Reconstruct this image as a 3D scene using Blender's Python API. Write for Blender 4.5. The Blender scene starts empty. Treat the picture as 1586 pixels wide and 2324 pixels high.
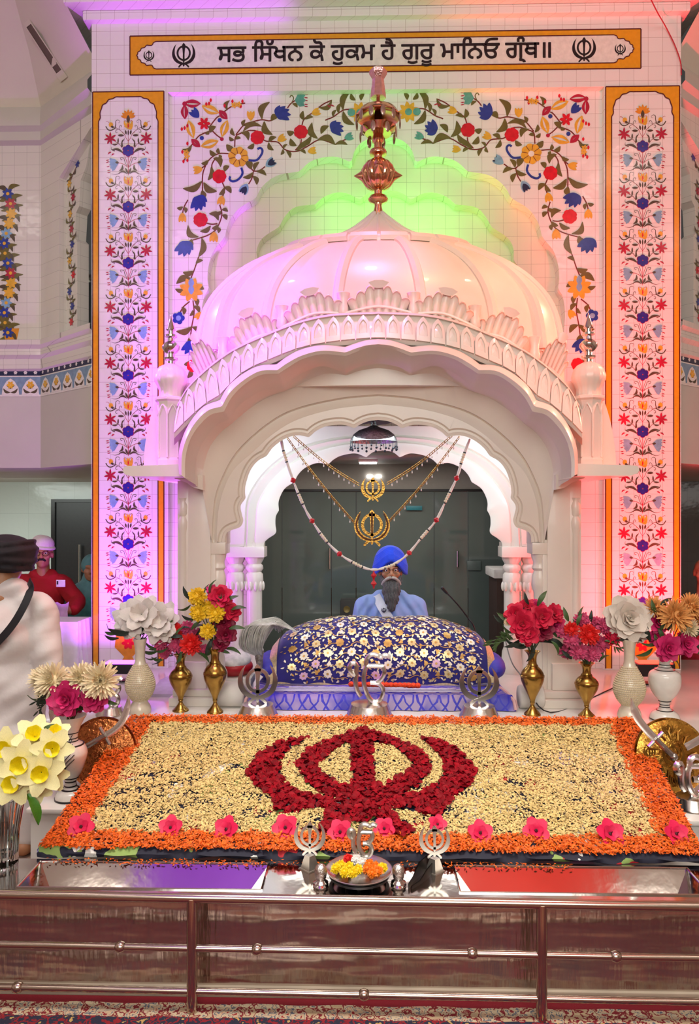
import bpy, bmesh, math, random
from mathutils import Vector, Matrix, Euler
from mathutils.geometry import tessellate_polygon
random.seed(7)
SC = bpy.context.scene
COL = SC.collection
PI = math.pi
# ---------------------------------------------------------------- camera, world, exposure, lights
FPX, CX, CY, YAW = 1700.0, 793.0, 1162.0, math.radians(1.3)
CAM = Vector((0, 0, 1.62))
cd = bpy.data.cameras.new('camera'); cam = bpy.data.objects.new('camera', cd); COL.objects.link(cam)
cd.sensor_fit = 'VERTICAL'; cd.sensor_height = 24.0; cd.sensor_width = 24.0; cd.lens = 24.0 * FPX / 2324.0
cd.clip_start = 0.05; cd.clip_end = 100
cam.location = CAM; cam.rotation_euler = (PI / 2, 0, YAW); SC.camera = cam
SC.view_settings.view_transform = 'Standard'; SC.view_settings.look = 'None'
SC.view_settings.gamma = 1.0; SC.view_settings.use_curve_mapping = False
SC.view_settings.exposure = 0.0
w = bpy.data.worlds.new('world'); SC.world = w; w.use_nodes = True
w.node_tree.nodes['Background'].inputs[0].default_value = (1.0, 0.94, 0.88, 1)
w.node_tree.nodes['Background'].inputs[1].default_value = 0.05
try:
    SC.cycles.max_bounces = 6; SC.cycles.diffuse_bounces = 3; SC.cycles.glossy_bounces = 4
    SC.cycles.transmission_bounces = 6; SC.cycles.caustics_reflective = False; SC.cycles.caustics_refractive = False
    SC.cycles.sample_clamp_indirect = 4.0
except Exception: pass

def aim(o, target):
    d = Vector(target) - o.location
    o.rotation_euler = d.to_track_quat('-Z', 'Y').to_euler()
def area(name, loc, target, size, power, col, size_y=None, spread=PI):
    l = bpy.data.lights.new(name, 'AREA'); l.energy = power; l.color = col; l.size = size
    if size_y: l.shape = 'RECTANGLE'; l.size_y = size_y
    l.spread = spread
    o = bpy.data.objects.new(name, l); COL.objects.link(o); o.location = loc; aim(o, target); return o
def spot(name, loc, target, power, col, angle=60, blend=.6, radius=.08):
    l = bpy.data.lights.new(name, 'SPOT'); l.energy = power; l.color = col; l.spot_size = math.radians(angle)
    l.spot_blend = blend; l.shadow_soft_size = radius
    o = bpy.data.objects.new(name, l); COL.objects.link(o); o.location = loc; aim(o, target); return o

#L
VIOLET = (0.56, 0.06, 1.0); RED = (1.0, 0.035, 0.06); GREEN = (0.16, 1.0, 0.14)
# hall lamplight as two added fills: narrow onto the board, broad from behind camera
area('board_fill', (0.1, 1.8, 5.8), (0.1, 3.05, 0.3), 3.0, 25, (1.0, 0.98, 0.90), 1.6, 0.75)
area('hall_wash', (0.1, -4.2, 4.4), (0.1, 4.2, 2.4), 5.0, 305, (0.94, 0.97, 0.92), 3.0)
# coloured floods at the foot of the tiled pillars
area('violet_flood', (-1.70, 5.02, 0.72), (-1.70, 5.48, 2.6), 0.24, 22, VIOLET, 0.10)
area('red_flood', (2.00, 5.02, 0.68), (2.02, 5.48, 2.6), 0.24, 38, RED, 0.10)
# coloured stage spots at both sides, then added ones tinting wings, front and middle
spot('violet_spot', (-3.0, 4.92, 4.1), (-0.95, 4.66, 2.80), 900, (0.55, 0.05, 1.0), 36, .8, .12)
spot('red_spot', (3.25, 4.92, 4.1), (1.10, 4.66, 2.80), 650, (1.0, 0.12, 0.07), 36, .8, .12)
spot('violet_side', (-2.9, 4.95, 2.95), (-1.25, 4.66, 2.32), 480, (0.55, 0.05, 1.0), 40, .7, .08)
spot('red_side', (3.15, 4.95, 2.95), (1.42, 4.66, 2.32), 420, (1.0, 0.12, 0.07), 40, .7, .08)
spot('violet_front', (-1.9, 3.2, 5.8), (-0.95, 4.58, 2.62), 1100, (0.62, 0.05, 1.0), 26, .8, .1)
spot('red_front', (2.2, 3.2, 5.8), (1.15, 4.58, 2.62), 520, (1.0, 0.16, 0.12), 25, .8, .1)
spot('rose_spot', (-0.05, 3.2, 5.9), (-0.10, 4.55, 2.80), 420, (1.0, 0.20, 0.50), 24, .8, .12)
spot('amber_spot', (1.1, 2.7, 5.6), (0.55, 4.8, 3.0), 190, (1.0, 0.42, 0.12), 24, .9, .12)
# added spots that carry the floods' violet and red up to the cornice
spot('violet_flood_boost', (-1.66, 4.95, 0.74), (-1.15, 5.46, 5.1), 650, VIOLET, 34, .9, .05)
spot('red_flood_boost', (1.96, 4.95, 0.70), (1.75, 5.46, 5.1), 750, RED, 34, .9, .05)
# green lamp behind the dome cap
spot('green_lamp', (0.16, 5.27, 3.46), (0.22, 5.75, 3.85), 32, GREEN, 150, .9, .05)
# white lamps inside the canopy, behind the front arch
area('canopy_lamp', (0.98, 4.80, 1.98), (0.10, 5.6, 1.45), 0.10, 5.2, (0.60, 0.88, 1.0), 0.7)
area('canopy_lamp', (-0.82, 4.80, 1.98), (0.10, 5.6, 1.45), 0.10, 5.2, (0.60, 0.88, 1.0), 0.7)
area('canopy_lamp', (0.08, 4.86, 2.10), (0.08, 5.25, 0.9), 0.9, 4, (0.80, 0.93, 1.0), 0.12)
# lamps of the side aisles and of the room behind
area('aisle_lamp', (-4.2, 8.0, 1.92), (-4.2, 8.6, 0), 1.4, 40, (0.90, 1.0, 0.94), 1.4)
area('aisle_lamp', (4.4, 8.0, 1.92), (4.4, 8.6, 0), 1.4, 14, (1.0, 0.94, 0.88), 1.4)
area('aisle_lamp', (-3.2, 4.0, 4.0), (-3.2, 6.0, 1.5), 1.2, 5, (1.0, 0.95, 0.88), 1.2)
area('back_room_lamp', (0.1, 6.4, 2.04), (0.1, 6.5, 0), 1.6, 15, (1.0, 0.96, 0.9), 0.5)

# ---------------------------------------------------------------- helpers
def P(px, py, Y):
    """point of the photograph's ray (px, py) on the plane y = Y"""
    a, b = (px - CX) / FPX, (CY - py) / FPX
    dx = -math.sin(YAW) + math.cos(YAW) * a; dy = math.cos(YAW) + math.sin(YAW) * a
    t = Y / dy
    return Vector((CAM.x + dx * t, Y, CAM.z + b * t))
def PZ(px, py, z):
    a, b = (px - CX) / FPX, (CY - py) / FPX
    dx = -math.sin(YAW) + math.cos(YAW) * a; dy = math.cos(YAW) + math.sin(YAW) * a
    t = (z - CAM.z) / b
    return Vector((dx * t, dy * t, z))
def lin(c):
    if isinstance(c, str):
        c = c.lstrip('#'); c = [int(c[i:i + 2], 16) / 255 for i in (0, 2, 4)]
    return tuple(x / 12.92 if x <= .04045 else ((x + .055) / 1.055) ** 2.4 for x in c[:3])

MATS = {}
def mat(name, col, rough=.5, metal=0.0, var=.08, scale=30.0, bump=0.0, bscale=None, island=0.0, coat=0.0, sheen=0.0, trans=0.0, spec=None, subs=0.0, stretch=None):
    """a Principled material whose colour wanders a little with noise; optional bump and per-piece variation"""
    if name in MATS: return MATS[name]
    m = bpy.data.materials.new(name); m.use_nodes = True; MATS[name] = m
    nt = m.node_tree; N, L = nt.nodes, nt.links
    b = N['Principled BSDF']; c = lin(col)
    b.inputs['Roughness'].default_value = rough; b.inputs['Metallic'].default_value = metal
    if coat: b.inputs['Coat Weight'].default_value = coat
    if sheen: b.inputs['Sheen Weight'].default_value = sheen
    if trans: b.inputs['Transmission Weight'].default_value = trans
    if spec is not None: b.inputs['Specular IOR Level'].default_value = spec
    if subs: b.inputs['Subsurface Weight'].default_value = subs; b.inputs['Subsurface Radius'].default_value = (.01, .004, .002)
    tc = N.new('ShaderNodeTexCoord'); src = tc.outputs['Object']
    if stretch:
        mp = N.new('ShaderNodeMapping'); mp.inputs['Scale'].default_value = stretch; L.new(src, mp.inputs[0]); src = mp.outputs[0]
    nz = N.new('ShaderNodeTexNoise'); nz.inputs['Scale'].default_value = scale; nz.inputs['Detail'].default_value = 3
    L.new(src, nz.inputs['Vector'])
    rp = N.new('ShaderNodeMapRange'); rp.inputs[1].default_value = .3; rp.inputs[2].default_value = .7
    rp.inputs[3].default_value = 1 - var; rp.inputs[4].default_value = 1 + var
    L.new(nz.outputs[0], rp.inputs[0]); fac = rp.outputs[0]
    if island:
        g = N.new('ShaderNodeNewGeometry')
        r2 = N.new('ShaderNodeMapRange'); r2.inputs[3].default_value = 1 - island; r2.inputs[4].default_value = 1 + island
        L.new(g.outputs['Random Per Island'], r2.inputs[0])
        mu = N.new('ShaderNodeMath'); mu.operation = 'MULTIPLY'; L.new(fac, mu.inputs[0]); L.new(r2.outputs[0], mu.inputs[1]); fac = mu.outputs[0]
    vm = N.new('ShaderNodeVectorMath'); vm.operation = 'SCALE'; vm.inputs[0].default_value = c
    L.new(fac, vm.inputs['Scale']); L.new(vm.outputs[0], b.inputs['Base Color'])
    if bump:
        n2 = N.new('ShaderNodeTexNoise'); n2.inputs['Scale'].default_value = bscale or scale * 2; n2.inputs['Detail'].default_value = 4
        L.new(src, n2.inputs['Vector'])
        bp = N.new('ShaderNodeBump'); bp.inputs['Strength'].default_value = bump; bp.inputs['Distance'].default_value = .01
        L.new(n2.outputs[0], bp.inputs['Height']); L.new(bp.outputs[0], b.inputs['Normal'])
    return m
def emit(name, col, strength):
    if name in MATS: return MATS[name]
    m = bpy.data.materials.new(name); m.use_nodes = True; MATS[name] = m
    b = m.node_tree.nodes['Principled BSDF']
    b.inputs['Base Color'].default_value = (*lin(col), 1); b.inputs['Emission Color'].default_value = (*lin(col), 1)
    b.inputs['Emission Strength'].default_value = strength
    return m
def tile_mat(name, col, grout, size=.1038, rough=.12, ox=0.0, oz=0.0, var=.03, wav=.012):
    m = bpy.data.materials.new(name); m.use_nodes = True; MATS[name] = m
    nt = m.node_tree; N, L = nt.nodes, nt.links; b = N['Principled BSDF']
    g = N.new('ShaderNodeNewGeometry'); s = N.new('ShaderNodeSeparateXYZ'); L.new(g.outputs['Position'], s.inputs[0])
    ad = N.new('ShaderNodeMath'); ad.operation = 'ADD'; L.new(s.outputs[0], ad.inputs[0]); L.new(s.outputs[1], ad.inputs[1])
    cx = N.new('ShaderNodeCombineXYZ')
    a1 = N.new('ShaderNodeMath'); a1.operation = 'ADD'; a1.inputs[1].default_value = 20 + ox; L.new(ad.outputs[0], a1.inputs[0])
    a2 = N.new('ShaderNodeMath'); a2.operation = 'ADD'; a2.inputs[1].default_value = 20 + oz; L.new(s.outputs[2], a2.inputs[0])
    L.new(a1.outputs[0], cx.inputs[0]); L.new(a2.outputs[0], cx.inputs[1])
    br = N.new('ShaderNodeTexBrick'); br.offset = 0.0; br.squash = 1.0
    br.inputs['Scale'].default_value = 1.0; br.inputs['Brick Width'].default_value = size; br.inputs['Row Height'].default_value = size
    br.inputs['Mortar Size'].default_value = .0011; br.inputs['Mortar Smooth'].default_value = .2
    c = lin(col)
    br.inputs['Color1'].default_value = (*c, 1); br.inputs['Color2'].default_value = (*[x * (1 - var) for x in c], 1); br.inputs['Mortar'].default_value = (*lin(grout), 1)
    L.new(cx.outputs[0], br.inputs['Vector']); L.new(br.outputs['Color'], b.inputs['Base Color'])
    b.inputs['Roughness'].default_value = rough
    nz = N.new('ShaderNodeTexNoise'); nz.inputs['Scale'].default_value = 9; L.new(cx.outputs[0], nz.inputs['Vector'])
    mx = N.new('ShaderNodeMath'); mx.operation = 'MULTIPLY_ADD'; mx.inputs[1].default_value = -.35; L.new(br.outputs['Fac'], mx.inputs[0]); L.new(nz.outputs[0], mx.inputs[2])
    bp = N.new('ShaderNodeBump'); bp.inputs['Strength'].default_value = .25; bp.inputs['Distance'].default_value = wav
    L.new(mx.outputs[0], bp.inputs['Height']); L.new(bp.outputs[0], b.inputs['Normal'])
    return m

def rootloc(p):
    v = Vector((0, 0, 0))
    while p is not None: v += p.location; p = p.parent
    return v
class MB:
    """collects pieces and links them as ONE mesh object"""
    def __init__(s): s.v = []; s.f = []; s.m = []
    def add(s, vs, fs, mi=0):
        o = len(s.v); s.v += [Vector(v) for v in vs]; s.f += [tuple(i + o for i in f) for f in fs]; s.m += [mi] * len(fs); return s
    def box(s, a, b, mi=0, bev=0.0):
        x0, y0, z0 = [min(a[i], b[i]) for i in range(3)]; x1, y1, z1 = [max(a[i], b[i]) for i in range(3)]
        if bev:
            bm = bmesh.new(); bmesh.ops.create_cube(bm, size=1)
            for v in bm.verts: v.co = Vector(((x0 + x1) / 2 + v.co.x * (x1 - x0), (y0 + y1) / 2 + v.co.y * (y1 - y0), (z0 + z1) / 2 + v.co.z * (z1 - z0)))
            bmesh.ops.bevel(bm, geom=bm.edges[:], offset=bev, segments=2, affect='EDGES', profile=.6)
            bm.verts.index_update(); s.add([v.co.copy() for v in bm.verts], [[v.index for v in f.verts] for f in bm.faces], mi); bm.free(); return s
        return s.add([(x0, y0, z0), (x1, y0, z0), (x1, y1, z0), (x0, y1, z0), (x0, y0, z1), (x1, y0, z1), (x1, y1, z1), (x0, y1, z1)],
                     [(0, 3, 2, 1), (4, 5, 6, 7), (0, 1, 5, 4), (1, 2, 6, 5), (2, 3, 7, 6), (3, 0, 4, 7)], mi)
    def lathe(s, prof, c=(0, 0, 0), seg=32, sx=1.0, sy=1.0, mi=0, lobes=0, amp=0.0, caps=True):
        c = Vector(c); vs = []; fs = []; n = len(prof)
        for r, z in prof:
            for k in range(seg):
                a = 2 * PI * k / seg; q = r * (1 + amp * abs(math.cos(lobes * a / 2)) - amp) if lobes else r
                vs.append(c + Vector((q * math.cos(a) * sx, q * math.sin(a) * sy, z)))
        for i in range(n - 1):
            for k in range(seg):
                k2 = (k + 1) % seg; fs.append((i * seg + k, i * seg + k2, (i + 1) * seg + k2, (i + 1) * seg + k))
        if caps:
            fs.append(tuple(range(seg - 1, -1, -1))); fs.append(tuple((n - 1) * seg + k for k in range(seg)))
        return s.add(vs, fs, mi)
    def tube(s, pts, r, seg=8, mi=0, caps=True):
        pts = [Vector(p) for p in pts]; n = len(pts); rr = r if isinstance(r, (list, tuple)) else [r] * n
        vs = []; fs = []; ref = None
        for i, p in enumerate(pts):
            t = (pts[min(i + 1, n - 1)] - pts[max(i - 1, 0)])
            t = t.normalized() if t.length > 1e-9 else Vector((0, 0, 1))
            if ref is None:
                ref = Vector((0, 0, 1)) if abs(t.z) < .9 else Vector((1, 0, 0))
            u = (ref - t * ref.dot(t)).normalized(); ref = u; v = t.cross(u)
            for k in range(seg):
                a = 2 * PI * k / seg; vs.append(p + (u * math.cos(a) + v * math.sin(a)) * rr[i])
        for i in range(n - 1):
            for k in range(seg):
                k2 = (k + 1) % seg; fs.append((i * seg + k, i * seg + k2, (i + 1) * seg + k2, (i + 1) * seg + k))
        if caps: fs.append(tuple(range(seg - 1, -1, -1))); fs.append(tuple((n - 1) * seg + k for k in range(seg)))
        return s.add(vs, fs, mi)
    def loft(s, rows, mi=0, closed=False):
        n = len(rows[0]); vs = [p for r in rows for p in r]; fs = []
        for i in range(len(rows) - 1):
            for k in range(n if closed else n - 1):
                k2 = (k + 1) % n; fs.append((i * n + k, i * n + k2, (i + 1) * n + k2, (i + 1) * n + k))
        return s.add(vs, fs, mi)
    def ball(s, c, r, seg=16, rings=10, mi=0, rot=None):
        c = Vector(c); r = r if isinstance(r, (list, tuple)) else (r, r, r); R = rot.to_matrix() if rot else Matrix.Identity(3)
        vs = [c + R @ Vector((0, 0, -r[2]))]; fs = []
        for i in range(1, rings):
            t = PI * i / rings - PI / 2
            for k in range(seg):
                a = 2 * PI * k / seg; vs.append(c + R @ Vector((r[0] * math.cos(t) * math.cos(a), r[1] * math.cos(t) * math.sin(a), r[2] * math.sin(t))))
        vs.append(c + R @ Vector((0, 0, r[2]))); top = len(vs) - 1
        for k in range(seg): fs.append((0, 1 + (k + 1) % seg, 1 + k)); fs.append((top, 1 + (rings - 2) * seg + k, 1 + (rings - 2) * seg + (k + 1) % seg))
        for i in range(rings - 2):
            for k in range(seg):
                k2 = (k + 1) % seg; fs.append((1 + i * seg + k, 1 + i * seg + k2, 1 + (i + 1) * seg + k2, 1 + (i + 1) * seg + k))
        return s.add(vs, fs, mi)
    def prism(s, loops, fn, d0, d1, mi=0):
        """loops = [outer, hole, ...] of 2D points; fn(u, v, d) -> 3D; a solid between d0 and d1"""
        flat = [p for l in loops for p in l]; n = len(flat)
        tris = tessellate_polygon([[Vector((p[0], p[1], 0)) for p in l] for l in loops])
        vs = [fn(p[0], p[1], d0) for p in flat] + [fn(p[0], p[1], d1) for p in flat]
        fs = []
        for t in tris: fs.append(tuple(t)); fs.append(tuple(i + n for i in reversed(t)))
        o = 0
        for l in loops:
            k = len(l)
            for i in range(k): j = (i + 1) % k; fs.append((o + i, o + j, n + o + j, n + o + i))
            o += k
        return s.add(vs, fs, mi)
    def build(s, name, mats, parent=None, origin=None, smooth=35, fix=True):
        me = bpy.data.meshes.new(name)
        off = rootloc(parent) if parent is not None else Vector(origin) if origin is not None else Vector((0, 0, 0))
        me.from_pydata([tuple(v - off) for v in s.v], [], s.f)
        ml = mats if isinstance(mats, (list, tuple)) else [mats]
        for m in ml: me.materials.append(m)
        if len(ml) > 1: me.polygons.foreach_set('material_index', s.m)
        if fix:
            bm = bmesh.new(); bm.from_mesh(me); bmesh.ops.recalc_face_normals(bm, faces=bm.faces[:]); bm.to_mesh(me); bm.free()
        if smooth:
            me.polygons.foreach_set('use_smooth', [True] * len(me.polygons))
            me.set_sharp_from_angle(angle=math.radians(smooth))
        me.update()
        o = bpy.data.objects.new(name, me); COL.objects.link(o)
        if parent is not None: o.parent = parent
        elif origin is not None: o.location = Vector(origin)
        return o
def tag(o, label=None, cat=None, group=None, kind=None):
    if label: o['label'] = label
    if cat: o['category'] = cat
    if group: o['group'] = group
    if kind: o['kind'] = kind
    return o
def thing(name, loc, label, cat, group=None):
    o = bpy.data.objects.new(name, None); COL.objects.link(o); o.location = loc; o.empty_display_size = .05
    return tag(o, label, cat, group)
def part(name, mesh, parent, loc=(0, 0, 0), rot=(0, 0, 0), scale=(1, 1, 1)):
    """a further object on a shared mesh, placed in world space under its unrotated parent"""
    o = bpy.data.objects.new(name, mesh); COL.objects.link(o)
    if parent is not None: o.parent = parent; loc = Vector(loc) - rootloc(parent)
    o.location = loc; o.rotation_euler = rot; o.scale = scale if isinstance(scale, (list, tuple)) else (scale,) * 3
    return o
def copy_tree(o, parent=None):
    c = o.copy(); COL.objects.link(c)
    if parent is not None: c.parent = parent
    for ch in [x for x in o.children]: copy_tree(ch, c)
    return c
def spline(pts, n=200, closed=False):
    """Catmull-Rom through pts (x, y[, 'c' = a cusp]), resampled to n points"""
    segs = []; cur = []
    for p in pts:
        cur.append(Vector((p[0], p[1])))
        if len(p) > 2 and len(cur) > 1: segs.append(cur); cur = [cur[-1].copy()]
    if len(cur) > 1: segs.append(cur)
    out = []
    for sg in segs:
        k = len(sg)
        for i in range(k - 1):
            p0 = sg[i - 1] if i > 0 else sg[i] * 2 - sg[i + 1]; p1, p2 = sg[i], sg[i + 1]
            p3 = sg[i + 2] if i + 2 < k else sg[i + 1] * 2 - sg[i]
            for j in range(10):
                t = j / 10
                out.append(.5 * ((2 * p1) + (p2 - p0) * t + (2 * p0 - 5 * p1 + 4 * p2 - p3) * t * t + (3 * p1 - p0 - 3 * p2 + p3) * t ** 3))
    out.append(segs[-1][-1])
    d = [0.0]
    for i in range(1, len(out)): d.append(d[-1] + (out[i] - out[i - 1]).length)
    res = []; j = 0
    for i in range(n):
        t = d[-1] * i / (n - 1)
        while j < len(d) - 2 and d[j + 1] < t: j += 1
        q = 0 if d[j + 1] == d[j] else (t - d[j]) / (d[j + 1] - d[j])
        res.append(out[j].lerp(out[j + 1], min(1, q)))
    return res
def spline3(pts, n=40):
    a = spline([(p[0], p[1]) for p in pts], 2); pts = [Vector(p) for p in pts]; out = []; k = len(pts)
    for i in range(k - 1):
        p0 = pts[i - 1] if i > 0 else pts[i] * 2 - pts[i + 1]; p1, p2 = pts[i], pts[i + 1]
        p3 = pts[i + 2] if i + 2 < k else pts[i + 1] * 2 - pts[i]
        m = max(2, n // (k - 1))
        for j in range(m):
            t = j / m; out.append(.5 * ((2 * p1) + (p2 - p0) * t + (2 * p0 - 5 * p1 + 4 * p2 - p3) * t * t + (3 * p1 - p0 - 3 * p2 + p3) * t ** 3))
    out.append(pts[-1]); return out
def mirror(left, cx):
    """left half, bottom to top centre -> the full curve, left foot to right foot"""
    return left + [Vector((2 * cx - p[0], p[1])) for p in reversed(left[:-1])]

class Draw2D:
    """flat coloured shapes for painted tiles and embroidery; fn(u, v, layer) -> 3D"""
    def __init__(s): s.sh = []; s.layer = 0
    def poly(s, pts, col): s.sh.append(([(p[0], p[1]) for p in pts], col, s.layer)); return s
    def stem(s, pts, w, col, n=None, taper=False):
        q = spline(pts, n or max(6, len(pts) * 4)) if len(pts) > 2 else [Vector(p[:2]) for p in pts]
        L, R = [], []
        for i, p in enumerate(q):
            t = q[min(i + 1, len(q) - 1)] - q[max(i - 1, 0)]
            t = t.normalized() if t.length else Vector((1, 0)); nn = Vector((-t.y, t.x))
            ww = w / 2 * ((1 - i / (len(q) - 1)) * .85 + .15 if taper else 1)
            L.append(p + nn * ww); R.append(p - nn * ww)
        for i in range(len(q) - 1): s.poly([L[i], L[i + 1], R[i + 1], R[i]], col)
        return s
    def leaf(s, a, b, w, bend, col):
        a, b = Vector(a[:2]), Vector(b[:2]); d = b - a; n = Vector((-d.y, d.x)); k = 9; top, bot = [], []
        for i in range(k + 1):
            t = i / k; c = a + d * t + n * bend * math.sin(PI * t) * 1.0
            hw = w / 2 * (math.sin(PI * min(1, t * .95 + .03)) ** .8) / max(d.length, 1e-6)
            top.append(c + n * hw); bot.append(c - n * hw)
        for i in range(k): s.poly([top[i], top[i + 1], bot[i + 1], bot[i]], col)
        return s
    def disc(s, c, r, col, n=14, ry=None):
        return s.poly([(c[0] + r * math.cos(2 * PI * i / n), c[1] + (ry or r) * math.sin(2 * PI * i / n)) for i in range(n)], col)
    def petals(s, c, r, n, col, w=.5, rot=0.0, r0=.1):
        for i in range(n):
            a = rot + 2 * PI * i / n; d = Vector((math.cos(a), math.sin(a)))
            s.leaf(Vector(c[:2]) + d * r * r0, Vector(c[:2]) + d * r, r * w, 0, col)
        return s
    def star(s, c, r, n, col, rot=0.0, inner=.4):
        return s.poly([(c[0] + (r if i % 2 == 0 else r * inner) * math.cos(rot + PI * i / n), c[1] + (r if i % 2 == 0 else r * inner) * math.sin(rot + PI * i / n)) for i in range(2 * n)], col)
    def at(s, n): s.layer = n; return s
    def build(s, name, fn, colmats, parent=None, origin=None):
        mb = MB(); keys = list(colmats); idx = {k: i for i, k in enumerate(keys)}
        for i, (pts, col, li) in enumerate(s.sh):
            li = li + (i % 160) / 170
            mb.add([fn(p[0], p[1], li) for p in pts], [tuple(range(len(pts)))], idx[col])
        return mb.build(name, [colmats[k] for k in keys], parent, origin, smooth=0, fix=False)
def remeshed(mb, voxel, it=6, fac=.5):
    """fuse the overlapping pieces of mb into one continuous skin; returns an MB"""
    o = mb.build('tmp_body', mat('tmp', '#888888'), smooth=0)
    r = o.modifiers.new('r', 'REMESH'); r.mode = 'VOXEL'; r.voxel_size = voxel
    sm = o.modifiers.new('s', 'SMOOTH'); sm.iterations = it; sm.factor = fac
    dg = bpy.context.evaluated_depsgraph_get(); dg.update(); me = o.evaluated_get(dg).to_mesh()
    out = MB(); out.add([v.co.copy() for v in me.vertices], [tuple(p.vertices) for p in me.polygons])
    o.evaluated_get(dg).to_mesh_clear(); me0 = o.data; bpy.data.objects.remove(o); bpy.data.meshes.remove(me0)
    return out
def capsule(mb, a, b, ra, rb):
    a, b = Vector(a), Vector(b); n = max(2, int((b - a).length / (min(ra, rb) * .45)) + 1)
    for i in range(n + 1): t = i / n; mb.ball(a.lerp(b, t), ra + (rb - ra) * t, 14, 9)
def chain(mb, pts, rs):
    for i in range(len(pts) - 1): capsule(mb, pts[i], pts[i + 1], rs[i], rs[i + 1])
# ================================================================ the setting
PLAT, STEEL, BLK = .47, .335, .36           # stage floor, steel counter top (floor = 0)
YW = 5.5
XL, XR = P(208, 800, YW).x, P(1545, 800, YW).x
XC = (XL + XR) / 2
def S(o, name=None): return tag(o, kind='structure')
TILE = tile_mat('white_tile', '#f5efec', '#b7a59c', ox=-XL, oz=-.4715)
TILE2 = tile_mat('cream_tile', '#ece2cc', '#b3a68e', ox=-XL + .03, oz=-.44)
TILE3 = tile_mat('side_tile', '#e4ddd3', '#b3aba2', ox=.02)
PLASTER = mat('cream_plaster', '#e3d9ca', .6, var=.02, scale=4)
GREYP = mat('grey_plaster', '#cfc9bf', .55, var=.03, scale=3)
MARBLE = mat('white_marble', '#e9e2da', .14, var=.05, scale=5, bump=.02, coat=.2)
DARKP = mat('unlit_recess', '#2b2826', .7, var=.1)
# floor and room shell
mb = MB(); mb.box((-7, -6, -.06), (7.4, 16, 0)); S(mb.build('floor', mat('hall_floor', '#a8897a', .6, var=.1, scale=3), origin=(0, 0, 0)))
mb = MB(); mb.box((-7, -6, 6.2), (7.4, 5.0, 6.3)); S(mb.build('ceiling', PLASTER, origin=(0, 0, 6.2)))
mb = MB(); mb.box((-7, -6.1, 0), (7.4, -6, 6.2)); S(mb.build('wall_front', PLASTER, origin=(0, -6, 0)))
mb = MB(); mb.box((-7.1, -6, 0), (-7, 16, 6.2)); S(mb.build('wall_left', PLASTER, origin=(-7, 0, 0)))
mb = MB(); mb.box((7.4, -6, 0), (7.5, 16, 6.2)); S(mb.build('wall_right', PLASTER, origin=(7.4, 0, 0)))
# stage floor (marble) and its blocks at both sides of the flower board
mb = MB()
mb.box((XL - .02, 3.80, 0), (XR + .5, 5.9, PLAT), bev=.008)
S(mb.build('floor_stage', MARBLE, origin=(0, 4.5, 0)))
mb = MB(); mb.box((-1.43, 3.16, 0), (-.95, 3.80, BLK - .022)); mb.box((-1.445, 3.145, BLK - .022), (-.95, 3.80, BLK), bev=.006); S(mb.build('trim_1', MARBLE, origin=(-1.2, 3.4, 0)))
mb = MB(); mb.box((1.05, 3.10, 0), (2.4, 3.80, BLK - .022)); mb.box((1.05, 3.085, BLK - .022), (2.4, 3.80, BLK), bev=.006); S(mb.build('trim_2', MARBLE, origin=(1.6, 3.4, 0)))
# ---- the tiled back wall, built in four layers that step back into the niche
zT = P(876, 40, YW).z; zL = P(876, 203, YW).z
xl, xr = P(381, 800, YW).x, P(1371, 800, YW).x
fxz = lambda u, v, d: Vector((u, d, v))
mb = MB(); mb.prism([[(XL, PLAT - .02), (XL, zT + .3), (XR, zT + .3), (XR, PLAT - .02), (xr, PLAT - .02), (xr, zL), (xl, zL), (xl, PLAT - .02)]], fxz, YW, YW + .42)
wall = S(mb.build('wall_back', TILE, origin=(XC, YW, PLAT)))
def px2xz(pts, Y): return [(P(p[0], p[1], Y).x, P(p[0], p[1], Y).z) for p in pts]
A1L = [(470, 1520), (470, 900), (463, 780), (458, 715), (463, 674), (474, 655.5, 'c'), (471, 632), (474, 600), (485, 568), (510, 538, 'c'), (519, 505), (541, 474), (580, 450, 'c'), (597, 421), (630, 398), (680, 389, 'c'), (702, 368), (730, 358), (764, 356), (797, 369, 'c'), (807, 338), (831, 317), (870, 309)]
A2L = [(566, 1520), (566, 800), (562, 640), (583, 588, 'c'), (583, 564), (596, 540), (633, 515, 'c'), (648, 489), (670, 470), (715, 464, 'c'), (735, 447), (764, 437), (790, 440), (816, 453, 'c'), (838, 437), (874, 431)]
def arch_layer(name, left, cx, Y, Y2, m, x0, x1, z1):
    c = px2xz(mirror(spline(left, 150), cx), Y)
    c[0] = (c[0][0], PLAT - .02); c[-1] = (c[-1][0], PLAT - .02)
    loop = [(x0, PLAT - .02), (x0, z1), (x1, z1), (x1, PLAT - .02)] + list(reversed(c))
    b = MB(); b.prism([loop], fxz, Y, Y2); return S(b.build(name, m, wall, smooth=35))
arch_layer('arch_field', A1L, 870, YW + .055, YW + .16, TILE, xl - .05, xr + .05, zL + .1)
arch_layer('outer_niche', A2L, 874, YW + .16, YW + .27, TILE2, xl - .05, xr + .05, zL + .1)
ox0, ox1, oz1 = P(520, 900, 5.77).x, P(1222, 900, 5.77).x, P(860, 1010, 5.77).z
mb = MB(); mb.prism([[(xl, PLAT - .02), (xl, zL + .1), (xr, zL + .1), (xr, PLAT - .02), (ox1, PLAT - .02), (ox1, oz1), (ox0, oz1), (ox0, PLAT - .02)]], fxz, YW + .27, YW + .42)
S(mb.build('inner_niche', TILE2, wall))
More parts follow.
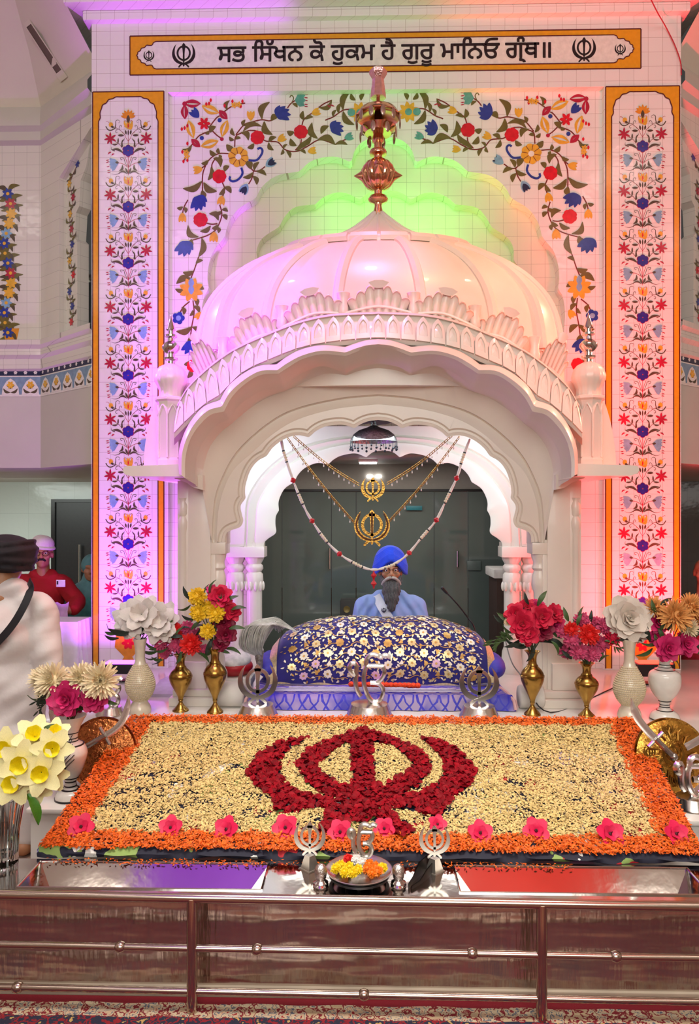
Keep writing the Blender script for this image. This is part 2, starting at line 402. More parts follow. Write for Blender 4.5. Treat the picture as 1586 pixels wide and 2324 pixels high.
# cornice above the lintel
mb = MB()
for (z0, z1, e, y) in ((P(876, 45, YW).z, P(876, 13, YW - .05).z, .05, .05), (P(876, 13, YW - .05).z, P(876, 13, YW - .05).z + .12, .16, .14), (P(876, 13, YW - .05).z + .12, 6.19, .26, .26)):
    mb.box((XL - e, YW - y, z0), (XR + e, YW + .42, z1), bev=.012)
S(mb.build('trim_3', TILE, origin=(XC, YW, zT)))
# ---- side bays (gallery, frieze, aisle), mirrored about the middle of the wall
C6 = {'leaf': mat('paint_olive', '#6d6332', .15, var=.12), 'stem': mat('paint_maroon', '#7a2b26', .15), 'blue': mat('paint_blue', '#2c3f97', .15, var=.15), 'red': mat('paint_red', '#d8182c', .15, var=.12),
      'yel': mat('paint_yellow', '#e8b13a', .15, var=.12), 'sky': mat('paint_sky', '#86aecb', .15, var=.15), 'crim': mat('paint_crimson', '#b3203f', .15, var=.12), 'dkleaf': mat('paint_dark_olive', '#57493a', .15, var=.12),
      'pur': mat('paint_indigo', '#34268f', .15, var=.15), 'gold': mat('paint_gold', '#e2942c', .15, var=.12), 'black': mat('paint_black', '#221a20', .15), 'white': mat('paint_white', '#f0eae2', .15), 'teal': mat('paint_teal', '#5fa59a', .15, var=.15),
      'border': mat('paint_amber', '#eaa522', .15, var=.06), 'line': mat('paint_line', '#5c2328', .15), 'frieze': mat('paint_frieze', '#7f9cb4', .2, var=.15), 'navy': mat('paint_navy', '#1f2a4a', .2)}
EPS = .0008
CRN = (-2.70, 6.15); FAC = (-2.02, 5.60)         # the corner of the side bay and where its slanting face ends behind the pillar
FD = Vector((FAC[0] - CRN[0], FAC[1] - CRN[1], 0)); FLEN = FD.length; FD.normalize(); FN = Vector((FD.y, -FD.x, 0))
def mx(v, s): return v if s > 0 else Vector((2 * XC - v.x, v.y, v.z))
zup, zfr1, zfr0, zbal, zfas = P(60, 325, 6.15).z, P(60, 838, 6.15).z, P(60, 900, 6.15).z, P(60, 778, 6.15).z, P(60, 1062, 6.15).z
def side_bay(s, num):
    sd = 'left' if s > 0 else 'right'
    def run(b, prof, mi=0):
        """sweep a (projection, z) profile along the far wall, round the corner and along the slanting face"""
        rows = []
        for e, z in prof:
            k = e * math.tan(PI / 8)
            rows.append([mx(Vector((-6.9, CRN[1] - e, z)), s), mx(Vector((CRN[0] - k * 0 + e * .38, CRN[1] - e, z)), s), mx(Vector((FAC[0], FAC[1], 0)) + FN * e + Vector((0, 0, z)) - FD * 0, s)])
        b.loft(rows, mi)
    def face(u, v, d): return mx(Vector((CRN[0], CRN[1], v)) + FD * u + FN * d, s)
    # slanting face of the gallery with its arched opening
    b = MB(); run(b, [(0, zbal), (0, zup)])
    # cut: build the flat far wall only, the slanting face carries the arch
    b = MB(); b.add([mx(Vector((-6.9, CRN[1], zbal)), s), mx(Vector((CRN[0], CRN[1], zbal)), s), mx(Vector((CRN[0], CRN[1], zup)), s), mx(Vector((-6.9, CRN[1], zup)), s)], [(0, 1, 2, 3)])
    u0 = .30; zo = P(160, 372, 5.9).z
    b.prism([[(0, zbal), (0, zup), (FLEN, zup), (FLEN, zo + .22), (u0, zo - .08), (u0, zbal)]], lambda u, v, d: face(u, v, -d), 0, .08)
    gal = S(b.build('wall_gallery_' + sd, TILE3, origin=mx(Vector((CRN[0], CRN[1], zbal)), s)))
    b = MB(); hole = [(u0 + .17, zbal), (u0 + .17, zbal + .75), (u0 + .13, zbal + .78), (u0 + .15, zbal + .98), (u0 + .20, zbal + 1.02), (u0 + .22, zbal + 1.22), (u0 + .30, zbal + 1.30), (u0 + .36, zbal + 1.48), (u0 + .5, zbal + 1.56), (u0 + .56, zbal + 1.6)]
    b.prism([[(u0 - .02, zbal), (u0 - .02, zup - .1), (u0 + .56, zup - .1)] + list(reversed(hole))], lambda u, v, d: face(u, v, -d), .06, .16)
    S(b.build('gallery_arch', TILE3, gal))
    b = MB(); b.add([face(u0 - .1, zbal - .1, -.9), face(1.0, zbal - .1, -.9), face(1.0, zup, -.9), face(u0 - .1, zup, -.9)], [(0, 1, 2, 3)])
    S(b.build('gallery_recess', DARKP, gal))  # dark sheet; the unlit gallery interior is put into its colour
    # painted flowers up the arch spandrel and on the far wall's panel
    D = Draw2D(); rnd = random.Random(5)
    for k in range(26):
        v = zbal + .12 + k * .062; cxu = u0 + .085 + .03 * math.sin(k * 1.3)
        if k > 18: cxu += (k - 18) * .035
        c = Vector((cxu, v))
        D.at(1).leaf(c, c + Vector((.05 * (-1) ** k, .05)), .022, .3, 'leaf'); D.leaf(c, c + Vector((-.045 * (-1) ** k, .03)), .02, -.3, 'dkleaf')
        if k % 2 == 0: D.at(2).petals(c, .034, 6, rnd.choice(['yel', 'crim', 'blue', 'blue', 'red']), .5)
        if k: D.at(0).stem([(pc.x, pc.y), (c.x, c.y)], .006, 'stem')
        pc = c
    D.build('painted_vine', lambda u, v, l: face(u, v, -.058 + EPS * (l + 1)), C6, gal)
    D = Draw2D()
    for k in range(15):
        py = 440 + k * 22.5; q = P(18 + 8 * math.sin(k * .9), py, CRN[1]); c = Vector((q.x, q.z))
        D.at(1).leaf(c, c + Vector((.10, .07)), .04, .25, 'leaf'); D.leaf(c, c + Vector((-.10, .05)), .04, -.25, 'dkleaf'); D.leaf(c, c + Vector((.07, -.07)), .034, .2, 'dkleaf'); D.leaf(c, c + Vector((-.08, -.06)), .034, .2, 'leaf')
        if k: D.at(0).stem([(pc.x, pc.y), (c.x, c.y)], .008, 'stem')
        D.at(2).petals(c, .05, 7, ['blue', 'crim', 'yel', 'yel', 'sky', 'blue', 'leaf'][k % 7], .5); D.at(3).disc(c, .014, 'yel'); pc = c
    q = P(25, 770, CRN[1]); D.at(1).poly([(q.x - .05, q.z), (q.x + .05, q.z), (q.x + .07, q.z + .09), (q.x - .07, q.z + .09)], 'gold')
    D.build('painted_panel', lambda u, v, l: mx(Vector((u, CRN[1] - EPS * (l + 1), v)), s), C6, gal)
    # cornices, frieze, fascia
    b = MB(); run(b, [(0, zup - .02), (.05, zup), (.05, zup + .07), (.09, zup + .10), (.09, zup + .16), (.0, zup + .30)]); S(b.build('trim_%d' % num, GREYP, origin=mx(Vector((CRN[0], CRN[1], zup)), s)))
    b = MB(); run(b, [(.0, zbal + .03), (.07, zbal + .01), (.07, zbal - .03), (.04, zbal - .06), (.05, zbal - .11), (.02, zbal - .14), (.025, zfr1 - .0), (.015, zfr1 - .01), (.0, zfr1 - .02)])
    S(b.build('trim_%d' % (num + 1), TILE3, origin=mx(Vector((CRN[0], CRN[1], zbal)), s)))
    b = MB(); run(b, [(.0, zfr1), (.0, zfas)]); fas = S(b.build('wall_fascia_' + sd, GREYP, origin=mx(Vector((CRN[0], CRN[1], zfas)), s)))
    D = Draw2D(); h = zfr1 - zfr0; pitch = .165
    def band(u0_, u1_, tag_):
        D.at(0).poly([(u0_, zfr0), (u1_, zfr0), (u1_, zfr1), (u0_, zfr1)], 'white')
        D.at(1).poly([(u0_, zfr0 + .07 * h), (u1_, zfr0 + .07 * h), (u1_, zfr0 + .72 * h), (u0_, zfr0 + .72 * h)], 'frieze')
        D.poly([(u0_, zfr0 + .76 * h), (u1_, zfr0 + .76 * h), (u1_, zfr0 + .98 * h), (u0_, zfr0 + .98 * h)], 'navy')
        n = max(1, round((u1_ - u0_) / pitch)); p = (u1_ - u0_) / n
        for i in range(n):
            c = u0_ + (i + .5) * p; zb = zfr0 + .06 * h
            D.at(2).poly([(c - p * .44, zb), (c + p * .44, zb), (c + p * .40, zb + .26 * h), (c + p * .2, zb + .50 * h), (c, zb + .60 * h), (c - p * .2, zb + .50 * h), (c - p * .40, zb + .26 * h)], 'white')
            D.at(3)
            for sg in (-1, 1): D.leaf((c, zb + .02), (c + sg * p * .36, zb + .03 + .10 * h), .022, -.2 * sg, 'dkleaf'); D.leaf((c, zb + .05), (c + sg * p * .2, zb + .34 * h), .022, .2 * sg, 'leaf')
            D.at(4).petals((c, zb + .36 * h), p * .2, 6, 'yel', .6)
            D.at(2)
            for k in (-.25, .25): D.petals((c + k * p, zfr0 + .87 * h), .016, 6, 'white', .6); 
    band(0, FLEN, 0)
    D.build('painted_frieze', lambda u, v, l: face(u, v, .003 + EPS * l), C6, fas)
    D = Draw2D(); band(-3.0, 0, 1)
    D.build('painted_frieze', lambda u, v, l: mx(Vector((CRN[0] + u, CRN[1] - .003 - EPS * l, v)), s), C6, fas)
    # soffit, aisle ceiling, back wall of the aisle
    b = MB(); b.add([mx(Vector(v), s) for v in ((-6.9, CRN[1], zfas), (CRN[0], CRN[1], zfas), (FAC[0], FAC[1], zfas), (FAC[0] + .35, FAC[1] + .3, zfas), (FAC[0] + .35, 9.6, zfas + .02), (-6.9, 9.6, zfas + .02))], [(0, 1, 2, 3, 4, 5)])
    S(b.build('ceiling_aisle_' + sd, GREYP, origin=mx(Vector((CRN[0], 7, zfas)), s), fix=False))
    b = MB(); b.box(mx(Vector((-6.9, 9.55, 0)), s), mx(Vector((-1.75, 9.65, 2.2)), s))
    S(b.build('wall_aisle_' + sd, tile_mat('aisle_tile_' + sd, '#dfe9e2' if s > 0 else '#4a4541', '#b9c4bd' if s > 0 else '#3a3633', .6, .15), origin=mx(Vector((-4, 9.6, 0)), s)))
    # cream vault above the cornice
    b = MB(); b.loft([[mx(Vector((-6.9, CRN[1] - e, z)), s), mx(Vector((CRN[0] + e * .05, CRN[1] - e, z)), s), mx(Vector((FAC[0], FAC[1], 0)) + FN * e + Vector((0, 0, z)), s)] for e, z in ((0, zup + .30), (.25, zup + .62), (.7, zup + 1.0), (1.3, zup + 1.3), (2.2, zup + 1.5))])
    S(b.build('ceiling_vault_' + sd, PLASTER, origin=mx(Vector((CRN[0], 5.5, zup + .3)), s), smooth=20))
    # gallery balustrade of glass behind a steel handrail
    t = thing('gallery_railing', face(.7, zbal, -.18), 'steel and smoked glass gallery railing on the %s-lit balcony' % ('violet' if s > 0 else 'red'), 'railing')
    b = MB(); b.tube([face(u0 + .1, zbal + .50, -.2), face(FLEN + .08, zbal + .50, -.2)], .028, 10); b.tube([face(u0 + .45, zbal, -.2), face(u0 + .45, zbal + .5, -.2)], .016, 8); b.build('handrail', mat('dull_steel', '#b5aca5', .3, .9), t)
    b = MB(); b.prism([[(u0 + .1, zbal + .02), (FLEN + .08, zbal + .02), (FLEN + .08, zbal + .46), (u0 + .1, zbal + .46)]], lambda u, v, d: face(u, v, -d), .195, .205); b.build('glass_panel', mat('smoked_glass', '#5d6464', .08, var=.2, scale=6), t)
side_bay(1, 4); side_bay(-1, 7)
# air slot in the vault above the gallery
def vault_pt(px, py):
    o = bpy.data.objects['ceiling_vault_left']; d = P(px, py, 6.0) - CAM
    ok, loc, nrm, idx = o.ray_cast(CAM - o.location, d.normalized())
    return loc + o.location if ok else P(px, py, 5.2)
bpy.context.evaluated_depsgraph_get().update()
q = [vault_pt(*p) for p in ((60, 62), (70, 54), (139, 158), (128, 167))]
t = thing('air_vent', q[0], 'long dark slot vent let into the cream vault beside the violet cornice', 'vent')
cv = sum(q, Vector()) / 4; tow = (CAM - cv).normalized()
mb = MB(); mb.loft([[cv + (v - cv) * k + tow * d for v in q] for k, d in ((1.35, .0), (1.35, .012), (1.0, .012), (1.0, .002))], closed=True); mb.build('frame', PLASTER, t)
mb = MB(); mb.add([v + tow * .004 for v in q], [(0, 1, 2, 3)]); mb.build('grille', mat('vent_brown', '#6b5a52', .6), t)
# black door in the far aisle wall
d0, d1 = P(128, 1140, 9.52), P(215, 1500, 9.52)
t = thing('door_1', (d0.x + .2, 9.5, 0), None, None); tag(t, kind='structure')
mb = MB(); mb.box((d0.x, 9.5, 0), (d1.x, 9.55, d0.z)); mb.build('leaf', mat('black_door', '#26282a', .35, var=.1), t)
mb = MB(); mb.box((d0.x - .05, 9.47, 0), (d0.x, 9.56, d0.z + .04)); mb.box((d0.x, 9.47, d0.z), (d1.x, 9.56, d0.z + .04)); mb.build('door_frame', mat('dark_frame', '#171819', .3), t)
q = P(183, 1262, 9.48); mb = MB(); mb.tube([q + Vector((0, -.04, -.35)), q + Vector((0, -.04, .15))], .014, 8); mb.build('door_handle', mat('steel_bright', '#d8d4cf', .2, 1), t)
# room behind the arch: dark glass partition under a grey bulkhead
YG = 7.2; zg = P(860, 1115, YG).z; xg0, xg1 = -1.75, 2.1
t = thing('window_1', (0.1, YG, 0), None, None); tag(t, kind='structure')
seams = [xg0] + [P(x, 1200, YG).x for x in (640, 752, 808, 985, 1062)] + [xg1]
gm = mat('dark_glass', '#56605b', .06, var=.12, scale=1.5, coat=.3, spec=.7)
for i in range(len(seams) - 1):
    b = MB(); b.box((seams[i] + .004, YG, 0), (seams[i + 1] - .004, YG + .02, zg)); b.build('pane', gm, t)
mb = MB(); mb.box((xg0, YG - .02, zg), (xg1, YG + .05, zg + .02)); mb.build('window_frame', mat('dark_frame', '#171819', .3), t)
mb = MB()
for px, a, b in ((748, 1243, 1290), (1037, 1250, 1286)): q0, q1 = P(px, a, YG), P(px, b, YG); mb.tube([q0 + Vector((0, -.04, 0)), q1 + Vector((0, -.04, 0))], .011, 8)
mb.build('door_pull', mat('steel_bright', '#d8d4cf', .2, 1), t)
mb = MB(); mb.box((xg0, YG, zg + .02), (xg1, YG + .1, 2.3)); S(mb.build('wall_bulkhead', mat('bulkhead_grey', '#8d867c', .6, var=.03), origin=(.1, YG, zg)))
mb = MB(); mb.box((xg0, 5.86, 2.08), (xg1, YG + .1, 2.16)); S(mb.build('ceiling_room', mat('room_ceiling_grey', '#9a948b', .6, var=.03), origin=(.1, 6.5, 2.08)))
for x, nm in ((xg0, 'left'), (xg1, 'right')):
    mb = MB(); mb.box((x, 5.86, 0), (x + .06 * (1 if x > 0 else -1), YG + .1, 2.3)); S(mb.build('wall_room_' + nm, mat('room_side_grey', '#5e5c57', .6), origin=(x, 6.5, 0)))
q = P(835, 1044, 6.55)
t = thing('tube_lamp', (q.x, 6.55, 2.07), 'lit white tube lamp on the grey ceiling behind the arch', 'lamp')
mb = MB(); mb.box((q.x - .085, 6.51, 2.055), (q.x + .085, 6.59, 2.08), bev=.006); mb.build('housing', mat('lamp_white', '#e9e9e6', .4), t)
mb = MB(); mb.box((q.x - .075, 6.515, 2.040), (q.x + .075, 6.585, 2.055), bev=.004); mb.build('tube', emit('tube_glow', '#ffffff', 9), t)
q = P(846, 1081, 7.18)
for i, dx in enumerate((-.03, .055)):
    t = thing('spot_lamp', (q.x + dx, 7.19, q.z), 'small lit spot on the bulkhead, %s' % ('under the tube lamp' if i == 0 else 'beside the first small spot, nearer the red side'), 'lamp', 'small bulkhead spots')
    mb = MB(); mb.box((q.x + dx - .028, 7.17, q.z - .014), (q.x + dx + .028, 7.2, q.z + .014), bev=.004); mb.build('lens', emit('tube_glow', '#ffffff', 9), t)
# green sign and white box seen on the glass
q0, q1 = P(922, 1148, YG - .03), P(958, 1158, YG - .03)
mb = MB(); mb.box((q0.x, YG - .03, q1.z), (q1.x, YG, q0.z), bev=.003)
tag(mb.build('wall_sign', mat('teal_sign', '#1d6b74', .4), origin=(q0.x, YG, q1.z)), 'small blank teal sign high on the dark glass', 'sign')
# unseen glowing panels added so the steel trays reflect violet and red
for x, nm, c in ((-1.75, 'violet', '#a548f0'), (1.95, 'red', '#ff3a28')):
    b = MB(); b.box((x - 1.0, -1.9, 6.14), (x + 1.0, .5, 6.2)); S(b.build('tray_tint_panel_' + nm, emit('tray_tint_' + nm, c, .38), origin=(x, -.7, 6.14)))
# square panel lamps of the hall ceiling
lp = emit('panel_glow', '#fff6ea', 5.0)
for i in range(3):
    for j in range(4):
        x, y = (-5.2, -3.2, 3.4, 5.4)[j], -4.2 + i * 2.5
        b = MB(); b.box((x - .32, y - .32, 6.16), (x + .32, y + .32, 6.2)); S(b.build('ceiling_panel', lp, origin=(x, y, 6.2)))
# ================================================================ the marble canopy
WHITE = mat('white_stone', '#ebe0d2', .32, var=.02, scale=6, coat=.15)
COPPER = mat('rose_copper', '#e0ab86', .14, 1.0, var=.12, scale=14)
SILVER = mat('silver', '#d9d4cf', .12, 1.0, var=.06, scale=20)
STEELM = mat('polished_steel', '#ddd8d2', .22, 1.0, var=.05, scale=12)
YF = 4.50                                        # face of the front arch
AX = 858                                         # its middle in the photograph
pc0 = P(AX, 1600, YF)
canopy = thing('marble_canopy', (pc0.x, YF + .4, PLAT), 'white carved stone canopy with ribbed dome and scalloped arches on the stage', 'canopy')
NL = 260
def crv(left, Y, cx=AX, n=NL, dy=0.0):
    full = mirror(spline(left, n // 2), cx); return [P(p[0], p[1] + dy, Y) for p in full]
def crv2(left, Y0, Y1, cx=AX, n=NL):
    full = mirror(spline(left, n // 2), cx); k = len(full); out = []
    for i, p in enumerate(full):
        t = abs(2 * i / (k - 1) - 1); out.append(P(p[0], p[1], Y0 + (Y1 - Y0) * max(0, (t - .55) / .45)))
    return out
E_L = [(406, 1074), (405, 1046), (407, 1018), (417, 985), (435, 952), (463, 922), (499, 908, 'c'), (518, 876), (551, 848), (588, 830), (627, 827, 'c'), (650, 810), (683, 793), (730, 783), (783, 787, 'c'), (806, 779), (830, 772), (858, 769)]
E_M = [(412, 1079), (412, 1046), (415, 1020), (425, 990), (443, 959), (471, 932), (503, 922, 'c'), (522, 890), (555, 861), (590, 842), (629, 840, 'c'), (652, 824), (685, 807), (731, 796), (784, 800, 'c'), (807, 791), (831, 784), (858, 781)]
E_B = [(420, 1085), (420, 1048), (424, 1022), (433, 995), (450, 968), (477, 942), (508, 934, 'c'), (527, 900), (558, 870), (592, 851), (632, 848, 'c'), (655, 833), (686, 815), (731, 804), (785, 808, 'c'), (808, 799), (832, 790), (858, 787)]
S_1 = [(444, 1100), (443, 1062), (447, 1035), (455, 1012), (470, 990), (493, 964), (521, 950, 'c'), (541, 921), (568, 900), (600, 884), (645, 880, 'c'), (664, 861), (692, 843), (733, 830), (785, 846, 'c'), (808, 834), (832, 828), (858, 825)]
S_2 = [(459, 1110), (461, 1068), (468, 1036), (480, 1008), (500, 982), (525, 962), (553, 938), (580, 918), (612, 900), (648, 887), (690, 872), (735, 862), (790, 858), (858, 855)]
A_1 = [(481, 1231), (481, 1199), (487, 1132), (501, 1089), (530, 1034), (574, 987), (632, 944), (690, 920.6), (777, 902), (858, 894.5)]
A_1b = [(485, 1231), (485, 1199), (491, 1134), (505, 1091), (534, 1037), (577, 990), (634, 948), (691, 925), (777, 906.5), (858, 899)]
A_2 = [(490, 1231), (490, 1212), (494, 1155), (507, 1106), (530, 1062), (574, 1022), (617, 984), (675, 950), (762, 926), (858, 915)]
A_2b = [(492, 1231), (492, 1212), (496, 1156), (509, 1107), (532, 1064), (576, 1024), (618, 986), (676, 952), (762, 928), (858, 917.5)]
I_E = [(510, 1231), (511, 1217, 'c'), (516, 1208, 'c'), (528, 1202, 'c'), (545, 1196), (552, 1182), (549, 1168), (546, 1148), (558, 1130, 'c'), (556, 1118), (558, 1098), (568, 1068), (584, 1047), (605, 1035, 'c'), (621, 1014), (648, 995), (676, 988), (701, 992.5, 'c'), (719, 977), (742, 967), (777, 964), (804, 972, 'c'), (818, 963), (836, 956), (858, 953)]
def off(left, d, cx=AX, shrink=0):
    """offset a left-half polyline outwards (to the left / up) by d pixels, keeping its points"""
    out = []; n = len(left)
    for i, p in enumerate(left):
        a, b = left[max(i - 1, 0)], left[min(i + 1, n - 1)]
        t = Vector((b[0] - a[0], b[1] - a[1])).normalized(); nn = Vector((t.y, -t.x))
        q = (p[0] + nn.x * d, max(p[1] + nn.y * d, 0)) + tuple(p[2:]); out.append(q)
    return out
def off_s(left, d, n=NL):
    base = spline(left, n // 2); o = []
    for i, p in enumerate(base):
        a, b = base[max(i - 2, 0)], base[min(i + 2, len(base) - 1)]
        t = (b - a).normalized(); o.append(p + Vector((t.y, -t.x)) * d)
    for _ in range(2): o = [o[0]] + [(o[i - 1] + o[i] * 2 + o[i + 1]) / 4 for i in range(1, len(o) - 1)] + [Vector((AX, o[-1].y))]
    return o
def crvp(halfpts, Y): return [P(p[0], p[1], Y) for p in mirror(halfpts, AX)]
# -- front arch with its scalloped eave: one swept stone face
rows = [crv(E_L, 4.16), crv(E_L, 4.13, dy=2), crv(E_M, 4.10), crv(E_B, 4.12), crv(E_B, 4.15, dy=1), crv(S_1, 4.36), crv(S_1, 4.375, dy=2), crv(S_2, 4.45), crv(A_1, YF - .012), crv(A_1, YF + .004, dy=1), crv(A_1b, YF + .012), crv(A_2, YF + .004), crv(A_2b, YF - .002)]
mb = MB(); mb.loft(rows)
ie = spline(I_E, NL // 2)
o2 = off_s(I_E, 17); o3 = off_s(I_E, 13); o4 = off_s(I_E, 8)
rows2 = [crv(A_2b, YF - .002), crvp(o2, YF - .002), crvp(o3, YF + .012), crvp(o4, YF + .012), crvp(off_s(I_E, 6), YF + .002), crvp(ie, YF + .004), crvp(ie, YF + .16)]
mb.loft(rows2)
# closing strips at the springing and the back of the arch wall
foot = [r[0] for r in rows]; foot2 = [r[-1] for r in rows]
for ft in (foot, foot2):
    mb.loft([ft, [Vector((v.x, YF + .02, v.z)) for v in ft]])
back = crvp(ie, YF + .16); bo = crv(E_L, YF + .16)
mb.loft([back, bo])
front_arch = mb.build('front_arch', WHITE, canopy, smooth=40)
# -- petal band above the eave
B_L = [(402, 925), (420, 893), (441, 868), (485, 829), (536, 795), (609, 762), (682, 735), (755, 720), (858, 715)]
E_S = [(395, 985), (417, 962), (440, 940), (470, 915), (500, 897), (551, 846), (610, 818), (683, 790), (760, 776), (858, 767)]
def spl_t(left, n): return mirror(spline(left, n), AX)
mb = MB(); nb = 160
e0, b0 = spl_t(E_S, nb), spl_t(B_L, nb)
mb.loft([[P(p[0], p[1] + 26, 4.25) for p in e0], [P(p[0], p[1] + 10, 4.18) for p in e0], [P(p[0], p[1], 4.17) for p in e0], [P((p[0] * 2 + q[0]) / 3, (p[1] * 2 + q[1]) / 3, 4.20) for p, q in zip(e0, b0)], [P((p[0] + 2 * q[0]) / 3, (p[1] + 2 * q[1]) / 3, 4.24) for p, q in zip(e0, b0)],
         [P(p[0], p[1], 4.25) for p in b0], [P(p[0], p[1] - 3, 4.23) for p in b0], [P(p[0], p[1] - 6, 4.245) for p in b0], [P(p[0], p[1] - 7, 4.30) for p in b0], [P(p[0] + (AX - p[0]) * .02, p[1] - 10, 4.52) for p in b0]])
band_o = mb.build('petal_band', WHITE, canopy, smooth=40)
mb = MB(); NPET = 31
for k in range(NPET):
    t0, t1 = (k + .04) / NPET, (k + .96) / NPET
    def at(t, h):
        i = t * (len(e0) - 1); j = min(int(i), len(e0) - 2); f = i - j
        e = e0[j].lerp(e0[j + 1], f); b = b0[j].lerp(b0[j + 1], f); q = e.lerp(b, h); return P(q.x, q.y, 4.172 + .075 * h)
    tw = Vector((0, -1, .15)).normalized(); pts = []
    shape = [(0, 0), (0, .35), (.03, .55), (.14, .74), (.32, .88), (.5, .98), (.68, .88), (.86, .74), (.97, .55), (1, .35), (1, 0)]
    rim = [at(t0 + (t1 - t0) * u, h) for u, h in shape]; c = at((t0 + t1) / 2, .50)
    o1 = [v + tw * .018 for v in rim]; i1 = [c + (v - c) * .60 + tw * .020 for v in rim]; i2 = [c + (v - c) * .52 + tw * .011 for v in rim]
    n = len(rim); mb.loft([rim, o1, i1, i2, [c + tw * .016] * n], closed=True)
mb.build('petals', WHITE, band_o, smooth=30)
# -- dome: an elongated ribbed bowl with a lotus cap
YD = 4.93; dc = P(AX, 800, YD); DSY = .44
dprof = [(418, 905), (417, 850), (414, 800), (408, 760), (398, 722), (380, 688), (350, 654), (316, 627), (280, 606), (240, 588), (203, 577)]
def dpr(r, py): return (r * YD / FPX, P(AX, py, YD).z - dc.z)
pts = [dpr(*p) for p in dprof]; sp = spline(pts, 40)
def dome_pt(t, a, lift=0.0):
    i = t * (len(sp) - 1); j = min(int(i), len(sp) - 2); q = sp[j].lerp(sp[j + 1], i - j); r = q.x + lift
    return dc + Vector((r * math.cos(a), r * math.sin(a) * DSY, q.y + lift * .3))
mb = MB(); mb.lathe([(p.x, p.y) for p in sp], dc, 96, 1, DSY); dome = mb.build('dome', WHITE, canopy, smooth=40)
ANG = [-PI / 2 + d for d in (-1.32, -1.0, -.62, -.215, .215, .62, 1.0, 1.32)]
mb = MB()
for a in ANG: 
    mb.tube([dome_pt(t / 24, a, -.010) for t in range(5, 25)], [.036] * 20, 8)
mb.build('ribs', WHITE, dome, smooth=40)
mb = MB()
cap = [(203, 579), (206, 572), (203, 564), (190, 560), (150, 553), (118, 545), (88, 535), (60, 521), (38, 505), (20, 491), (11, 481), (10, 474)]
cp = spline([dpr(*p) for p in cap], 40)
mb.lathe([(p.x, p.y) for p in cp], dc, 96, 1, DSY); lotus = mb.build('lotus_cap', WHITE, canopy, smooth=40)
mb = MB()
for k in range(20):
    a0, a1 = 2 * PI * (k + .06) / 20, 2 * PI * (k + .94) / 20; n = 6; rr = []
    for r, py in ((190, 572), (212, 577), (217, 568), (208, 559), (180, 557)):
        q = dpr(r, py); rr.append([dc + Vector((q[0] * math.cos(a0 + (a1 - a0) * i / n), q[0] * math.sin(a0 + (a1 - a0) * i / n) * DSY, q[1])) for i in range(n + 1)])
    mb.loft(rr)
    for side in (0, n): mb.add([r[side] for r in rr], [(0, 1, 2, 3, 4)])
for k in range(14):
    a = 2 * PI * (k + .5) / 14
    mb.tube([dc + Vector(((cp[i].x + .0) * math.cos(a), (cp[i].x) * math.sin(a) * DSY, cp[i].y)) for i in range(14, 39, 2)], [.011] * 12 + [.006], 6)
mb.build('lotus_ring', WHITE, lotus, smooth=30)
# -- acanthus crests and rib brackets along the band
def crest(px, py, w_, h_, Y, tilt, name='acanthus_crest'):
    b = MB(); s_ = Y / FPX; base = P(px, py, Y); ct, st = math.cos(tilt), math.sin(tilt)
    def W(u, v, d): return base + Vector(((u * ct - v * st) * s_, -d + v * s_ * .20, (u * st + v * ct) * s_))
    nu, nv = 70, 10; rows = []; n = 7
    for j in range(nv + 4):
        r = []
        for i in range(nu + 1):
            u = 2 * i / nu - 1; fl = abs(math.sin(PI * n * (u + 1) / 2)); step = 1 - .66 * min(1, abs(round(u * 3.4) / 3.4)) ** 1.5
            H_ = h_ * step * (.80 + .20 * fl ** .6); v = min(j, nv) / nv; uu = u * w_ / 2 * (.86 + .16 * v)
            d = .012 + .020 * fl ** .7 + .030 * v ** 3
            if j == nv + 1: d += .012; H_ *= 1.0
            if j == nv + 2: d += .014; H_ *= .94
            if j == nv + 3: d -= .05; H_ *= .90
            r.append(W(uu, v * H_, d))
        rows.append(r)
    b.loft(rows)
    q = W(0, h_ * .96, .055)
    b.loft([[W(-w_ * .13, h_ * 1.0, .052), W(-w_ * .06, h_ * 1.06, .056), W(w_ * .06, h_ * 1.06, .056), W(w_ * .13, h_ * 1.0, .052)], [W(-w_ * .17, h_ * .98, .075), W(-w_ * .07, h_ * 1.04, .085), W(w_ * .07, h_ * 1.04, .085), W(w_ * .17, h_ * .98, .075)], [W(-w_ * .10, h_ * .84, .062), W(-w_ * .04, h_ * .80, .064), W(w_ * .04, h_ * .80, .064), W(w_ * .10, h_ * .84, .062)]])
    b.tube(spline3([W(-w_ * .66, -6, .02), W(-w_ * .40, 4, .030), W(0, 14, .034), W(w_ * .40, 4, .030), W(w_ * .66, -6, .02)], 16), .009, 6)
    return b.build(name, WHITE, canopy, smooth=55)
for px, py, w_, h_, Y, tl in ((859, 712, 138, 68, 4.40, 0), (716, 728, 132, 68, 4.41, .20), (1002, 728, 132, 68, 4.41, -.20), (588, 780, 118, 78, 4.46, .38), (1130, 780, 118, 78, 4.46, -.38), (480, 850, 70, 96, 4.60, .42), (1238, 850, 70, 96, 4.60, -.42)):
    crest(px, py, w_, h_, Y, tl)
for px, py, Y, tl in ((779, 713, 4.40, .1), (938, 713, 4.40, -.1), (640, 742, 4.42, .25), (1077, 742, 4.42, -.25), (506, 812, 4.52, .4), (1212, 812, 4.52, -.4)):
    b = MB(); q = P(px, py, Y); b.lathe([(.018, -.012), (.034, .012), (.030, .05), (.026, .07), (.036, .115), (.040, .13), (.030, .135), (.012, .12)], q + Vector((0, -.01, -.01)), 14, 1, .8); b.build('rib_bracket', WHITE, canopy, smooth=50)
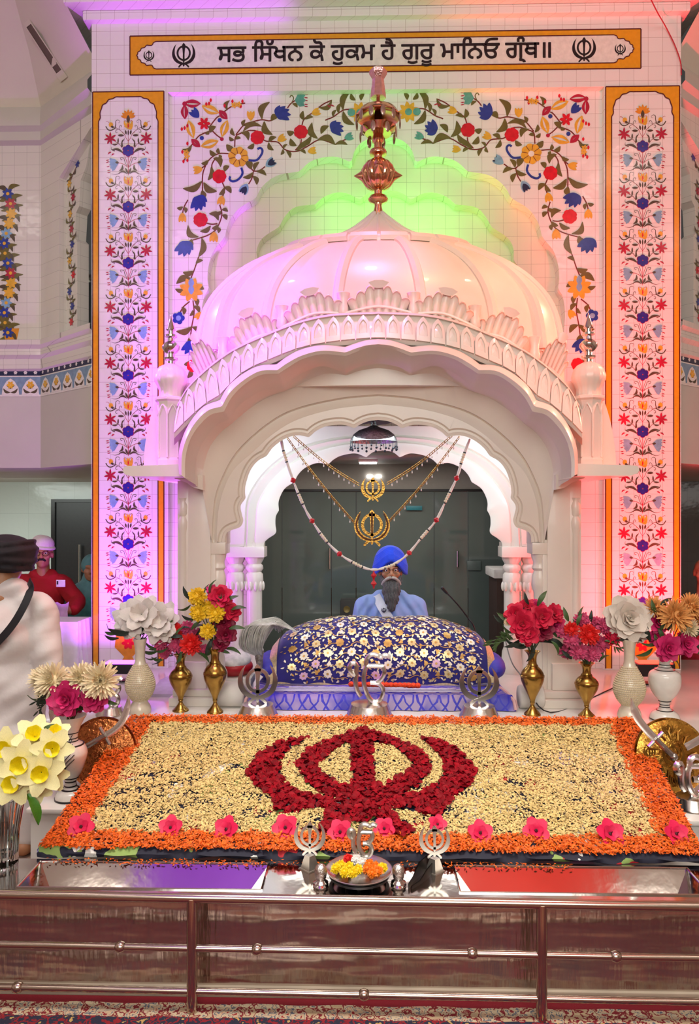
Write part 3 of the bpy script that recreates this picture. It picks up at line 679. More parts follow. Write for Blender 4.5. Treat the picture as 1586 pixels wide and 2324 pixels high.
# -- side ledges, wing roofs, corner turrets
def mirx(v): return Vector((2 * pcx(v.y) - v.x, v.y, v.z))
def pcx(Y): return P(AX, 1000, Y).x if False else pc0.x
for s, nm in ((1, 0), (-1, 1)):
    m_ = (lambda v: v) if s > 0 else mirx
    zl1, zl0 = P(300, 1060, 4.3).z, P(300, 1083, 4.3).z; x_out = P(291, 1070, 4.3).x; x_in = P(425, 1070, 4.3).x
    b = MB(); prof = [(x_in, zl0), (x_out + .05, zl0), (x_out + .012, zl0 + .012), (x_out, zl0 + .03), (x_out + .006, zl1 - .005), (x_out + .03, zl1), (x_in, zl1 + .01)]
    b.loft([[m_(Vector((x, y, z))) for x, z in prof] for y in (4.20, 5.36)]); 
    for y in (4.20, 5.36): b.add([m_(Vector((x, y, z))) for x, z in prof], [tuple(range(len(prof)))])
    b.build('side_ledge', WHITE, canopy, smooth=40)
    # corbel under the ledge
    pf = [(460, 1112), (440, 1107), (424, 1096), (406, 1089), (396, 1086), (396, 1078), (460, 1078)]
    b = MB(); pl = [m_(P(x, y, 4.40)) for x, y in pf]; pr = [Vector((v.x, 5.34, v.z)) for v in pl]; b.loft([pl, pr], closed=True); b.add(pl, [tuple(range(len(pl)))]); b.build('corbel', WHITE, canopy, smooth=40)
    # wing roof: the curved side eave seen end-on
    wf = [(326, 1062), (327, 1030), (333, 985), (342, 945), (354, 910), (370, 884), (395, 872), (450, 868), (450, 1062)]
    b = MB(); fr = spline(wf[:7], 20); fr = [(p.x, p.y) for p in fr] + wf[7:]
    ra = [m_(P(x, y, 4.50)) for x, y in fr]; rb = [Vector((v.x, 5.36, v.z)) for v in ra]; b.loft([ra, rb], closed=True); b.add(ra, [tuple(range(len(ra)))]); b.add(rb, [tuple(reversed(range(len(rb))))]); b.build('wing_roof', WHITE, canopy, smooth=40)
    # turret
    tY = 4.40; tx = 388; sc = tY / FPX; q = m_(P(tx, 1060, tY)); z0 = q.z
    Z = lambda py: P(tx, py, tY).z - z0
    b = MB(); b.lathe([(33 * sc, 0), (33 * sc, Z(1046)), (30 * sc, Z(1040)), (30 * sc, Z(920)), (32 * sc, Z(914)), (37 * sc, Z(910)), (37 * sc, Z(905)), (30 * sc, Z(902))], q, 8); tur = b.build('turret', WHITE, canopy, smooth=20)
    b = MB()
    for k in range(8):
        a = 2 * PI * k / 8; r = 30.5 * sc; c = q + Vector((r * math.cos(a), r * math.sin(a), 0))
        b.tube([c + Vector((0, 0, Z(1040))), c + Vector((0, 0, Z(935)))], .007, 6)
        a2 = 2 * PI * (k + 1) / 8; c2 = q + Vector((r * math.cos(a2), r * math.sin(a2), 0)); md = (c + c2) / 2
        b.tube(spline3([c + Vector((0, 0, Z(945))), c.lerp(c2, .25) + Vector((0, 0, Z(930))), md + Vector((0, 0, Z(922))), c.lerp(c2, .75) + Vector((0, 0, Z(930))), c2 + Vector((0, 0, Z(945)))], 8), .007, 6)
    b.build('arcade_relief', WHITE, tur, smooth=40)
    b = MB(); b.lathe([(27 * sc, Z(902)), (27 * sc, Z(888)), (31 * sc, Z(878)), (37 * sc, Z(868)), (38 * sc, Z(858)), (34 * sc, Z(844)), (26 * sc, Z(834)), (14 * sc, Z(828)), (10 * sc, Z(826))], q, 48, lobes=16, amp=.10); b.build('turret_dome', WHITE, tur, smooth=50)
    b = MB(); b.lathe([(9 * sc, Z(830)), (9 * sc, Z(820)), (15 * sc, Z(817)), (16 * sc, Z(813)), (8 * sc, Z(811)), (8 * sc, Z(804)), (14 * sc, Z(800)), (20 * sc, Z(792)), (20 * sc, Z(786)), (14 * sc, Z(779)), (8 * sc, Z(775)), (7 * sc, Z(768)), (14 * sc, Z(765)), (14 * sc, Z(761)), (7 * sc, Z(758)), (7 * sc, Z(752)), (11 * sc, Z(749)), (9 * sc, Z(742)), (4 * sc, Z(728)), (.5 * sc, Z(716))], q, 24); b.build('turret_finial', SILVER, tur, smooth=40)
# -- piers of the front arch
zb = PLAT
def pier(s):
    m_ = (lambda v: v) if s > 0 else mirx
    Zf = lambda py: P(AX, py, YF).z
    X = lambda px: P(px, 1300, YF).x
    b = MB()
    def bx(px0, px1, y0, y1, z0, z1, bev=.004): b.box(m_(Vector((X(px0), y0, z0))), m_(Vector((X(px1), y1, z1))), bev=bev)
    bx(427, 478, YF, YF + .16, zb, Zf(1095)); bx(402, 430, YF + .004, YF + .2, zb, Zf(1090)); bx(474, 511, YF + .004, YF + .16, Zf(1258), Zf(1231))
    bx(476, 488, YF + .01, YF + .16, zb, Zf(1225)); bx(486, 512, YF + .03, YF + .16, Zf(1235), Zf(1205), .002)
    pr = b.build('pier', WHITE, canopy, smooth=30)
    b = MB(); q = m_(Vector((X(490), YF + .06, zb))); sc = YF / FPX
    Zl = lambda py: Zf(py) - zb
    b.lathe([(26 * sc, 0), (26 * sc, Zl(1580)), (22 * sc, Zl(1572)), (22 * sc, Zl(1530)), (16 * sc, Zl(1518)), (17 * sc, Zl(1500)), (14 * sc, Zl(1490)), (14 * sc, Zl(1345)), (19 * sc, Zl(1330)), (18 * sc, Zl(1310)), (14 * sc, Zl(1296)), (18 * sc, Zl(1290)), (16 * sc, Zl(1283)), (15 * sc, Zl(1276)), (19 * sc, Zl(1266)), (20 * sc, Zl(1257))], q, 12); b.build('colonnette', WHITE, canopy, smooth=40)
    b = MB(); q = m_(Vector((X(414), YF + .02, zb)))
    b.lathe([(15 * sc, 0), (15 * sc, Zl(1560)), (11 * sc, Zl(1550)), (10 * sc, Zl(1210)), (12 * sc, Zl(1198)), (13 * sc, Zl(1185)), (9 * sc, Zl(1172)), (12 * sc, Zl(1166)), (12 * sc, Zl(1158)), (13 * sc, Zl(1148)), (9 * sc, Zl(1138)), (11 * sc, Zl(1130))], q, 10); b.build('corner_shaft', WHITE, canopy, smooth=40)
    b = MB(); bx = lambda px0, px1, y0, y1, z0, z1, bev=.006: b.box(m_(Vector((X(px0), y0, z0))), m_(Vector((X(px1), y1, z1))), bev=bev)
    bx(392, 520, YF - .10, YF + .24, zb, zb + .05); bx(397, 514, YF - .06, YF + .22, zb + .05, zb + .09); bx(400, 470, YF - .035, YF + .2, zb + .09, zb + .25); b.build('pedestal', WHITE, canopy, smooth=30)
pier(1); pier(-1)
# -- inside of the canopy: ceiling, side walls' tops, rear arch with twin columns
YR = 5.34
RL = [(598, 1243), (600, 1231), (609, 1222, 'c'), (626, 1209), (625, 1190), (626, 1172), (633, 1158, 'c'), (632, 1140), (638, 1122), (648, 1107), (668, 1094, 'c'), (676, 1078), (692, 1062), (719, 1051), (745, 1054, 'c'), (757, 1043), (775, 1034), (806, 1029), (831, 1038, 'c'), (847, 1026), (869, 1022)]
RX = 869
def rear_world(half, Y): return [P(p[0], p[1], Y) for p in mirror(half, RX)]
ri = spline(RL, NL // 2)
def offr(d):
    o = []
    for i, p in enumerate(ri):
        a, b = ri[max(i - 2, 0)], ri[min(i + 2, len(ri) - 1)]; t = (b - a).normalized(); o.append(p + Vector((t.y, -t.x)) * d)
    for _ in range(2): o = [o[0]] + [(o[i - 1] + o[i] * 2 + o[i + 1]) / 4 for i in range(1, len(o) - 1)] + [Vector((RX, o[-1].y))]
    return o
RA = [(556, 1243), (558, 1200), (560, 1150), (572, 1115), (600, 1075), (640, 1040), (690, 1014), (750, 998), (810, 991), (869, 988)]
RB = [(576, 1243), (578, 1200), (582, 1150), (596, 1118), (620, 1086), (655, 1054), (700, 1030), (755, 1012), (812, 1004), (869, 1002)]
RO = [(512, 1243), (512, 1150), (512, 1050), (512, 975), (560, 972), (640, 970), (720, 968), (800, 967), (869, 967)]
sp_ = lambda L: spline(L, NL // 2)
rows = [rear_world(sp_(RO), YR), rear_world([p + Vector((-3, -3)) for p in sp_(RA)], YR), rear_world(sp_(RA), YR + .015), rear_world([p + Vector((4, 3)) for p in sp_(RA)], YR - .004), rear_world([p + Vector((-4, -3)) for p in sp_(RB)], YR + .012), rear_world(sp_(RB), YR + .02), rear_world([p + Vector((3, 2)) for p in sp_(RB)], YR + .004), rear_world(offr(3), YR + .004), rear_world(ri, YR + .01), rear_world(ri, YR + .15), rear_world(sp_(RO), YR + .15)]
mb = MB(); mb.loft(rows); mb.build('rear_arch', WHITE, canopy, smooth=40)
scr = YR / FPX; Zr = lambda py: P(RX, py, YR).z
for s in (1, -1):
    for cxp in ((535, 577) if s > 0 else (1203, 1161)):
        q = P(cxp, 1600, YR + .07); q = Vector((q.x, q.y, zb)); Zl = lambda py: Zr(py) - zb
        b = MB(); b.lathe([(30 * scr, 0), (30 * scr, Zl(1512)), (24 * scr, Zl(1505)), (22 * scr, Zl(1480)), (18 * scr, Zl(1470)), (18 * scr, Zl(1340)), (21 * scr, Zl(1322)), (20 * scr, Zl(1305)), (16 * scr, Zl(1300)), (21 * scr, Zl(1292)), (20 * scr, Zl(1285)), (16 * scr, Zl(1281)), (22 * scr, Zl(1270)), (23 * scr, Zl(1262))], q, 32, lobes=12, amp=.07); col = b.build('column', WHITE, canopy, smooth=40)
        b = MB()
        for k in range(10):
            a = 2 * PI * k / 10; b.ball(q + Vector((20 * scr * math.cos(a), 20 * scr * math.sin(a), Zl(1332))), (.014, .014, .035), 8, 6)
        b.build('capital_leaves', WHITE, col, smooth=50)
    x0, x1 = (512, 600) if s > 0 else (1138, 1226)
    a, c = P(x0, 1265, YR), P(x1, 1241, YR)
    b = MB(); b.box((a.x, YR - .01, a.z), (c.x, YR + .15, c.z), bev=.004); b.box((a.x + .01, YR + .01, c.z), (c.x - .015, YR + .15, c.z + .03)); b.build('capital_block', WHITE, canopy, smooth=30)
# ceiling and haunches inside
zc = P(RX, 960, YR).z + .02
hw = abs(P(402, 1000, YF).x - pc0.x)
mb = MB(); mb.box((pc0.x - hw, YF + .02, P(AX, 935, YF).z + .06), (pc0.x + hw, YR + .15, P(AX, 935, YF).z + .12)); mb.build('inner_ceiling', WHITE, canopy)
for s in (1, -1):      # spandrels over the open sides
    m_ = (lambda v: v) if s > 0 else mirx
    a, c = m_(Vector((P(404, 1000, YF).x, YF + .1, P(AX, 1110, YF).z))), m_(Vector((P(470, 1000, YF).x, YR + .1, P(AX, 935, YF).z + .1)))
    b = MB(); b.box(a, c); b.build('side_spandrel', WHITE, canopy)
# dark cloth stretched under the ceiling, chandelier-like silver parasol
zt_ = P(848, 964, 5.15).z
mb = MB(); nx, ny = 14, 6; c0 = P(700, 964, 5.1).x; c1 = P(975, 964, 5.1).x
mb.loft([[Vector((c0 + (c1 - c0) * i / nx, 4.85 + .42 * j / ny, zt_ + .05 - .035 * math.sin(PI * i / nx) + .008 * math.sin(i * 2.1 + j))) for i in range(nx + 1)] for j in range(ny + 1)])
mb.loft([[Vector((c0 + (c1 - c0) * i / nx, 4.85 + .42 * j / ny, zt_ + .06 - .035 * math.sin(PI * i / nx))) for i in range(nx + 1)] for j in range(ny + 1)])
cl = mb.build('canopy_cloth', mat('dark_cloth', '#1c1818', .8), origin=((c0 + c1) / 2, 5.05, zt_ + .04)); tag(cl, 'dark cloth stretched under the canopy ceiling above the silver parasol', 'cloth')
# main finial
YK = YD; q = P(AX, 486, YK); sk = YK / FPX; Zk = lambda py: P(AX, py, YK).z - q.z
fin = thing('dome_finial', q, 'tall rose-copper finial with lobed bulb and hanging leaf drops on the dome', 'finial')
b = MB(); b.lathe([(9 * sk, Zk(490)), (10 * sk, Zk(478)), (8 * sk, Zk(468)), (9 * sk, Zk(462)), (20 * sk, Zk(458)), (23 * sk, Zk(453)), (20 * sk, Zk(447)), (9 * sk, Zk(442)), (9 * sk, Zk(432)), (16 * sk, Zk(430))], q, 32); b.build('base_stem', COPPER, fin, smooth=40)
b = MB(); b.lathe([(14 * sk, Zk(432)), (28 * sk, Zk(424)), (38 * sk, Zk(410)), (41 * sk, Zk(397)), (38 * sk, Zk(384)), (28 * sk, Zk(371)), (14 * sk, Zk(362)), (9 * sk, Zk(359))], q, 96, lobes=12, amp=.10)
for k in range(4):
    a = PI / 2 * k; c = q + Vector((0, 0, Zk(399))); d = Vector((math.cos(a), math.sin(a), 0)); b.tube([c + d * 36 * sk, c + d * 44 * sk, c + d * 55 * sk], [13 * sk, 7 * sk, .6 * sk], 10)
b.build('lobed_bulb', COPPER, fin, smooth=40)
b = MB(); b.lathe([(9 * sk, Zk(362)), (9 * sk, Zk(354)), (19 * sk, Zk(351)), (20 * sk, Zk(346)), (18 * sk, Zk(342)), (9 * sk, Zk(338)), (9 * sk, Zk(326)), (14 * sk, Zk(322)), (13 * sk, Zk(312)), (9 * sk, Zk(300)), (8 * sk, Zk(255)), (4 * sk, Zk(240)), (4 * sk, Zk(222))], q, 28); b.build('shaft', COPPER, fin, smooth=40)
b = MB(); b.lathe([(5 * sk, Zk(241)), (26 * sk, Zk(244)), (42 * sk, Zk(252)), (51 * sk, Zk(266)), (49 * sk, Zk(268)), (40 * sk, Zk(257)), (6 * sk, Zk(249))], q, 40, caps=False); b.lathe([(10 * sk, Zk(306)), (30 * sk, Zk(304)), (41 * sk, Zk(292)), (39 * sk, Zk(291)), (29 * sk, Zk(301)), (9 * sk, Zk(303))], q, 40, caps=False); b.tube([q + Vector((0, 0, Zk(306))), q + Vector((0, 0, Zk(245)))], 8 * sk, 12); umb = b.build('parasol', COPPER, fin, smooth=40)
dropm = MB(); dropm.ball((0, 0, -.035), (.017, .005, .036), 10, 8); dropm.tube([(0, 0, 0), (0, 0, -.01)], .003, 6); d0 = dropm.build('drop', mat('drop_bronze', '#b39a8c', .2, .7)); dm = d0.data
bpy.data.objects.remove(d0)
for k in range(12):
    a = 2 * PI * k / 12 + .2; part('leaf_drop', dm, umb, q + Vector((51 * sk * math.cos(a), 51 * sk * math.sin(a), Zk(264))), (0, 0, a + PI / 2))
for k in range(8):
    a = 2 * PI * k / 8 + .5; part('leaf_drop', dm, umb, q + Vector((42 * sk * math.cos(a), 42 * sk * math.sin(a), Zk(294))), (0, 0, a + PI / 2))
b = MB(); b.lathe([(18 * sk, Zk(223)), (17 * sk, Zk(212)), (14 * sk, Zk(190)), (13 * sk, Zk(180)), (20 * sk, Zk(169)), (21 * sk, Zk(162)), (1 * sk, Zk(148))], q, 6); b.build('faceted_tip', mat('foil_rose', '#e3b9b6', .16, .95, var=.15, scale=40, bump=.3), fin, smooth=0)
# hanging silver parasol over the book
YP_ = 4.98; q = P(848, 1000, YP_); sp2 = YP_ / FPX; Zp = lambda py: P(848, py, YP_).z - q.z
par = thing('hanging_parasol', q, 'embossed silver parasol with a fringe of dark drops hanging inside the canopy', 'parasol')
b = MB(); b.lathe([(2 * sp2, Zp(955)), (6 * sp2, Zp(958)), (7 * sp2, Zp(966)), (14 * sp2, Zp(970)), (34 * sp2, Zp(977)), (46 * sp2, Zp(986)), (52 * sp2, Zp(996)), (54 * sp2, Zp(1003)), (52 * sp2, Zp(1003)), (44 * sp2, Zp(990)), (5 * sp2, Zp(974))], q, 40, caps=False); b.tube([q + Vector((0, 0, Zp(960))), q + Vector((0, 0, Zp(925)))], .006, 8)
b.build('dome_cover', mat('aged_silver', '#8d918e', .3, .9, var=.35, scale=60, bump=.6, bscale=90), par, smooth=40)
b = MB()
for k in range(30):
    a = 2 * PI * k / 30; c = q + Vector((53 * sp2 * math.cos(a), 53 * sp2 * math.sin(a), Zp(1003))); l = .05 if k % 2 else .034
    b.tube([c, c - Vector((0, 0, l))], .0013, 5); b.ball(c - Vector((0, 0, l)), .0085 if k % 2 else .007, 8, 6)
b.build('drop_fringe', mat('dark_drops', '#20242a', .3, .4), par, smooth=50)
# ================================================================ painted tiles: pillar panels, banner, spandrel vine
def arc_pts(pts, n): return [(p.x, p.y) for p in spline(pts, n)]
def khanda_loops(fat=1.0):
    """double-edged blade, ring and two crossed swords, in a box about 2 wide and 2 high"""
    bl = [(0, 1.0), (.11, .88), (.17, .74), (.11, .5), (.075, .1), (.075, -.40), (.12, -.46), (.05, -.52), (.05, -.74), (.085, -.82), (0, -.92)]
    blade = bl + [(-x, y) for x, y in reversed(bl[1:-1])]
    ring_o = [(.60 * math.cos(a), .17 + .62 * math.sin(a)) for a in [2 * PI * i / 48 for i in range(48)]]
    ro = .44 if fat <= 1 else .40
    ring_i = [(ro * math.cos(a), .17 + (ro + .03) * math.sin(a)) for a in [2 * PI * i / 48 for i in range(48)]]
    so = [(-.60, .92), (-.84, .64), (-.98, .22), (-.94, -.16), (-.74, -.48), (-.42, -.68), (0, -.74), (.18, -.80), (.33, -.94)]
    si = [(-.60, .92), (-.72, .64), (-.76, .30), (-.72, .0), (-.58, -.26), (-.36, -.46), (-.02, -.60), (.24, -.68), (.42, -.84)]
    o, i = arc_pts(so, 30), arc_pts(si, 30)
    sw = o + [(p[0], p[1]) for p in reversed(i[1:])]
    kn = [(.40 + .07 * math.cos(a), -.92 + .07 * math.sin(a)) for a in [2 * PI * k / 10 for k in range(10)]]
    m = lambda l: [(-x, y) for x, y in reversed(l)]
    return [[blade], [ring_o, ring_i], [sw], [m(sw)], [kn], [m(kn)]]
def khanda_flat(D, cx, cy, sx, sy, col):
    for k, lp in enumerate(khanda_loops()):
        flat = [p for l in lp for p in l]
        for t in tessellate_polygon([[Vector((p[0], p[1], 0)) for p in l] for l in lp]):
            D.poly([(cx + flat[i][0] * sx, cy + flat[i][1] * sy) for i in t], col)
def khanda_solid(mb, fn, d0, d1, mi=0):
    for k, lp in enumerate(khanda_loops()):
        e = (0, 0, .0, .12, .05, .15)[k] * (d1 - d0)
        mb.prism(lp, fn, d0 - e, d1 + e, mi)
# -- one repeat of the pillar panel, in the units of a 7.75x enlargement (x from the axis, y downwards), 985 units high
def motif(D, ox, oy, k, fx=1):
    def T(p): return (ox + p[0] * k * 1.0, oy - p[1] * k)
    for s in (-1, 1):
        Q = lambda *pts: [T((s * x, y)) for x, y in pts]
        D.at(0)
        D.stem(Q((0, 720), (0, 600), (0, 500)), 7 * k, 'crim'); D.stem(Q((0, 700), (-40 * -1, 640), (70, 570), (110, 540)), 7 * k, 'crim'); D.stem(Q((60, 585), (110, 530), (180, 478), (225, 455)), 7 * k, 'stem')
        D.stem(Q((165, 490), (160, 440), (135, 415), (118, 430), (130, 448)), 8 * k, 'dkleaf'); D.stem(Q((190, 490), (215, 500), (228, 525), (210, 548), (196, 535)), 8 * k, 'dkleaf')
        D.stem(Q((240, 470), (225, 400), (222, 340), (185, 320), (150, 345), (165, 375), (182, 360)), 17 * k, 'dkleaf', taper=True)
        D.stem(Q((225, 458), (300, 500), (360, 490), (402, 430)), 17 * k, 'dkleaf')
        D.stem(Q((115, 815), (150, 760), (190, 730), (260, 680)), 8 * k, 'stem')
        D.at(1).leaf(*Q((78, 595), (185, 592)), 42 * k, 0, 'dkleaf'); D.leaf(*Q((36, 580), (52, 500)), 34 * k, 0, 'dkleaf')
        D.stem(Q((112, 800), (115, 730), (95, 690), (70, 660), (72, 640)), 30 * k, 'dkleaf', taper=True); D.stem(Q((112, 790), (110, 700), (85, 665)), 36 * k, 'dkleaf', taper=True)
        D.leaf(*Q((183, 740), (178, 640)), 28 * k, 0, 'dkleaf'); D.leaf(*Q((185, 742), (290, 752)), 28 * k, -.1 * s, 'dkleaf')
        D.leaf(*Q((90, 910), (290, 840)), 44 * k, .15 * s, 'dkleaf'); D.stem(Q((240, 868), (290, 850), (305, 820), (295, 792)), 18 * k, 'dkleaf', taper=True)
        # red star flower
        D.at(2); c = T((s * 320, 645))
        for a in (90, 38, -12, -62, 205, 150, 258): D.leaf(c, (c[0] + math.cos(math.radians(a if s > 0 else 180 - a)) * 112 * k, c[1] + math.sin(math.radians(a if s > 0 else 180 - a)) * 112 * k), 38 * k, 0, 'crim')
        # small yellow bud
        D.disc(T((s * 308, 405)), 40 * k, 'yel', 8, 46 * k); D.leaf(*Q((255, 455), (310, 430)), 40 * k, 0, 'dkleaf'); D.at(0).stem(Q((330, 375), (370, 345), (392, 350)), 6 * k, 'crim')
        # stamens beside the indigo flower
        for a, b in (((245, 918), (300, 950)), ((300, 888), (365, 930))): D.at(1).leaf(*Q(a, b), 24 * k, .15 * s, 'crim')
        # pale blue hanging flower
        D.at(0).stem(Q((0, 1165), (60, 1120), (120, 1090), (180, 1080)), 8 * k, 'crim'); D.stem(Q((20, 1150), (60, 1060), (80, 1000), (140, 990), (125, 1030), (108, 1015)), 8 * k, 'dkleaf'); D.stem(Q((0, 1165), (30, 1050), (62, 970)), 8 * k, 'crim')
        D.at(2).poly(Q((180, 1062), (240, 1010), (320, 995), (340, 1010), (318, 1040), (342, 1060), (318, 1085), (340, 1110), (312, 1135), (322, 1165), (296, 1190), (285, 1225), (240, 1200), (205, 1140), (180, 1100)), 'sky')
        D.at(3).leaf(*Q((165, 1082), (230, 1070)), 40 * k, 0, 'dkleaf')
        for y0, y1 in ((1020, 1030), (1050, 1070), (1130, 1148), (1205, 1212), (1240, 1250)): D.at(1).leaf(*Q((345 - (y0 - 1020) * .12, y0), (402 - (y0 - 1020) * .12, y1)), 16 * k, .1, 'crim')
        D.leaf(*Q((105, 1115), (165, 1225)), 40 * k, -.25 * s, 'dkleaf')
        D.leaf(*Q((20, 1280), (170, 1262)), 34 * k, .25 * s, 'dkleaf'); D.stem(Q((150, 1262), (230, 1285), (310, 1270)), 12 * k, 'dkleaf', taper=True)
        D.leaf(*Q((5, 1275), (52, 1170)), 36 * k, 0, 'dkleaf')
        # iris-like yellow flower, half
        D.at(2); D.leaf(*Q((0, 480), (75, 440)), 40 * k, -.2, 'yel'); D.leaf(*Q((0, 470), (80, 390)), 40 * k, -.2, 'yel'); D.leaf(*Q((0, 440), (70, 340)), 44 * k, -.2 * s, 'yel'); D.leaf(*Q((0, 460), (20, 335)), 40 * k, 0, 'yel')
        D.at(1).stem(Q((30, 345), (62, 335), (80, 360)), 8 * k, 'crim')
    D.at(1).leaf(T((0, 600)), T((0, 495)), 24 * k, 0, 'dkleaf'); D.at(3).leaf(T((0, 470)), T((0, 380)), 22 * k, 0, 'red')
    D.at(0).stem([T((0, 1170)), T((0, 1000)), T((0, 950))], 8 * k, 'crim'); D.stem([T((0, 760)), T((0, 690))], 8 * k, 'crim'); D.stem([T((0, 1300)), T((0, 1160))], 10 * k, 'crim')
    c = T((0, 868)); D.at(2)
    for i in range(6): a = PI / 2 + i * PI / 3; D.disc((c[0] + 66 * k * math.cos(a), c[1] + 62 * k * math.sin(a)), 47 * k, 'crim', 12)
    D.at(3)
    for i in range(6): a = PI / 2 + i * PI / 3; D.disc((c[0] + 60 * k * math.cos(a), c[1] + 58 * k * math.sin(a)), 43 * k, 'pur', 12)
    D.disc(c, 50 * k, 'pur'); D.at(4).disc(c, 24 * k, 'blue', 8); D.at(5).disc(c, 11 * k, 'crim', 8)
def wallfn(Y): return lambda u, v, l: Vector((u, Y - EPS * (l + 1), v))
PM = YW / FPX                                          # metres per pixel on the wall
def pillar_panel(pxl, pxr, ytop, name):
    D = Draw2D(); u0, u1 = P(pxl, 800, YW).x, P(pxr, 800, YW).x; zt = P((pxl + pxr) / 2, ytop, YW).z; zb_ = PLAT + .01; c = (u0 + u1) / 2
    w_ = 13.5 * PM; hw = (u1 - u0) / 2
    # amber frame with a cusped inner head, drawn as quads along its outline
    cus = [(-1, 78), (-1, 64), (-.97, 60), (-.94, 55, 'c'), (-.95, 44), (-.90, 34, 'c'), (-.86, 26), (-.74, 22, 'c'), (-.66, 14), (-.52, 12, 'c'), (-.42, 8), (-.30, 8, 'c'), (0, 8)]
    iw = hw - w_
    half = spline([(p[0] * iw / PM,) + (p[1],) + tuple(p[2:]) for p in cus], 60)
    left = [(c + p.x * PM, zt - (p.y + 4) * PM) for p in half]
    full = left + [(2 * c - x, z) for x, z in reversed(left[:-1])]
    full = [(u0 + w_, zb_)] + full + [(u1 - w_, zb_)]
    def outer(p):
        x, z = p
        if z < zt - 60 * PM: return (u0 if x < c else u1, z)
        return (min(max(u0 + (x - u0 - w_) * (u1 - u0) / (u1 - u0 - 2 * w_), u0), u1), zt)
    D.at(0)
    n = len(full)
    D.poly([(u0, zb_), (u0 + w_, zb_), (u0 + w_, zt - 82 * PM), (u0, zt - 82 * PM)], 'border'); D.poly([(u1 - w_, zb_), (u1, zb_), (u1, zt - 82 * PM), (u1 - w_, zt - 82 * PM)], 'border')
    hl = left
    for i in range(len(hl) - 1):
        (xa, za), (xb, zb2) = hl[i], hl[i + 1]
        for m in (lambda x: x, lambda x: 2 * c - x):
            # quads out to the side for the shoulder, up to the top edge for the rest
            D.poly([(m(xa), za), (m(xb), zb2), (m(xb), zt), (m(xa), zt)], 'border')
    for m in (lambda x: x, lambda x: 2 * c - x): D.poly([(m(u0), zt - 82 * PM), (m(u0 + w_), zt - 82 * PM), (m(u0 + w_), zt), (m(u0), zt)], 'border')
    D.at(1)
    for a, b in (((u0, zb_), (u0, zt)), ((u0, zt), (u1, zt)), ((u1, zt), (u1, zb_))): D.stem([a, b], 2.6 * PM, 'line')
    D.stem([(u0 + w_, zb_), (u0 + w_, zt - 80 * PM)], 2.4 * PM, 'line'); D.stem([(u1 - w_, zb_), (u1 - w_, zt - 80 * PM)], 2.4 * PM, 'line')
    for i in range(len(full) - 2):
        if i > 0: D.stem([full[i], full[i + 1]], 2.6 * PM, 'line')
    # top flower
    k = PM / 7.747
    t0 = zt - (232 - 208 + 30) * PM
    D.at(2)
    for a in (90, 60, 120, 35, 145, 12, 168): D.leaf((c, t0 - 6 * PM), (c + math.cos(math.radians(a)) * 17 * PM, t0 - 6 * PM + math.sin(math.radians(a)) * 19 * PM), 7 * PM, 0, 'gold')
    D.leaf((c, t0 - 18 * PM), (c, t0), 8 * PM, 0, 'dkleaf')
    zrow = zt - 64 * PM + 315 * k      # row origin so that y=315 of the motif is 64 px under the top
    for r in range(9): motif(D, c, zrow - r * .4152, k)
    # pot at the foot
    zp = PLAT + .03
    D.at(3).poly([(c - .06, zp), (c + .06, zp), (c + .03, zp + .05), (c + .10, zp + .12), (c + .09, zp + .22), (c - .09, zp + .22), (c - .10, zp + .12), (c - .03, zp + .05)], 'gold'); D.at(4).petals((c, zp + .15), .05, 6, 'red', .6)
    D.build(name, wallfn(YW), C6, wall)
pillar_panel(210.5, 372, 208, 'painted_panel'); pillar_panel(1374, 1542, 196, 'painted_panel')
# -- banner with the line of script
D = Draw2D()
b0, b1 = P(295, 120, YW).x, P(1454, 120, YW).x; bt, bb = P(876, 74, YW).z, P(876, 163, YW).z; bc = (b0 + b1) / 2
D.at(0).poly([(b0, bb), (b1, bb), (b1, bt), (b0, bt)], 'border')
it, ib, zc_ = bt - 13 * PM, bb + 13 * PM, (bt + bb) / 2
hh = (it - ib) / 2
cusl = [(60, 1), (54, .92, 'c'), (50, .72), (38, .74, 'c'), (34, .58), (26, .52, 'c'), (24, .34), (18, .25, 'c'), (18, .1), (15, 0)]
half = spline([(b0 / PM + p[0], p[1] * hh / PM) + tuple(p[2:]) for p in cusl], 40)
top = [(p.x * PM, zc_ + p.y * PM) for p in half]; lf = top + [(x, 2 * zc_ - z) for x, z in reversed(top[:-1])]
inner = lf + [(2 * bc - x, z) for x, z in reversed(lf)]
D.at(1)
for i in range(len(top) - 1):
    (xa, za), (xb, zb2) = top[i], top[i + 1]
    for m in (lambda x: x, lambda x: 2 * bc - x): D.poly([(m(xa), za), (m(xb), zb2), (m(xb), 2 * zc_ - zb2), (m(xa), 2 * zc_ - za)], 'white')
D.poly([(b0 + 60 * PM, ib), (b1 - 60 * PM, ib), (b1 - 60 * PM, it), (b0 + 60 * PM, it)], 'white')
D.at(2)
for i in range(len(inner)): D.stem([inner[i], inner[(i + 1) % len(inner)]], 2.4 * PM, 'line')
fr = [(b0, bb), (b1, bb), (b1, bt), (b0, bt)]
for i in range(4): D.stem([fr[i], fr[(i + 1) % 4]], 2.6 * PM, 'line')
for px, r in ((417, 28), (1325, 28), (338, 13), (1407, 13)): khanda_flat(D, P(px, 119, YW).x, zc_ - (1 if r > 20 else 2) * PM, r * .97 * PM, r * 1.02 * PM, 'black')
banner = D.build('inscription_banner', wallfn(YW), C6, wall)
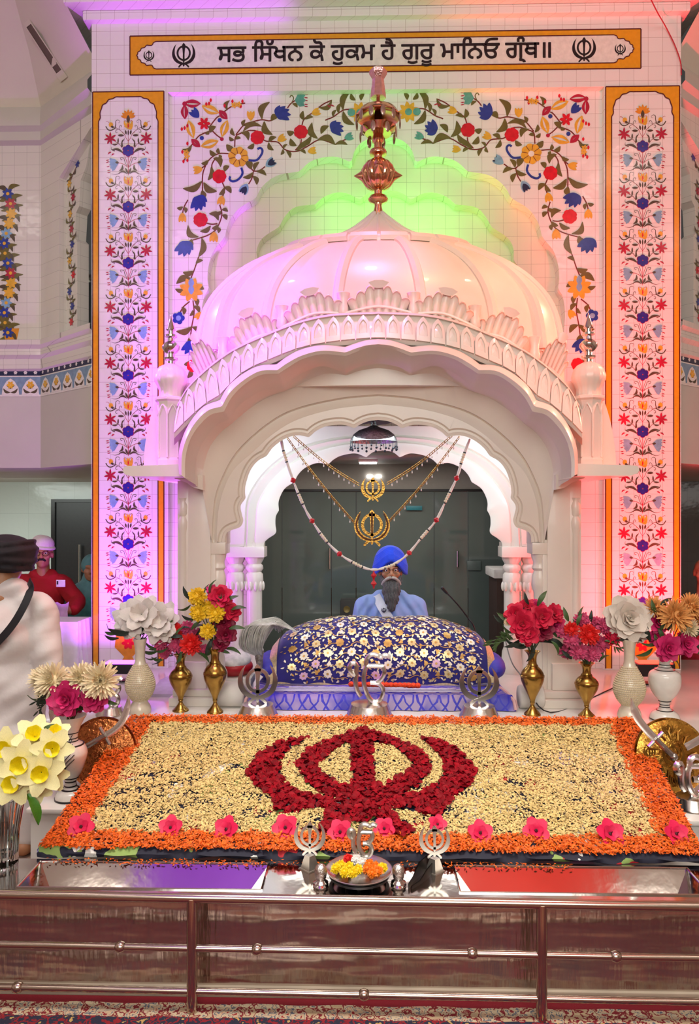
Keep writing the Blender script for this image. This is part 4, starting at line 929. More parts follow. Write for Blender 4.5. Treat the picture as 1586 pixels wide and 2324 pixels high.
def glyphs(s, off):
    c = bpy.data.curves.new('script', 'FONT'); c.body = s; c.offset = off; c.resolution_u = 4
    o = bpy.data.objects.new('script', c); COL.objects.link(o)
    dg = bpy.context.evaluated_depsgraph_get(); dg.update(); e = o.evaluated_get(dg); me = e.to_mesh()
    v = [q.co.copy() for q in me.vertices]; f = [tuple(p.vertices) for p in me.polygons]; e.to_mesh_clear()
    bpy.data.objects.remove(o); bpy.data.curves.remove(c); return v, f
TXT = '\u0a38\u0a2d \u0a3f\u0a38\u0a71\u0a16\u0a28 \u0a15\u0a4b \u0a39\u0a41\u0a15\u0a2e \u0a39\u0a48 \u0a17\u0a41\u0a30\u0a42 \u0a2e\u0a3e\u0a3f\u0a28\u0a13 \u0a17\u0a4d\u0a70\u0a25\u0965'
v, f = glyphs(TXT, 0.0)
for ch, ya, yb_ in (('\u0a16', .385, .455), ('\u0a25', .36, .435)):        # close the crossbars where the strokes of these two letters overlap
    vv, _ = glyphs(TXT[:TXT.index(ch)] + '\u0a38', 0.0); pen = max(q.x for q in vv) - .603; n0 = len(v)
    f = [t for t in f if not all(pen - .02 < v[i].x < pen + .625 and v[i].y < .64 for i in t) or sum(v[i].x for i in t) / len(t) > pen + .60]
    D2 = Draw2D()
    D2.stem([(0, .585), (.08, .58), (.14, .535), (.152, .46), (.125, .375), (.075, .335)], .078, 'k', 24); D2.stem([(.075, .345), (.115, .26), (.19, .190), (.28, .170), (.37, .185), (.455, .225)], .080, 'k', 24)
    D2.stem([(.115, (ya + yb_) / 2), (.47, (ya + yb_) / 2)], .072, 'k'); D2.stem([(.47, 0), (.47, .62)], .084, 'k'); D2.stem([(.40 if ch == '\u0a16' else .12, .585), (.612, .585)], .072, 'k')
    for pts, _c, _l in D2.sh: n0 = len(v); v += [Vector((pen + p[0], p[1], 0)) for p in pts]; f.append(tuple(range(n0, n0 + len(pts))))
x0, x1 = min(q.x for q in v), max(q.x for q in v); t0, t1 = P(494, 120, YW).x, P(1249, 120, YW).x
ks = (t1 - t0) / (x1 - x0); zbase = P(872, 136, YW).z; kz = 33.5 * PM / .622
mb = MB()
for i, (dx, dz) in enumerate(((0, 0), (1, 0), (-1, 0), (0, 1), (0, -1), (.75, .75), (-.75, .75), (.75, -.75), (-.75, -.75))): mb.add([(t0 + (q.x - x0) * ks + dx * .0035, YW - EPS * 4 - i * .0001, zbase + q.y * kz + dz * .0035) for q in v], f)
mb.build('script_lettering', C6['black'], banner, smooth=0, fix=False)
# -- spandrel vine, traced in a 3.965x enlargement whose corner is (390, 190); mirrored about the middle
D = Draw2D(); YS = YW + .055; VX = 871.5
def V(cx, cy): q = P(390 + cx / 3.965, 190 + cy / 3.965, YS); return (q.x, q.z)
MXC = P(VX, 500, YS).x; U = YS / FPX / 3.965
for s in (1, -1):
    def W(p): q = V(*p); return q if s > 0 else (2 * MXC - q[0], q[1])
    def st(*pts, w=11, col='stem'): D.at(0).stem([W(p) for p in pts], w * U, col)
    def lf(a, b, w=48, bend=.18, col='leaf'): D.at(1).leaf(W(a), W(b), w * U, bend * s, col)
    def tulip(c, r=38, a=-90, col='yel'):
        a = math.radians(a); d = (math.cos(a), math.sin(a)); n = (-d[1], d[0])
        D.at(2)
        for k in (-.55, 0, .55): D.leaf(W((c[0] - d[0] * r, c[1] - d[1] * r)), W((c[0] + d[0] * r + n[0] * k * r * 1.3, c[1] + d[1] * r + n[1] * k * r * 1.3)), r * .85 * U, 0, col)
    def bell(c, r=75, a=0, col='blue'):
        D.at(2)
        for k in (-75, -40, -8, 25, 58): t = math.radians(a + k); D.leaf(W((c[0] - math.cos(math.radians(a)) * r * .5, c[1] - math.sin(math.radians(a)) * r * .5)), W((c[0] + math.cos(t) * r, c[1] + math.sin(t) * r)), r * .62 * U, .1, col)
        D.disc(W(c), r * .55 * U, col)
    def rose(c, r=55):
        D.at(2)
        for k in range(7): t = k * 2 * PI / 7; D.disc(W((c[0] + .5 * r * math.cos(t), c[1] + .5 * r * math.sin(t))), r * .55 * U, 'red', 10)
        D.at(3); D.disc(W(c), r * .5 * U, 'red', 10)
    def sun(c, r=90):
        D.at(2)
        for k in range(8): t = k * PI / 4 + .2; D.disc(W((c[0] + .62 * r * math.cos(t), c[1] + .62 * r * math.sin(t))), r * .37 * U, 'yel', 12)
        D.at(3).disc(W(c), r * .45 * U, 'yel'); D.at(4).disc(W(c), r * .28 * U, 'white'); 
        for k in range(8): t = k * PI / 4 + .2 + PI / 8; D.stem([W((c[0] + .3 * r * math.cos(t), c[1] + .3 * r * math.sin(t))), W((c[0] + .9 * r * math.cos(t), c[1] + .9 * r * math.sin(t)))], 5 * U, 'stem')
    def lotus(c, r=105):
        D.at(2)
        for k in range(8): t = k * PI / 4 + .35; D.leaf(W((c[0] + .1 * r * math.cos(t), c[1] + .1 * r * math.sin(t))), W((c[0] + r * math.cos(t), c[1] + r * math.sin(t))), r * .5 * U, 0, 'yel')
        D.at(3)
        for q in ((0, -62), (0, 0)): D.leaf(W((c[0] + q[0], c[1] + q[1] - 42)), W((c[0] + q[0], c[1] + q[1] + 42)), 52 * U, 0, 'sky')
    # along the top, from the middle outwards
    for c in ((1690, 260),):
        D.at(2)
        for k in range(9): t = k * 2 * PI / 9; D.leaf(W(c), W((c[0] + 95 * math.cos(t), c[1] + 95 * math.sin(t))), 46 * U, 0, 'yel')
        D.at(3).disc(W(c), 32 * U, 'teal'); D.disc(W((c[0] - 75, c[1])), 36 * U, 'teal', 10); lf((1650, 150), (1610, 90), 40); lf((1700, 150), (1730, 90), 40)
    st((1610, 230), (1540, 240), (1450, 300), (1400, 320), (1380, 330)); lf((1540, 240), (1610, 60), 56, .2); lf((1540, 250), (1640, 370), 56, -.2); lf((1500, 270), (1530, 170), 36); lf((1450, 300), (1480, 235), 30)
    st((1590, 490), (1500, 530), (1470, 545), (1330, 505), (1210, 570), (1120, 610), (1020, 595), (960, 530), (900, 520), (830, 510), (770, 430), (700, 420))
    lf((1310, 505), (1470, 550), 62, .25); lf((1310, 495), (1260, 350), 60, .25); lf((1470, 545), (1580, 550), 36); bell((1470, 410), 78, -10); lf((1340, 450), (1410, 380), 50)
    tulip((1590, 480), 40, -20, 'teal'); rose((1160, 435), 62); lf((1100, 440), (1035, 430), 50, .2); st((1165, 500), (1155, 545), (1110, 600)); lf((1120, 560), (1065, 495), 50, .2); lf((1150, 545), (1255, 470), 50, -.2)
    st((1170, 375), (1190, 320), (1260, 265)); lf((1190, 330), (1180, 245), 44); lf((1200, 320), (1270, 300), 36); tulip((1295, 258), 40, -20); st((1320, 215), (1370, 180), (1435, 150)); lf((1320, 215), (1440, 145), 44, -.3); D.at(1).leaf(W((1400, 195)), W((1430, 215)), 12 * U, 0, 'crim'); D.leaf(W((1420, 190)), W((1465, 205)), 12 * U, 0, 'crim')
    tulip((1260, 605), 38, -10); lf((1120, 610), (1210, 560), 36); lf((1150, 600), (1205, 630), 30); lf((1000, 590), (980, 640), 30); lf((1030, 605), (1065, 670), 34); lf((1000, 590), (1040, 545), 24)
    tulip((985, 495), 40, -30); lf((870, 525), (940, 480), 40); lf((870, 530), (915, 600), 40, -.2); rose((770, 485), 62); lf((740, 540), (680, 580), 44)
    st((700, 420), (640, 440), (575, 475), (565, 570)); lf((620, 440), (690, 510), 50, .3); lf((640, 430), (810, 385), 48, .25); lf((565, 470), (540, 400), 36); lf((560, 510), (515, 480), 34); lf((570, 500), (620, 490), 30)
    st((575, 460), (650, 370), (720, 345), (810, 325), (880, 335), (940, 310)); lf((640, 385), (660, 325), 34); lf((650, 380), (715, 375), 30); tulip((710, 290), 42, -90); lf((810, 320), (880, 165), 62, .25); lf((830, 340), (905, 460), 62, -.25); lf((890, 330), (960, 290), 54); bell((985, 280), 85, -25)
    st((1040, 220), (1065, 185), (1110, 150)); D.at(0).stem([W(p) for p in ((1075, 180), (1095, 130), (1075, 105), (1060, 125))], 9 * U, 'leaf'); lf((1085, 180), (1130, 215), 30)
    D.at(2).poly([W(p) for p in ((1105, 150), (1130, 100), (1180, 88), (1200, 105), (1185, 130), (1205, 150), (1185, 172), (1195, 200), (1150, 208), (1125, 185))], 'teal')
    for y in (95, 125, 150, 185, 205): D.at(1).leaf(W((1190, y)), W((1225, y + 4)), 10 * U, 0, 'crim')
    # corner flower and its scrolls
    sun((598, 660), 95); lf((560, 590), (490, 550), 56); lf((660, 700), (715, 770), 60); D.at(1).stem([W(p) for p in ((690, 690), (760, 690), (805, 640), (815, 600), (795, 578), (770, 590))], 20 * U, 'blue', taper=False)
    D.stem([W(p) for p in ((625, 755), (635, 810), (600, 860), (550, 880), (520, 862), (525, 835))], 20 * U, 'blue')
    st((700, 740), (735, 785), (790, 780), (840, 745)); st((735, 785), (720, 850), (690, 905)); lf((740, 780), (785, 705), 40); lf((760, 790), (850, 825), 40); lf((730, 800), (640, 845), 40); lf((730, 830), (765, 910), 44); tulip((885, 715), 48, -35, 'sky'); tulip((655, 945), 48, 120, 'sky'); tulip((895, 712), 36, -35, 'navy'); tulip((650, 958), 36, 120, 'navy')
    # down the side
    st((510, 630), (420, 630), (340, 680), (290, 770), (275, 850), (275, 960)); lf((400, 640), (340, 600), 42); lf((430, 630), (415, 580), 34); lf((425, 640), (435, 680), 30); tulip((235, 775), 42, 170); st((270, 760), (320, 720)); lf((320, 700), (265, 720), 36); lf((310, 730), (330, 690), 30)
    st((400, 660), (360, 730), (370, 790)); lf((375, 670), (440, 750), 54, .3); lf((355, 750), (325, 870), 48); rose((428, 835), 62); lf((470, 790), (515, 740), 46); lf((270, 880), (100, 945), 60, .2); lf((285, 890), (405, 970), 60, -.2); bell((230, 1060), 88, 75); lf((275, 960), (265, 1040), 56)
    st((455, 890), (475, 950), (455, 1020)); lf((470, 930), (535, 985), 46); lf((470, 940), (425, 1000), 40); tulip((445, 1050), 42, 100); st((430, 1090), (450, 1170), (430, 1250), (390, 1320), (310, 1370), (180, 1410), (140, 1430)); lf((450, 1135), (505, 1150), 34); lf((450, 1150), (400, 1165), 34); lf((455, 1180), (495, 1225), 40)
    st((145, 1045), (110, 1110), (95, 1170)); lf((100, 1110), (45, 1120), 34); lf((110, 1110), (125, 1165), 34); tulip((95, 1205), 42, 90); rose((258, 1225), 64); st((310, 1255), (360, 1265), (410, 1260)); lf((420, 1230), (335, 1170), 54, -.3); lf((350, 1280), (255, 1330), 44); lf((420, 1270), (360, 1305), 40); lf((410, 1290), (420, 1345), 36); tulip((378, 1380), 46, 95); lf((240, 1380), (145, 1275), 54, .3); lf((270, 1390), (240, 1560), 56); lf((180, 1400), (130, 1470), 56); bell((105, 1465), 92, 95)
    # below: scroll down to the lotus and its pendant (traced further down the field)
    st((240, 1560), (200, 1680), (170, 1760), (165, 1850)); lf((195, 1690), (100, 1700), 48); lf((180, 1760), (40, 1800), 62, -.2); lf((185, 1765), (250, 1840), 62, -.2); lf((215, 1620), (280, 1590), 36); lotus((175, 1855), 110); lf((120, 1850), (30, 1850), 40); lf((230, 1840), (290, 1850), 40); lf((200, 1930), (230, 2000), 44)
    st((160, 1960), (95, 2020), (60, 2110)); lf((90, 2010), (110, 2080), 40); D.at(2); 
    for k in range(5): t = k * 2 * PI / 5; D.disc(W((60 + 32 * math.cos(t), 2110 + 32 * math.sin(t))), 26 * U, 'blue', 10)
    D.at(3).disc(W((60, 2110)), 24 * U, 'sky', 10)
    st((190, 1950), (200, 2060), (180, 2180), (165, 2290)); lf((195, 2000), (250, 2060), 40); lf((190, 2040), (160, 2090), 30); tulip((245, 2090), 40, 120); lf((180, 2190), (40, 2230), 56); lf((185, 2190), (260, 2260), 50); lf((170, 2280), (150, 2340), 60); bell((160, 2360), 85, 95); rose((190, 2540), 56); lf((160, 2500), (110, 2530), 40); lf((170, 2570), (140, 2650), 44)
    # scrolled crest in the very corner
    for a, b, col in (((110, 175), (260, 180), 'crim'), ((115, 190), (118, 320), 'crim'), ((270, 200), (425, 265), 'yel'), ((150, 330), (195, 490), 'yel'), ((425, 240), (500, 320), 'crim'), ((175, 500), (255, 570), 'crim'), ((500, 330), (450, 480), 'yel'), ((260, 565), (420, 515), 'yel')):
        D.at(1).leaf(W(a), W(b), 34 * U, .12, col); D.at(1).leaf(W(a), W(b), 26 * U, -.18, col)
    D.at(2).disc(W((115, 182)), 22 * U, 'crim', 9); D.disc(W((450, 500)), 18 * U, 'crim', 9)
    st((260, 320), (330, 390), (400, 460), (440, 490)); st((330, 400), (400, 310), (430, 290)); st((360, 420), (260, 460), (215, 500)); st((440, 280), (500, 230), (560, 195), (660, 175)); st((190, 540), (140, 600), (115, 690))
    tulip((210, 270), 48, -135, 'blue'); D.at(2).petals(W((290, 360)), 60 * U, 6, 'red', .5); D.disc(W((430, 330)), 20 * U, 'blue', 9); D.disc(W((270, 490)), 20 * U, 'blue', 9); lf((340, 440), (395, 385), 50); lf((330, 460), (320, 430), 40); lf((500, 240), (520, 150), 40, .3); lf((180, 560), (95, 590), 40, .3)
    for c in ((335, 180), (310, 185), (350, 150), (115, 400), (90, 410), (140, 380), (475, 200), (545, 160), (635, 160), (620, 205), (140, 540), (95, 615), (140, 690), (105, 700)): D.at(2).leaf(W((c[0], c[1] - 18)), W((c[0], c[1] + 18)), 22 * U, 0, 'red')
    for c in ((560, 195), (600, 190), (130, 620), (135, 655)): D.at(3).petals(W(c), 30 * U, 5, 'yel', .6)
D.build('painted_vine', wallfn(YS), C6, wall)
# ================================================================ the flower board
GOLD = mat('gold_thread', '#e2cf9a', .3, .55, var=.2, scale=80)
NAVY = mat('navy_velvet', '#1d1470', .75, var=.15, scale=20, sheen=.3)
BF0, BF1 = P(90, 1938, 2.76), P(1624, 1938, 2.76)
BB0, BB1 = P(300, 1627, 3.75), P(1440, 1631, 3.75)
BF1 = P(1600, 1945, 2.76); bx0, bx1 = (BF0.x + BB0.x) / 2 - .012, (BF1.x + BB1.x) / 2 + .004
zf, zbk = P(860, 1936, 2.76).z, P(860, 1628, 3.75).z; yf, yb = 2.76, 3.75
def edges(v): return BF0.x + (BB0.x - BF0.x) * v - .010, BF1.x + (BB1.x - BF1.x) * v + .004
def BD(u, v, d=0.0):      # u across 0..1, v front to back 0..1
    n = Vector((0, -(zbk - zf), yb - yf)).normalized()
    xa, xb = edges(v); return Vector((xa + (xb - xa) * u, yf + (yb - yf) * v, zf + (zbk - zf) * v)) + n * d
def on_board(px, py):
    """board coordinates of a photograph point"""
    lo, hi = yf - .3, yb + .3
    for _ in range(50):
        Y = (lo + hi) / 2; q = P(px, py, Y)
        if q.z > zf + (zbk - zf) * (Y - yf) / (yb - yf): lo = Y
        else: hi = Y
    q = P(px, py, lo); v = (q.y - yf) / (yb - yf); xa, xb = edges(v); return (q.x - xa) / (xb - xa), v
def cloth_mat():
    m = mat('printed_cloth', '#15152a', .7, var=.1)
    nt = m.node_tree; N, L = nt.nodes, nt.links; b = N['Principled BSDF']
    tc = N.new('ShaderNodeTexCoord'); vo = N.new('ShaderNodeTexVoronoi'); vo.inputs['Scale'].default_value = 8; vo.inputs['Randomness'].default_value = 1
    nz = N.new('ShaderNodeTexNoise'); nz.inputs['Scale'].default_value = 12
    ad = N.new('ShaderNodeMixRGB'); ad.blend_type = 'LINEAR_LIGHT'; ad.inputs[0].default_value = .12
    L.new(tc.outputs['Object'], ad.inputs[1]); L.new(tc.outputs['Object'], nz.inputs[0]); L.new(nz.outputs[1], ad.inputs[2]); L.new(ad.outputs[0], vo.inputs['Vector'])
    wv = N.new('ShaderNodeMath'); wv.operation = 'LESS_THAN'; wv.inputs[1].default_value = .52; L.new(vo.outputs['Distance'], wv.inputs[0])
    rp = N.new('ShaderNodeValToRGB'); rp.color_ramp.interpolation = 'CONSTANT'; e = rp.color_ramp.elements
    e[0].position = 0; e[0].color = (*lin('#14142a'), 1); e[1].position = .42; e[1].color = (*lin('#e6e2da'), 1)
    for p, c in ((.58, '#b01522'), (.72, '#8fa85a'), (.84, '#8d84c4'), (.92, '#14142a')): x = e.new(p); x.color = (*lin(c), 1)
    s = N.new('ShaderNodeSeparateXYZ'); L.new(vo.outputs['Color'], s.inputs[0]); L.new(s.outputs[0], rp.inputs[0])
    mx_ = N.new('ShaderNodeMixRGB'); mx_.inputs[1].default_value = (*lin('#14142a'), 1); L.new(wv.outputs[0], mx_.inputs[0]); L.new(rp.outputs[0], mx_.inputs[2]); L.new(mx_.outputs[0], b.inputs['Base Color'])
    return m
CLOTH = cloth_mat()
t = thing('flower_board', BD(.5, 0, -.03), 'sloping board under dark printed cloth that carries the petal picture', 'board')
mb = MB(); nx = 120
def edge_z(u): return .004 * math.sin(u * 90) + .006 * math.sin(u * 37)
mb.loft([[BD(u / nx, 1.0, d) for u in range(nx + 1)] for d in (-.03, 0)] + [[BD(u / nx, v, 0) for u in range(nx + 1)] for v in (.75, .5, .25, .02)] + [[BD(u / nx, -.006 + edge_z(u / nx), -.012) for u in range(nx + 1)], [BD(u / nx, -.004 + edge_z(u / nx + .1), -.027) for u in range(nx + 1)], [BD(u / nx, .05, -.03) for u in range(nx + 1)]])
mb.loft([[BD(u / nx, 1.0, -.03) for u in range(nx + 1)], [BD(u / nx, .05, -.03) for u in range(nx + 1)]])
for u in (0, 1): mb.add([BD(u, 0, 0), BD(u, 1, 0), BD(u, 1, -.03), BD(u, 0, -.03)], [(0, 1, 2, 3)])
mb.build('printed_cloth', CLOTH, t, smooth=40)
for u in (.02, .35, .65, .98):      # legs of the board at the back
    mb = MB(); a = BD(u, .985, -.03); mb.box((a.x - .02, a.y - .03, PLAT if a.y > 3.8 else 0), (a.x + .02, a.y + .0, a.z)); mb.build('prop_leg', mat('dark_wood', '#3a2a1e', .6), t)
# the symbol traced in the photograph
SYM = [[[(820, 1655), (868, 1672), (905, 1684), (955, 1708), (980, 1742), (952, 1786), (900, 1811), (820, 1836), (745, 1812), (698, 1782), (674, 1742), (698, 1706), (750, 1682)], [(845, 1686), (890, 1694), (925, 1722), (938, 1738), (925, 1757), (872, 1787), (848, 1784)], [(798, 1688), (765, 1702), (738, 1722), (716, 1744), (730, 1764), (788, 1791), (800, 1780)]],
       [[(800, 1780), (848, 1780), (846, 1860), (826, 1872), (800, 1868)]],
       [[(700, 1678), (640, 1686), (592, 1713), (558, 1758), (580, 1788), (618, 1812), (622, 1840), (640, 1852), (690, 1840), (730, 1836), (800, 1846), (822, 1836), (800, 1822), (720, 1814), (664, 1797), (638, 1770), (634, 1732), (654, 1706)]],
       [[(955, 1678), (1005, 1688), (1050, 1713), (1082, 1756), (1066, 1788), (1030, 1812), (1006, 1842), (994, 1858), (930, 1842), (880, 1836), (822, 1840), (840, 1820), (905, 1810), (972, 1796), (1004, 1770), (1010, 1732), (985, 1704)]],
       [[(792, 1832), (742, 1848), (724, 1896), (778, 1902), (800, 1858)]], [[(846, 1832), (885, 1846), (905, 1868), (945, 1896), (900, 1906), (868, 1880), (838, 1858)]]]
def inside(pt, poly):
    x, y = pt; r = False; n = len(poly)
    for i in range(n):
        (x1, y1), (x2, y2) = poly[i], poly[i - 1]
        if (y1 > y) != (y2 > y) and x < (x2 - x1) * (y - y1) / (y2 - y1) + x1: r = not r
    return r
SYMB = [[[on_board(*p) for p in l] for l in lp] for lp in SYM]
def in_sym(u, v):
    for lp in SYMB:
        if inside((u, v), lp[0]) and not any(inside((u, v), h) for h in lp[1:]): return True
    return False
rnd = random.Random(3)
BW, BL = bx1 - bx0, math.hypot(yb - yf, zbk - zf)
def scatter(n, ok, size, lift, asp=.45, curl=.25):
    b = MB(); vs, fs = [], []; k = 0; tries = 0
    nrm = Vector((0, -(zbk - zf), yb - yf)).normalized(); ey = Vector((0, yb - yf, zbk - zf)).normalized(); ex = Vector((1, 0, 0))
    while k < n and tries < n * 12:
        tries += 1; u, v = rnd.random(), rnd.random()
        if not ok(u, v): continue
        a = rnd.random() * 2 * PI; s = size * rnd.uniform(.7, 1.25); d = lift * rnd.random() ** 1.5
        tl = rnd.uniform(-.5, .5); ax = (ex * math.cos(a) + ey * math.sin(a)); ay = (ey * math.cos(a) - ex * math.sin(a)); ax = (ax + nrm * tl).normalized(); ay = (ay + nrm * rnd.uniform(-.5, .5)).normalized(); up = ax.cross(ay)
        c = BD(u, v, .001 + d + abs(tl) * s * .45); o = len(vs); w_ = s * asp
        vs += [c - ax * s * .5, c - ay * w_ * .5 + up * curl * w_, c + ay * w_ * .5 + up * curl * w_, c + ax * s * .18 - ay * w_ * .42, c + ax * s * .18 + ay * w_ * .42, c + ax * s * .5]
        fs += [(o, o + 1, o + 2), (o + 1, o + 3, o + 4, o + 2), (o + 3, o + 5, o + 4)]; k += 1
    b.v = vs; b.f = fs; b.m = [0] * len(fs); return b
uL, vF, vB = .056, .105, .925
def edge_noise(u, v): return .006 * math.sin(u * 60 + 1.3) + .005 * math.sin(u * 143) + .006 * math.sin(v * 47)
def border_ok(u, v):
    e = edge_noise(u, v); m = min(u, 1 - u)
    return (m < uL + e * .5 or v < vF + e or v > vB + e) and v < .995 and m > .002 and v > (.006 + .012 * math.sin(u * 50) * rnd.random())
def white_ok(u, v):
    if min(u, 1 - u) < uL - .004 or v < vF - .01 or v > vB + .008 or in_sym(u, v): return False
    # thin places where the cloth shows
    g = math.sin(u * 23 + 4 * math.sin(v * 9)) * math.sin(v * 31 + 3 * math.sin(u * 17))
    return rnd.random() < (.42 if g > .55 and v < .6 else .75 if g > .2 and v < .7 else 1)
mo = scatter(21000, border_ok, .018, .013, .45).build('marigold_petals', mat('marigold_petal', '#ea6408', .6, var=.12, island=.35, subs=.0), smooth=0, origin=BD(.5, .0, .01), fix=False)
tag(mo, 'loose orange marigold petals laid as a border round the board', 'petals', kind='stuff')
mw = scatter(46000, white_ok, .0158, .008, .50).build('cream_petals', mat('cream_petal', '#dfc07c', .6, var=.10, island=.22), smooth=0, origin=BD(.5, .5, .01), fix=False)
tag(mw, 'loose cream petals filling the field round the dark red emblem', 'petals', kind='stuff')
us = [p[0] for lp in SYMB for p in lp[0]]; vs_ = [p[1] for lp in SYMB for p in lp[0]]; ua, ub, va, vb = min(us), max(us), min(vs_), max(vs_)
_r = random.Random(9)
def rose_ok(u, v): return ua <= u <= ub and va <= v <= vb and in_sym(u, v)
def rose_scatter(n):
    nrm = Vector((0, -(zbk - zf), yb - yf)).normalized(); ey = Vector((0, yb - yf, zbk - zf)).normalized(); ex = Vector((1, 0, 0)); vs, fs = [], []; k = 0
    while k < n:
        u, v = _r.uniform(ua, ub), _r.uniform(va, vb)
        if not in_sym(u, v): continue
        a = _r.random() * 2 * PI; s = _r.uniform(.020, .034); ax0 = ex * math.cos(a) + ey * math.sin(a); ay0 = ey * math.cos(a) - ex * math.sin(a)
        ax = (ax0 + nrm * _r.uniform(-.35, .35)).normalized(); ay = (ay0 + nrm * _r.uniform(-.35, .35)).normalized(); up = ax.cross(ay); c = BD(u, v, .009 + .010 * _r.random()); o = len(vs); m = 8
        vs.append(c)
        for i in range(m):
            t_ = 2 * PI * i / m; r = s * .55 * (1 - .18 * math.cos(2 * t_)); vs.append(c + ax * r * math.cos(t_) + ay * r * .85 * math.sin(t_) + up * s * (.16 * math.cos(2 * t_) + .08))
        fs += [(o, o + 1 + i, o + 1 + (i + 1) % m) for i in range(m)]; k += 1
    b = MB(); b.v = vs; b.f = fs; b.m = [0] * len(fs); return b
mr = rose_scatter(2600).build('rose_petals', mat('rose_petal', '#860414', .6, var=.15, island=.42, spec=.15), smooth=60, origin=BD(.5, .5, .01), fix=False)
tag(mr, 'dark red rose petals laid as the ring and crossed swords emblem', 'petals', kind='stuff')
# spilled marigold petals on the steel in front of the board
sp_r = random.Random(21); vs, fs = [], []
for i in range(420):
    px = sp_r.choice([sp_r.uniform(100, 760), sp_r.uniform(900, 1300), sp_r.uniform(140, 600)]); q = Vector((P(px, 1950, 2.72).x, sp_r.uniform(2.70, 2.745), STEEL + .003 + .006 * sp_r.random())); a = sp_r.random() * PI * 2; s = .013
    ax, ay = Vector((math.cos(a), math.sin(a), sp_r.uniform(-.3, .3))) * s, Vector((-math.sin(a), math.cos(a), sp_r.uniform(-.3, .3))) * s * .4; o = len(vs); vs += [q - ax * .5, q + ay * .5, q + ax * .5, q - ay * .5]; fs.append((o, o + 1, o + 2, o + 3))
b = MB(); b.v = vs; b.f = fs; b.m = [0] * len(fs); tag(b.build('spilled_petals', MATS['marigold_petal'], smooth=0, origin=(0, 2.72, STEEL), fix=False), 'orange petals spilled on the steel counter below the board', 'petals', kind='stuff')
# ================================================================ emblems
def plate_stand(px, Y, z, h, label, kind):
    """flat cut-out silver symbol on a small pyramid foot"""
    q = P(px, 1900, Y); q.z = z
    t = thing('khanda_stand' if kind == 'k' else 'ek_onkar_stand', q, label, 'emblem')
    b = MB(); f = h * .30; w_ = h * .20
    b.lathe([(w_ * 1.15, 0), (w_ * 1.15, .004), (w_, .004), (w_ * .55, f)], q, 4); o = b.build('foot', mat('brushed_silver', '#c9c4ba', .32, .9), t, smooth=0)
    b = MB(); c = q + Vector((0, 0, f + h * .36)); k = h * .37
    if kind == 'k': khanda_solid(b, lambda u, v, d: c + Vector((u * k * .95, d, v * k)), -.003, .003)
    else: onkar(b, c, k, .009)
    b.build('symbol', mat('brushed_silver', '#c9c4ba', .32, .9), t, smooth=40)
    return t
def onkar(b, c, k, r, flat=.6):
    """the numeral one joined to the open letter with its rising stroke, as round bars"""
    W = lambda pts: [c + Vector((x * k, 0, y * k)) for x, y in pts]
    bars = [[(-.62, .18), (-.80, .30), (-.88, .52), (-.78, .72), (-.62, .70), (-.56, .52), (-.58, .20), (-.60, -.15), (-.54, -.48), (-.38, -.74)],
            [(.62, .58), (.25, .60), (-.12, .60)], [(-.12, .60), (-.22, .30), (-.24, -.05), (-.18, -.45), (.0, -.82), (.22, -.98), (.46, -.90), (.60, -.62), (.56, -.32), (.34, -.16), (.04, -.14)], [(.60, .56), (.66, .30), (.52, .02), (.32, -.14)],
            [(-.14, .62), (-.10, .92), (.10, 1.10), (.34, 1.06), (.50, .98), (.70, 1.08), (.92, .98)]]
    for pl in bars: b.tube(spline3(W(pl), 24), r, 8)
def cast_stand(px, pyb, Y, h, label, kind, rot=0.0, zb=None):
    """thick polished cast symbol on a round frustum base"""
    q = P(px, pyb, Y); q.z = PLAT if zb is None else zb
    t = thing('khanda_emblem' if kind == 'k' else 'ek_onkar_emblem', q, label, 'emblem')
    b = MB(); bw = h * .40; bh = h * .23
    b.lathe([(bw, 0), (bw, .006), (bw * .97, .01), (bw * .80, bh * .9), (bw * .77, bh), (bw * .5, bh * 1.04)], q, 36); b.build('base', STEELM, t, smooth=40)
    b = MB(); c = q + Vector((0, 0, bh + h * .40)); k = h * .40; cr, sr = math.cos(rot), math.sin(rot)
    if kind == 'k':
        khanda_solid(b, lambda u, v, d: c + Vector((u * k * cr - d * sr, u * k * sr + d * cr, v * k)), -.010, .010)
    else: onkar(b, c, k * .95, .0135)
    o = b.build('symbol', STEELM, t, smooth=30)
    b = MB(); b.tube([q + Vector((0, 0, bh)), c + Vector((0, 0, -k * .85))], .008, 8); b.build('pin', STEELM, t)
    return t
cast_stand(585, 1620, 4.22, .285, 'large polished khanda emblem on a round base before the blue cloth, violet-lit side', 'k')
cast_stand(838, 1622, 4.20, .335, 'tall polished ek onkar emblem in the middle before the blue cloth', 'o')
cast_stand(1087, 1622, 4.22, .280, 'large polished khanda emblem on a round base before the blue cloth, red-lit side', 'k')
cast_stand(250, 1622, 4.22, .20, 'polished ek onkar emblem partly behind the cream chrysanthemums by the pearl vase', 'o')
cast_stand(1570, 1820, 3.23, .205, 'polished ek onkar emblem on the marble beside the engraved brass shield', 'o', zb=BLK)
plate_stand(703, 2.695, STEEL, .165, 'small flat silver khanda stand on the steel counter beside the marigold dish, violet side', 'k')
plate_stand(822, 2.70, STEEL, .150, 'small flat silver ek onkar stand behind the dish of marigolds', 'o')
plate_stand(986, 2.685, STEEL, .160, 'small flat silver khanda stand on the steel counter beside the steel tongs', 'k')
